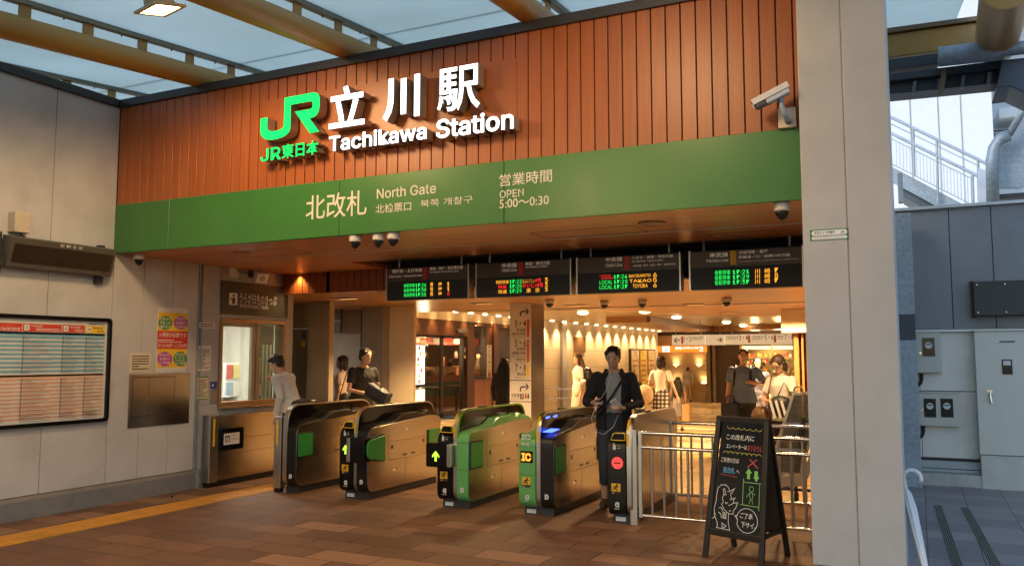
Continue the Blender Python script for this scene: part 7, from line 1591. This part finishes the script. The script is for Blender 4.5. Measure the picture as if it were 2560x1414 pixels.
def bag(name, label, cat, c, size, m_, strap=None, sm=.9, tilt=None, vox=.012, folds=.02, boxy=.66):
    c = Vector(c); t = thing(name, label, cat, c); b = MB(); rot = Matrix.Rotation(tilt[0], 3, tilt[1]) if tilt else None
    a, d_, h = size; b.ell(c, a, d_, h, 18, 12, rot=rot); R3 = rot or Matrix.Identity(3); b.obox(c, R3 @ Vector((a * boxy, 0, 0)), R3 @ Vector((0, d_ * boxy, 0)), R3 @ Vector((0, 0, h * (boxy + .04)))); solidify(b, 'bag_body', m_, t, vox, 4, folds, .08)
    if strap:
        b = MB(); b.tube(strap, .009, 8); b.build('strap', m_, t, smooth='all')
    return t
def dirv(a, b=None): return (a[0], a[1])
c_white, c_black, c_grey = cloth('white', (.66, .63, .58)), cloth('black', (.012, .012, .013)), cloth('grey', (.30, .29, .28))
c_navy, c_blue = cloth('navy', (.018, .022, .035)), cloth('blue_shirt', (.15, .21, .32))
SKM = mat('bag_black', (.012, .012, .014), .5, bump=.2, bscale=90)
# man at the ticket window
p = V(738, 890, 'x', -7.25); p1 = (p.x, p.y, 0)
person('man in a white shirt leaning to the ticket window with a hand at his face', p1, (-1, -.15), 1.66, c_white, c_navy, lean=24, head=(4, 5), re=(.22, .12, 1.16), rw=(.12, .22, 1.42), rh=(-.3, .1, .7), le=(-.25, -.02, 1.12), lw=(-.20, .16, .92), sleeve=.98, curl=(.8, .7))
q = V(768, 1015, 'x', -7.05); bag('shoulder_bag', 'black folded bag hanging on the arm of the man at the ticket window', 'bag', V(757, 1012, 'x', -7.08), (.13, .17, .085), SKM, [V(790, 1000, 'x', -7.08), V(765, 1035, 'x', -7.05), V(752, 1075, 'x', -7.05)])
# man with a dark bag, woman behind him
p = V(903, 890, 'y', 10.3)
person('man in a black T-shirt hugging a dark messenger bag behind the gates', (p.x, p.y, 0), (1, -.35), 1.70, cloth('black_tee', (.018, .017, .016)), c_navy, lean=9, head=(2, 8), le=(-.26, .06, 1.13), lw=(-.06, .28, 1.14), lh=(.8, .5, .1), re=(.26, .05, 1.12), rw=(.10, .30, 1.10), rh=(-.4, .8, .15), sleeve=.32, curl=(.5, .5), wide=1.08)
bc = V(946, 985, 'y', 9.95); bag('messenger_bag', 'large dark messenger bag hugged by the man in the black T-shirt', 'bag', bc, (.22, .09, .115), mat('bag_charcoal', (.022, .025, .028), .55, bump=.3, bscale=70), [bc + Vector((.08, -.03, .10)), V(925, 945, 'y', 10.1), V(908, 925, 'y', 10.2)], tilt=(R(26), 'Y'), boxy=.84, folds=.03)
b = MB(); b.obox(bc + Vector((.01, -.088, .03)), Vector((.15, 0, -.073)), Vector((0, .008, 0)), Vector((.028, 0, .058))); o = b.build('front_flap', mat('bag_flap', (.035, .042, .050), .5, bump=.3, bscale=70), bevel=.01); par(o, bpy.data.objects['messenger_bag'])
p = V(856, 890, 'y', 11.0)
person('woman with a hand at her bag strap half hidden by the man in black', (p.x, p.y, 0), (-1, -.45), 1.58, cloth('pinkish', (.55, .42, .36)), c_black, hair='bob', female=True, re=(.22, .10, 1.14), rw=(.14, .20, 1.34), rh=(-.1, .2, .9), sleeve=.3, curl=(.5, 1.0))
sb = V(858, 960, 'y', 10.75); bag('shoulder_bag', 'black shoulder bag of the woman half hidden behind the man in the black T-shirt', 'bag', V(862, 1000, 'y', 10.75), (.10, .08, .12), SKM, [V(868, 930, 'y', 10.8), sb, V(848, 995, 'y', 10.75)])
# person with very long black hair beside the platform column
p = V(1262, 890, 'y', 13.6)
person('person in black with very long black hair seen from behind by the platform column', (p.x, p.y, 0), (-.2, 1), 1.54, c_black, c_black, hair='long', longhair=.62, female=True, sleeve=.98, skirt=.55, face=False, hairmat=mat('jet_hair', (.006, .005, .005), .6))
# man with earphones
p = V(1538, 1268, 'z', 0)
_, uu, ww, s5 = person('man in an open black jacket and grey V-neck looking at two phones at the gate', (p.x, p.y, 0), (.30, -1), 1.68, cloth('heather_grey', (.36, .35, .35)), cloth('dark_jeans', (.035, .042, .055)), jacket=cloth('black_jacket', (.014, .014, .015)), head=(18, -8), re=(.285, .05, 1.13), rw=(.20, .30, 1.13), rh=(-.35, .8, .2), le=(-.27, .04, 1.12), lw=(-.09, .29, 1.07), lh=(.45, .75, .28), sleeve=.2, leglen=.80, vox=.009, curl=(.75, .75), hairmat=mat('dark_brown_hair', (.022, .014, .009), .45, var=.4, scale=60), shoes=(.035, .035, .04), knees={-1: (-.10, .05, .49), 1: (.105, .02, .49)}, ankles={-1: (-.11, .02, .085), 1: (.115, -.06, .085)})
b = MB(); b.tube([uu((-.10, -.02, 1.455)), uu((-.09, .115, 1.36)), uu((0, .150, 1.22)), uu((.11, .155, 1.06)), uu((.175, .11, .98))], .013, 8); o = b.build('bag_strap', SKM, smooth='all'); par(o, _)
def phone(label, c, d1, d2, m_):
    c = Vector(c); d1 = Vector(d1).normalized(); d2 = Vector(d2); d2 = (d2 - d1 * d2.dot(d1)).normalized(); t = thing('phone', label, 'phone', c, 'phones of the man in the jacket'); b = MB(); b.obox(c, d1 * .072, d2 * .036, d1.cross(d2) * .005); b.build('case', m_, t, bevel=.003); b = MB(); b.obox(c + d1.cross(d2) * .0056, d1 * .062, d2 * .032, d1.cross(d2) * .0005); b.build('screen', M_gloss, t)
phone('dark phone held flat by the man in the open black jacket', uu((.135, .40, 1.165)), (uu((.10, .46, 1.17)) - uu((.16, .36, 1.16))), Vector((.2, .3, .1)), M_gloss)
phone('white edged phone held upright by the man in the open black jacket', uu((-.035, .385, 1.13)), (uu((.0, .44, 1.17)) - uu((-.07, .33, 1.09))), Vector((.7, .2, .3)), M_white)
b = MB(); b.tube([uu((.05, .10, 1.50)), uu((.03, .15, 1.38)), uu((.08, .20, 1.25)), uu((.14, .36, 1.15))], .0028, 6); b.tube([uu((.15, .40, 1.15)), uu((.22, .38, .98)), uu((.20, .34, .84)), uu((.10, .28, .80)), uu((.0, .24, .88)), uu((-.05, .20, 1.0))], .0028, 6); o = b.build('earphone_cord', mat('cord_white', (.7, .7, .68), .5), smooth='all'); tag(o, 'thin white earphone cord looping from the man in the jacket', 'cord')
# women near the ramp
p = V(1445, 890, 'y', 17.6); person('tall brown haired woman in a pale top walking by the handrail', (p.x, p.y, 0), (-.9, -.6), 1.62, cloth('pale_top', (.60, .56, .50)), cloth('pale_skirt', (.42, .37, .31)), hair='long', female=True, sleeve=.4, skirt=.45, hairmat=M_hairb, face=False)
p = V(1468, 890, 'y', 15.4); person('shorter dark haired woman in a pale grey dress beside the tall brown haired woman', (p.x, p.y, 0), (-.9, .3), 1.36, cloth('pale_grey', (.48, .46, .43)), cloth('pale_grey', (.48, .46, .43)), hair='long', female=True, sleeve=.35, skirt=.40, face=False)
# mother, girl and small child
M_plaid = bpy.data.materials.new('plaid'); M_plaid.use_nodes = True; t_ = M_plaid.node_tree; pb_ = t_.nodes['Principled BSDF']; pb_.inputs['Roughness'].default_value = .85
ck = []
tc_ = _n(t_, 'ShaderNodeTexCoord'); sx__ = _n(t_, 'ShaderNodeSeparateXYZ'); t_.links.new(tc_.outputs['Object'], sx__.inputs[0])
for i in (0, 2):
    d1 = _n(t_, 'ShaderNodeMath', operation='DIVIDE'); d1.inputs[1].default_value = .075; t_.links.new(sx__.outputs[i], d1.inputs[0]); f1 = _n(t_, 'ShaderNodeMath', operation='FRACT'); t_.links.new(d1.outputs[0], f1.inputs[0]); l1 = _n(t_, 'ShaderNodeMath', operation='LESS_THAN'); l1.inputs[1].default_value = .52; t_.links.new(f1.outputs[0], l1.inputs[0]); ck.append(l1)
ad_ = _n(t_, 'ShaderNodeMath', operation='ADD'); t_.links.new(ck[0].outputs[0], ad_.inputs[0]); t_.links.new(ck[1].outputs[0], ad_.inputs[1]); hf = _n(t_, 'ShaderNodeMath', operation='MULTIPLY'); hf.inputs[1].default_value = .5; t_.links.new(ad_.outputs[0], hf.inputs[0])
rp_ = _n(t_, 'ShaderNodeValToRGB'); rp_.color_ramp.elements[0].color = (.60, .52, .42, 1); rp_.color_ramp.elements[1].color = (.015, .013, .015, 1); rp_.color_ramp.elements.new(.5).color = (.12, .10, .09, 1); t_.links.new(hf.outputs[0], rp_.inputs[0]); t_.links.new(rp_.outputs[0], pb_.inputs['Base Color'])
p = V(1652, 890, 'y', 15.8); person('woman in a white top and dark checked skirt walking away with a beige tote', (p.x, p.y, 0), (.15, 1), 1.57, cloth('cream_tee', (.66, .60, .50)), M_plaid, female=True, hair='bob', sleeve=.32, skirt=.38, face=False, tuck=True, le=(-.27, -.02, 1.13), re=(.27, -.02, 1.12), rw=(.33, .06, .90))
bag('tote_bag', 'beige tote bag on the shoulder of the woman in the checked skirt', 'bag', V(1613, 985, 'y', 15.7), (.17, .09, .19), cloth('beige_tote', (.46, .33, .20)), [V(1606, 965, 'y', 15.7), V(1628, 935, 'y', 15.75), V(1622, 968, 'y', 15.7)])
p = V(1697, 1076, 'z', 0); person('small girl with long dark hair and a grey dress walking away', (p.x, p.y, 0), (-.1, 1), 1.14, c_grey, cloth('girl_dress', (.24, .22, .22)), hair='long', longhair=.42, female=True, sleeve=.25, skirt=.45, face=False, le=(-.26, .02, 1.14), lw=(-.32, .04, .96), vox=.009)
t = thing('paper_bag', 'tall tan paper bag carried by the small girl', 'bag', V(1716, 1055, 'y', 17.8)); b = MB(); a, q = V(1707, 1056, 'y', 17.8), V(1724, 1010, 'y', 17.8); b.box(a.x, q.x, 17.76, 17.86, a.z, q.z); b.build('bag_body', cloth('kraft', (.48, .30, .14)), t, bevel=.006); b = MB(); b.tube([(a.x + .02, 17.8, q.z), (a.x + .04, 17.8, q.z + .12), (q.x - .04, 17.8, q.z + .12), (q.x - .02, 17.8, q.z)], .006, 6); b.build('handle', cloth('kraft', (0, 0, 0)), t)
p = V(1597, 890, 'y', 16.6); person('little dark haired child in a pale blue shirt ahead of the woman with the tote', (p.x, p.y, 0), (-.5, .9), 1.06, cloth('pale_blue', (.42, .52, .60)), c_navy, sleeve=.3, face=False, vox=.009)
p = V(1721, 1004, 'z', -.6); person('man in a grey T-shirt and khaki trousers walking away at the back of the hall', (p.x, p.y, -.6), (0, 1), 1.64, cloth('heather_grey', (0, 0, 0)), cloth('khaki', (.42, .28, .12)), sleeve=.35, face=False, vox=.014)
p = V(1738, 1003, 'z', -.6); person('woman in a black dress with long black hair beside the man in khaki trousers', (p.x, p.y, -.6), (-.2, 1), 1.60, c_black, c_black, hair='long', female=True, sleeve=.3, skirt=.4, face=False, vox=.014)
# man in blue shirt, passer by behind, woman searching her bag
p = V(1858, 890, 'y', 13.9)
person('man in a blue short sleeved shirt with one hand on his backpack strap', (p.x, p.y, 0), (.0, -1), 1.69, c_blue, cloth('charcoal_trousers', (.03, .03, .034)), head=(6, 10), le=(-.33, -.06, 1.16), lw=(-.19, .10, 1.17), lh=(.6, .3, .3), sleeve=.36, wide=1.12, re=(.25, -.02, 1.10), rw=(.27, .05, .86), rh=(0, .1, -1))
t = thing('briefcase', 'black soft briefcase carried by the man in the blue shirt', 'bag', V(1822, 1030, 'y', 13.75)); b = MB(); a, q = V(1804, 1062, 'y', 13.7), V(1846, 1006, 'y', 13.7); b.box(a.x, q.x, 13.66, 13.80, a.z, q.z); b.build('bag_body', SKM, t, bevel=.02, seg=3); b = MB(); m1 = (a.x + q.x) / 2; b.tube([(m1 - .07, 13.73, q.z - .01), (m1 - .05, 13.73, q.z + .10), (m1 + .05, 13.73, q.z + .10), (m1 + .07, 13.73, q.z - .01)], .012, 8); b.build('handle', SKM, t, smooth='all')
t = thing('backpack', 'dark backpack worn by the man in the blue shirt', 'bag', (p.x, p.y + .17, 1.2)); b = MB(); b.ell((p.x, p.y + .21, 1.18), .15, .10, .22, 16, 12); solidify(b, 'bag_body', SKM, t, .014, 3, .01); b = MB()
for s_ in (-1, 1): b.tube([(p.x + s_ * .12, p.y + .10, 1.40), (p.x + s_ * .12, p.y + .0, 1.445), (p.x + s_ * .125, p.y - .125, 1.30), (p.x + s_ * .15, p.y - .10, 1.12)], .018, 8)
b.build('strap', SKM, t, smooth='all')
p = V(1893, 890, 'y', 15.6); person('passer by in a dark patterned dress half hidden behind the man in blue', (p.x, p.y, 0), (.3, -1), 1.56, mat('dress_pattern', (.11, .10, .15), .8, var=.9, scale=22), mat('dress_pattern', (0, 0, 0)), female=True, hair='bob', sleeve=.3, skirt=.35, face=False)
p = V(1951, 890, 'y', 10.9)
_, ub, _, _ = person('woman in a white T-shirt looking down into her open black bag behind the railings', (p.x, p.y, 0), (-.55, -1), 1.60, cloth('white_tee', (.70, .66, .58)), cloth('dark_skirt', (.03, .028, .03)), hair='bob', female=True, head=(34, 5), hairmat=M_hairb, re=(.26, .04, 1.13), rw=(.08, .26, 1.12), rh=(-.9, .35, -.05), le=(-.24, .08, 1.14), lw=(-.10, .26, 1.12), lh=(.6, .6, -.2), sleeve=.34, curl=(.8, .8))
bag('brown_bag', 'shiny brown shoulder bag hanging beside the woman in the white T-shirt', 'bag', V(1905, 1040, 'y', 10.75), (.13, .09, .13), mat('brown_leather', (.13, .065, .022), .35, bump=.15), [V(1915, 1020, 'y', 10.75), V(1922, 975, 'y', 10.8), V(1930, 935, 'y', 10.85)])
bag('handbag', 'black and white striped handbag held open by the woman in the white T-shirt', 'bag', V(1950, 1015, 'y', 10.62), (.15, .09, .13), SKM, [V(1940, 1000, 'y', 10.6), V(1960, 955, 'y', 10.65), V(1985, 1000, 'y', 10.6)])
b = MB()
for k in range(3):
    a = V(1925 + k * 14, 1000, 'y', 10.52); q = V(1938 + k * 14, 1045, 'y', 10.52); b.bar(a, q, .03, .006, up=(0, 1, 0))
o = b.build('bag_stripe', c_white); par(o, bpy.data.objects['handbag'])
# ticket clerk
p = V(553, 890, 'x', -8.72)
person('ticket clerk in a pale grey shirt behind the counter of the ticket window', (p.x - .05, p.y - .30, 0), (1, .55), 1.62, cloth('clerk_shirt', (.46, .47, .46)), c_navy, lean=14, re=(.22, .10, 1.14), rw=(.06, .34, 1.02), rh=(-.2, .9, -.1), le=(-.20, .08, 1.14), lw=(-.18, .34, 1.02), lh=(.3, .9, -.1), sleeve=.95, curl=(.6, .6))
bpy.data.scenes.remove(TMP)
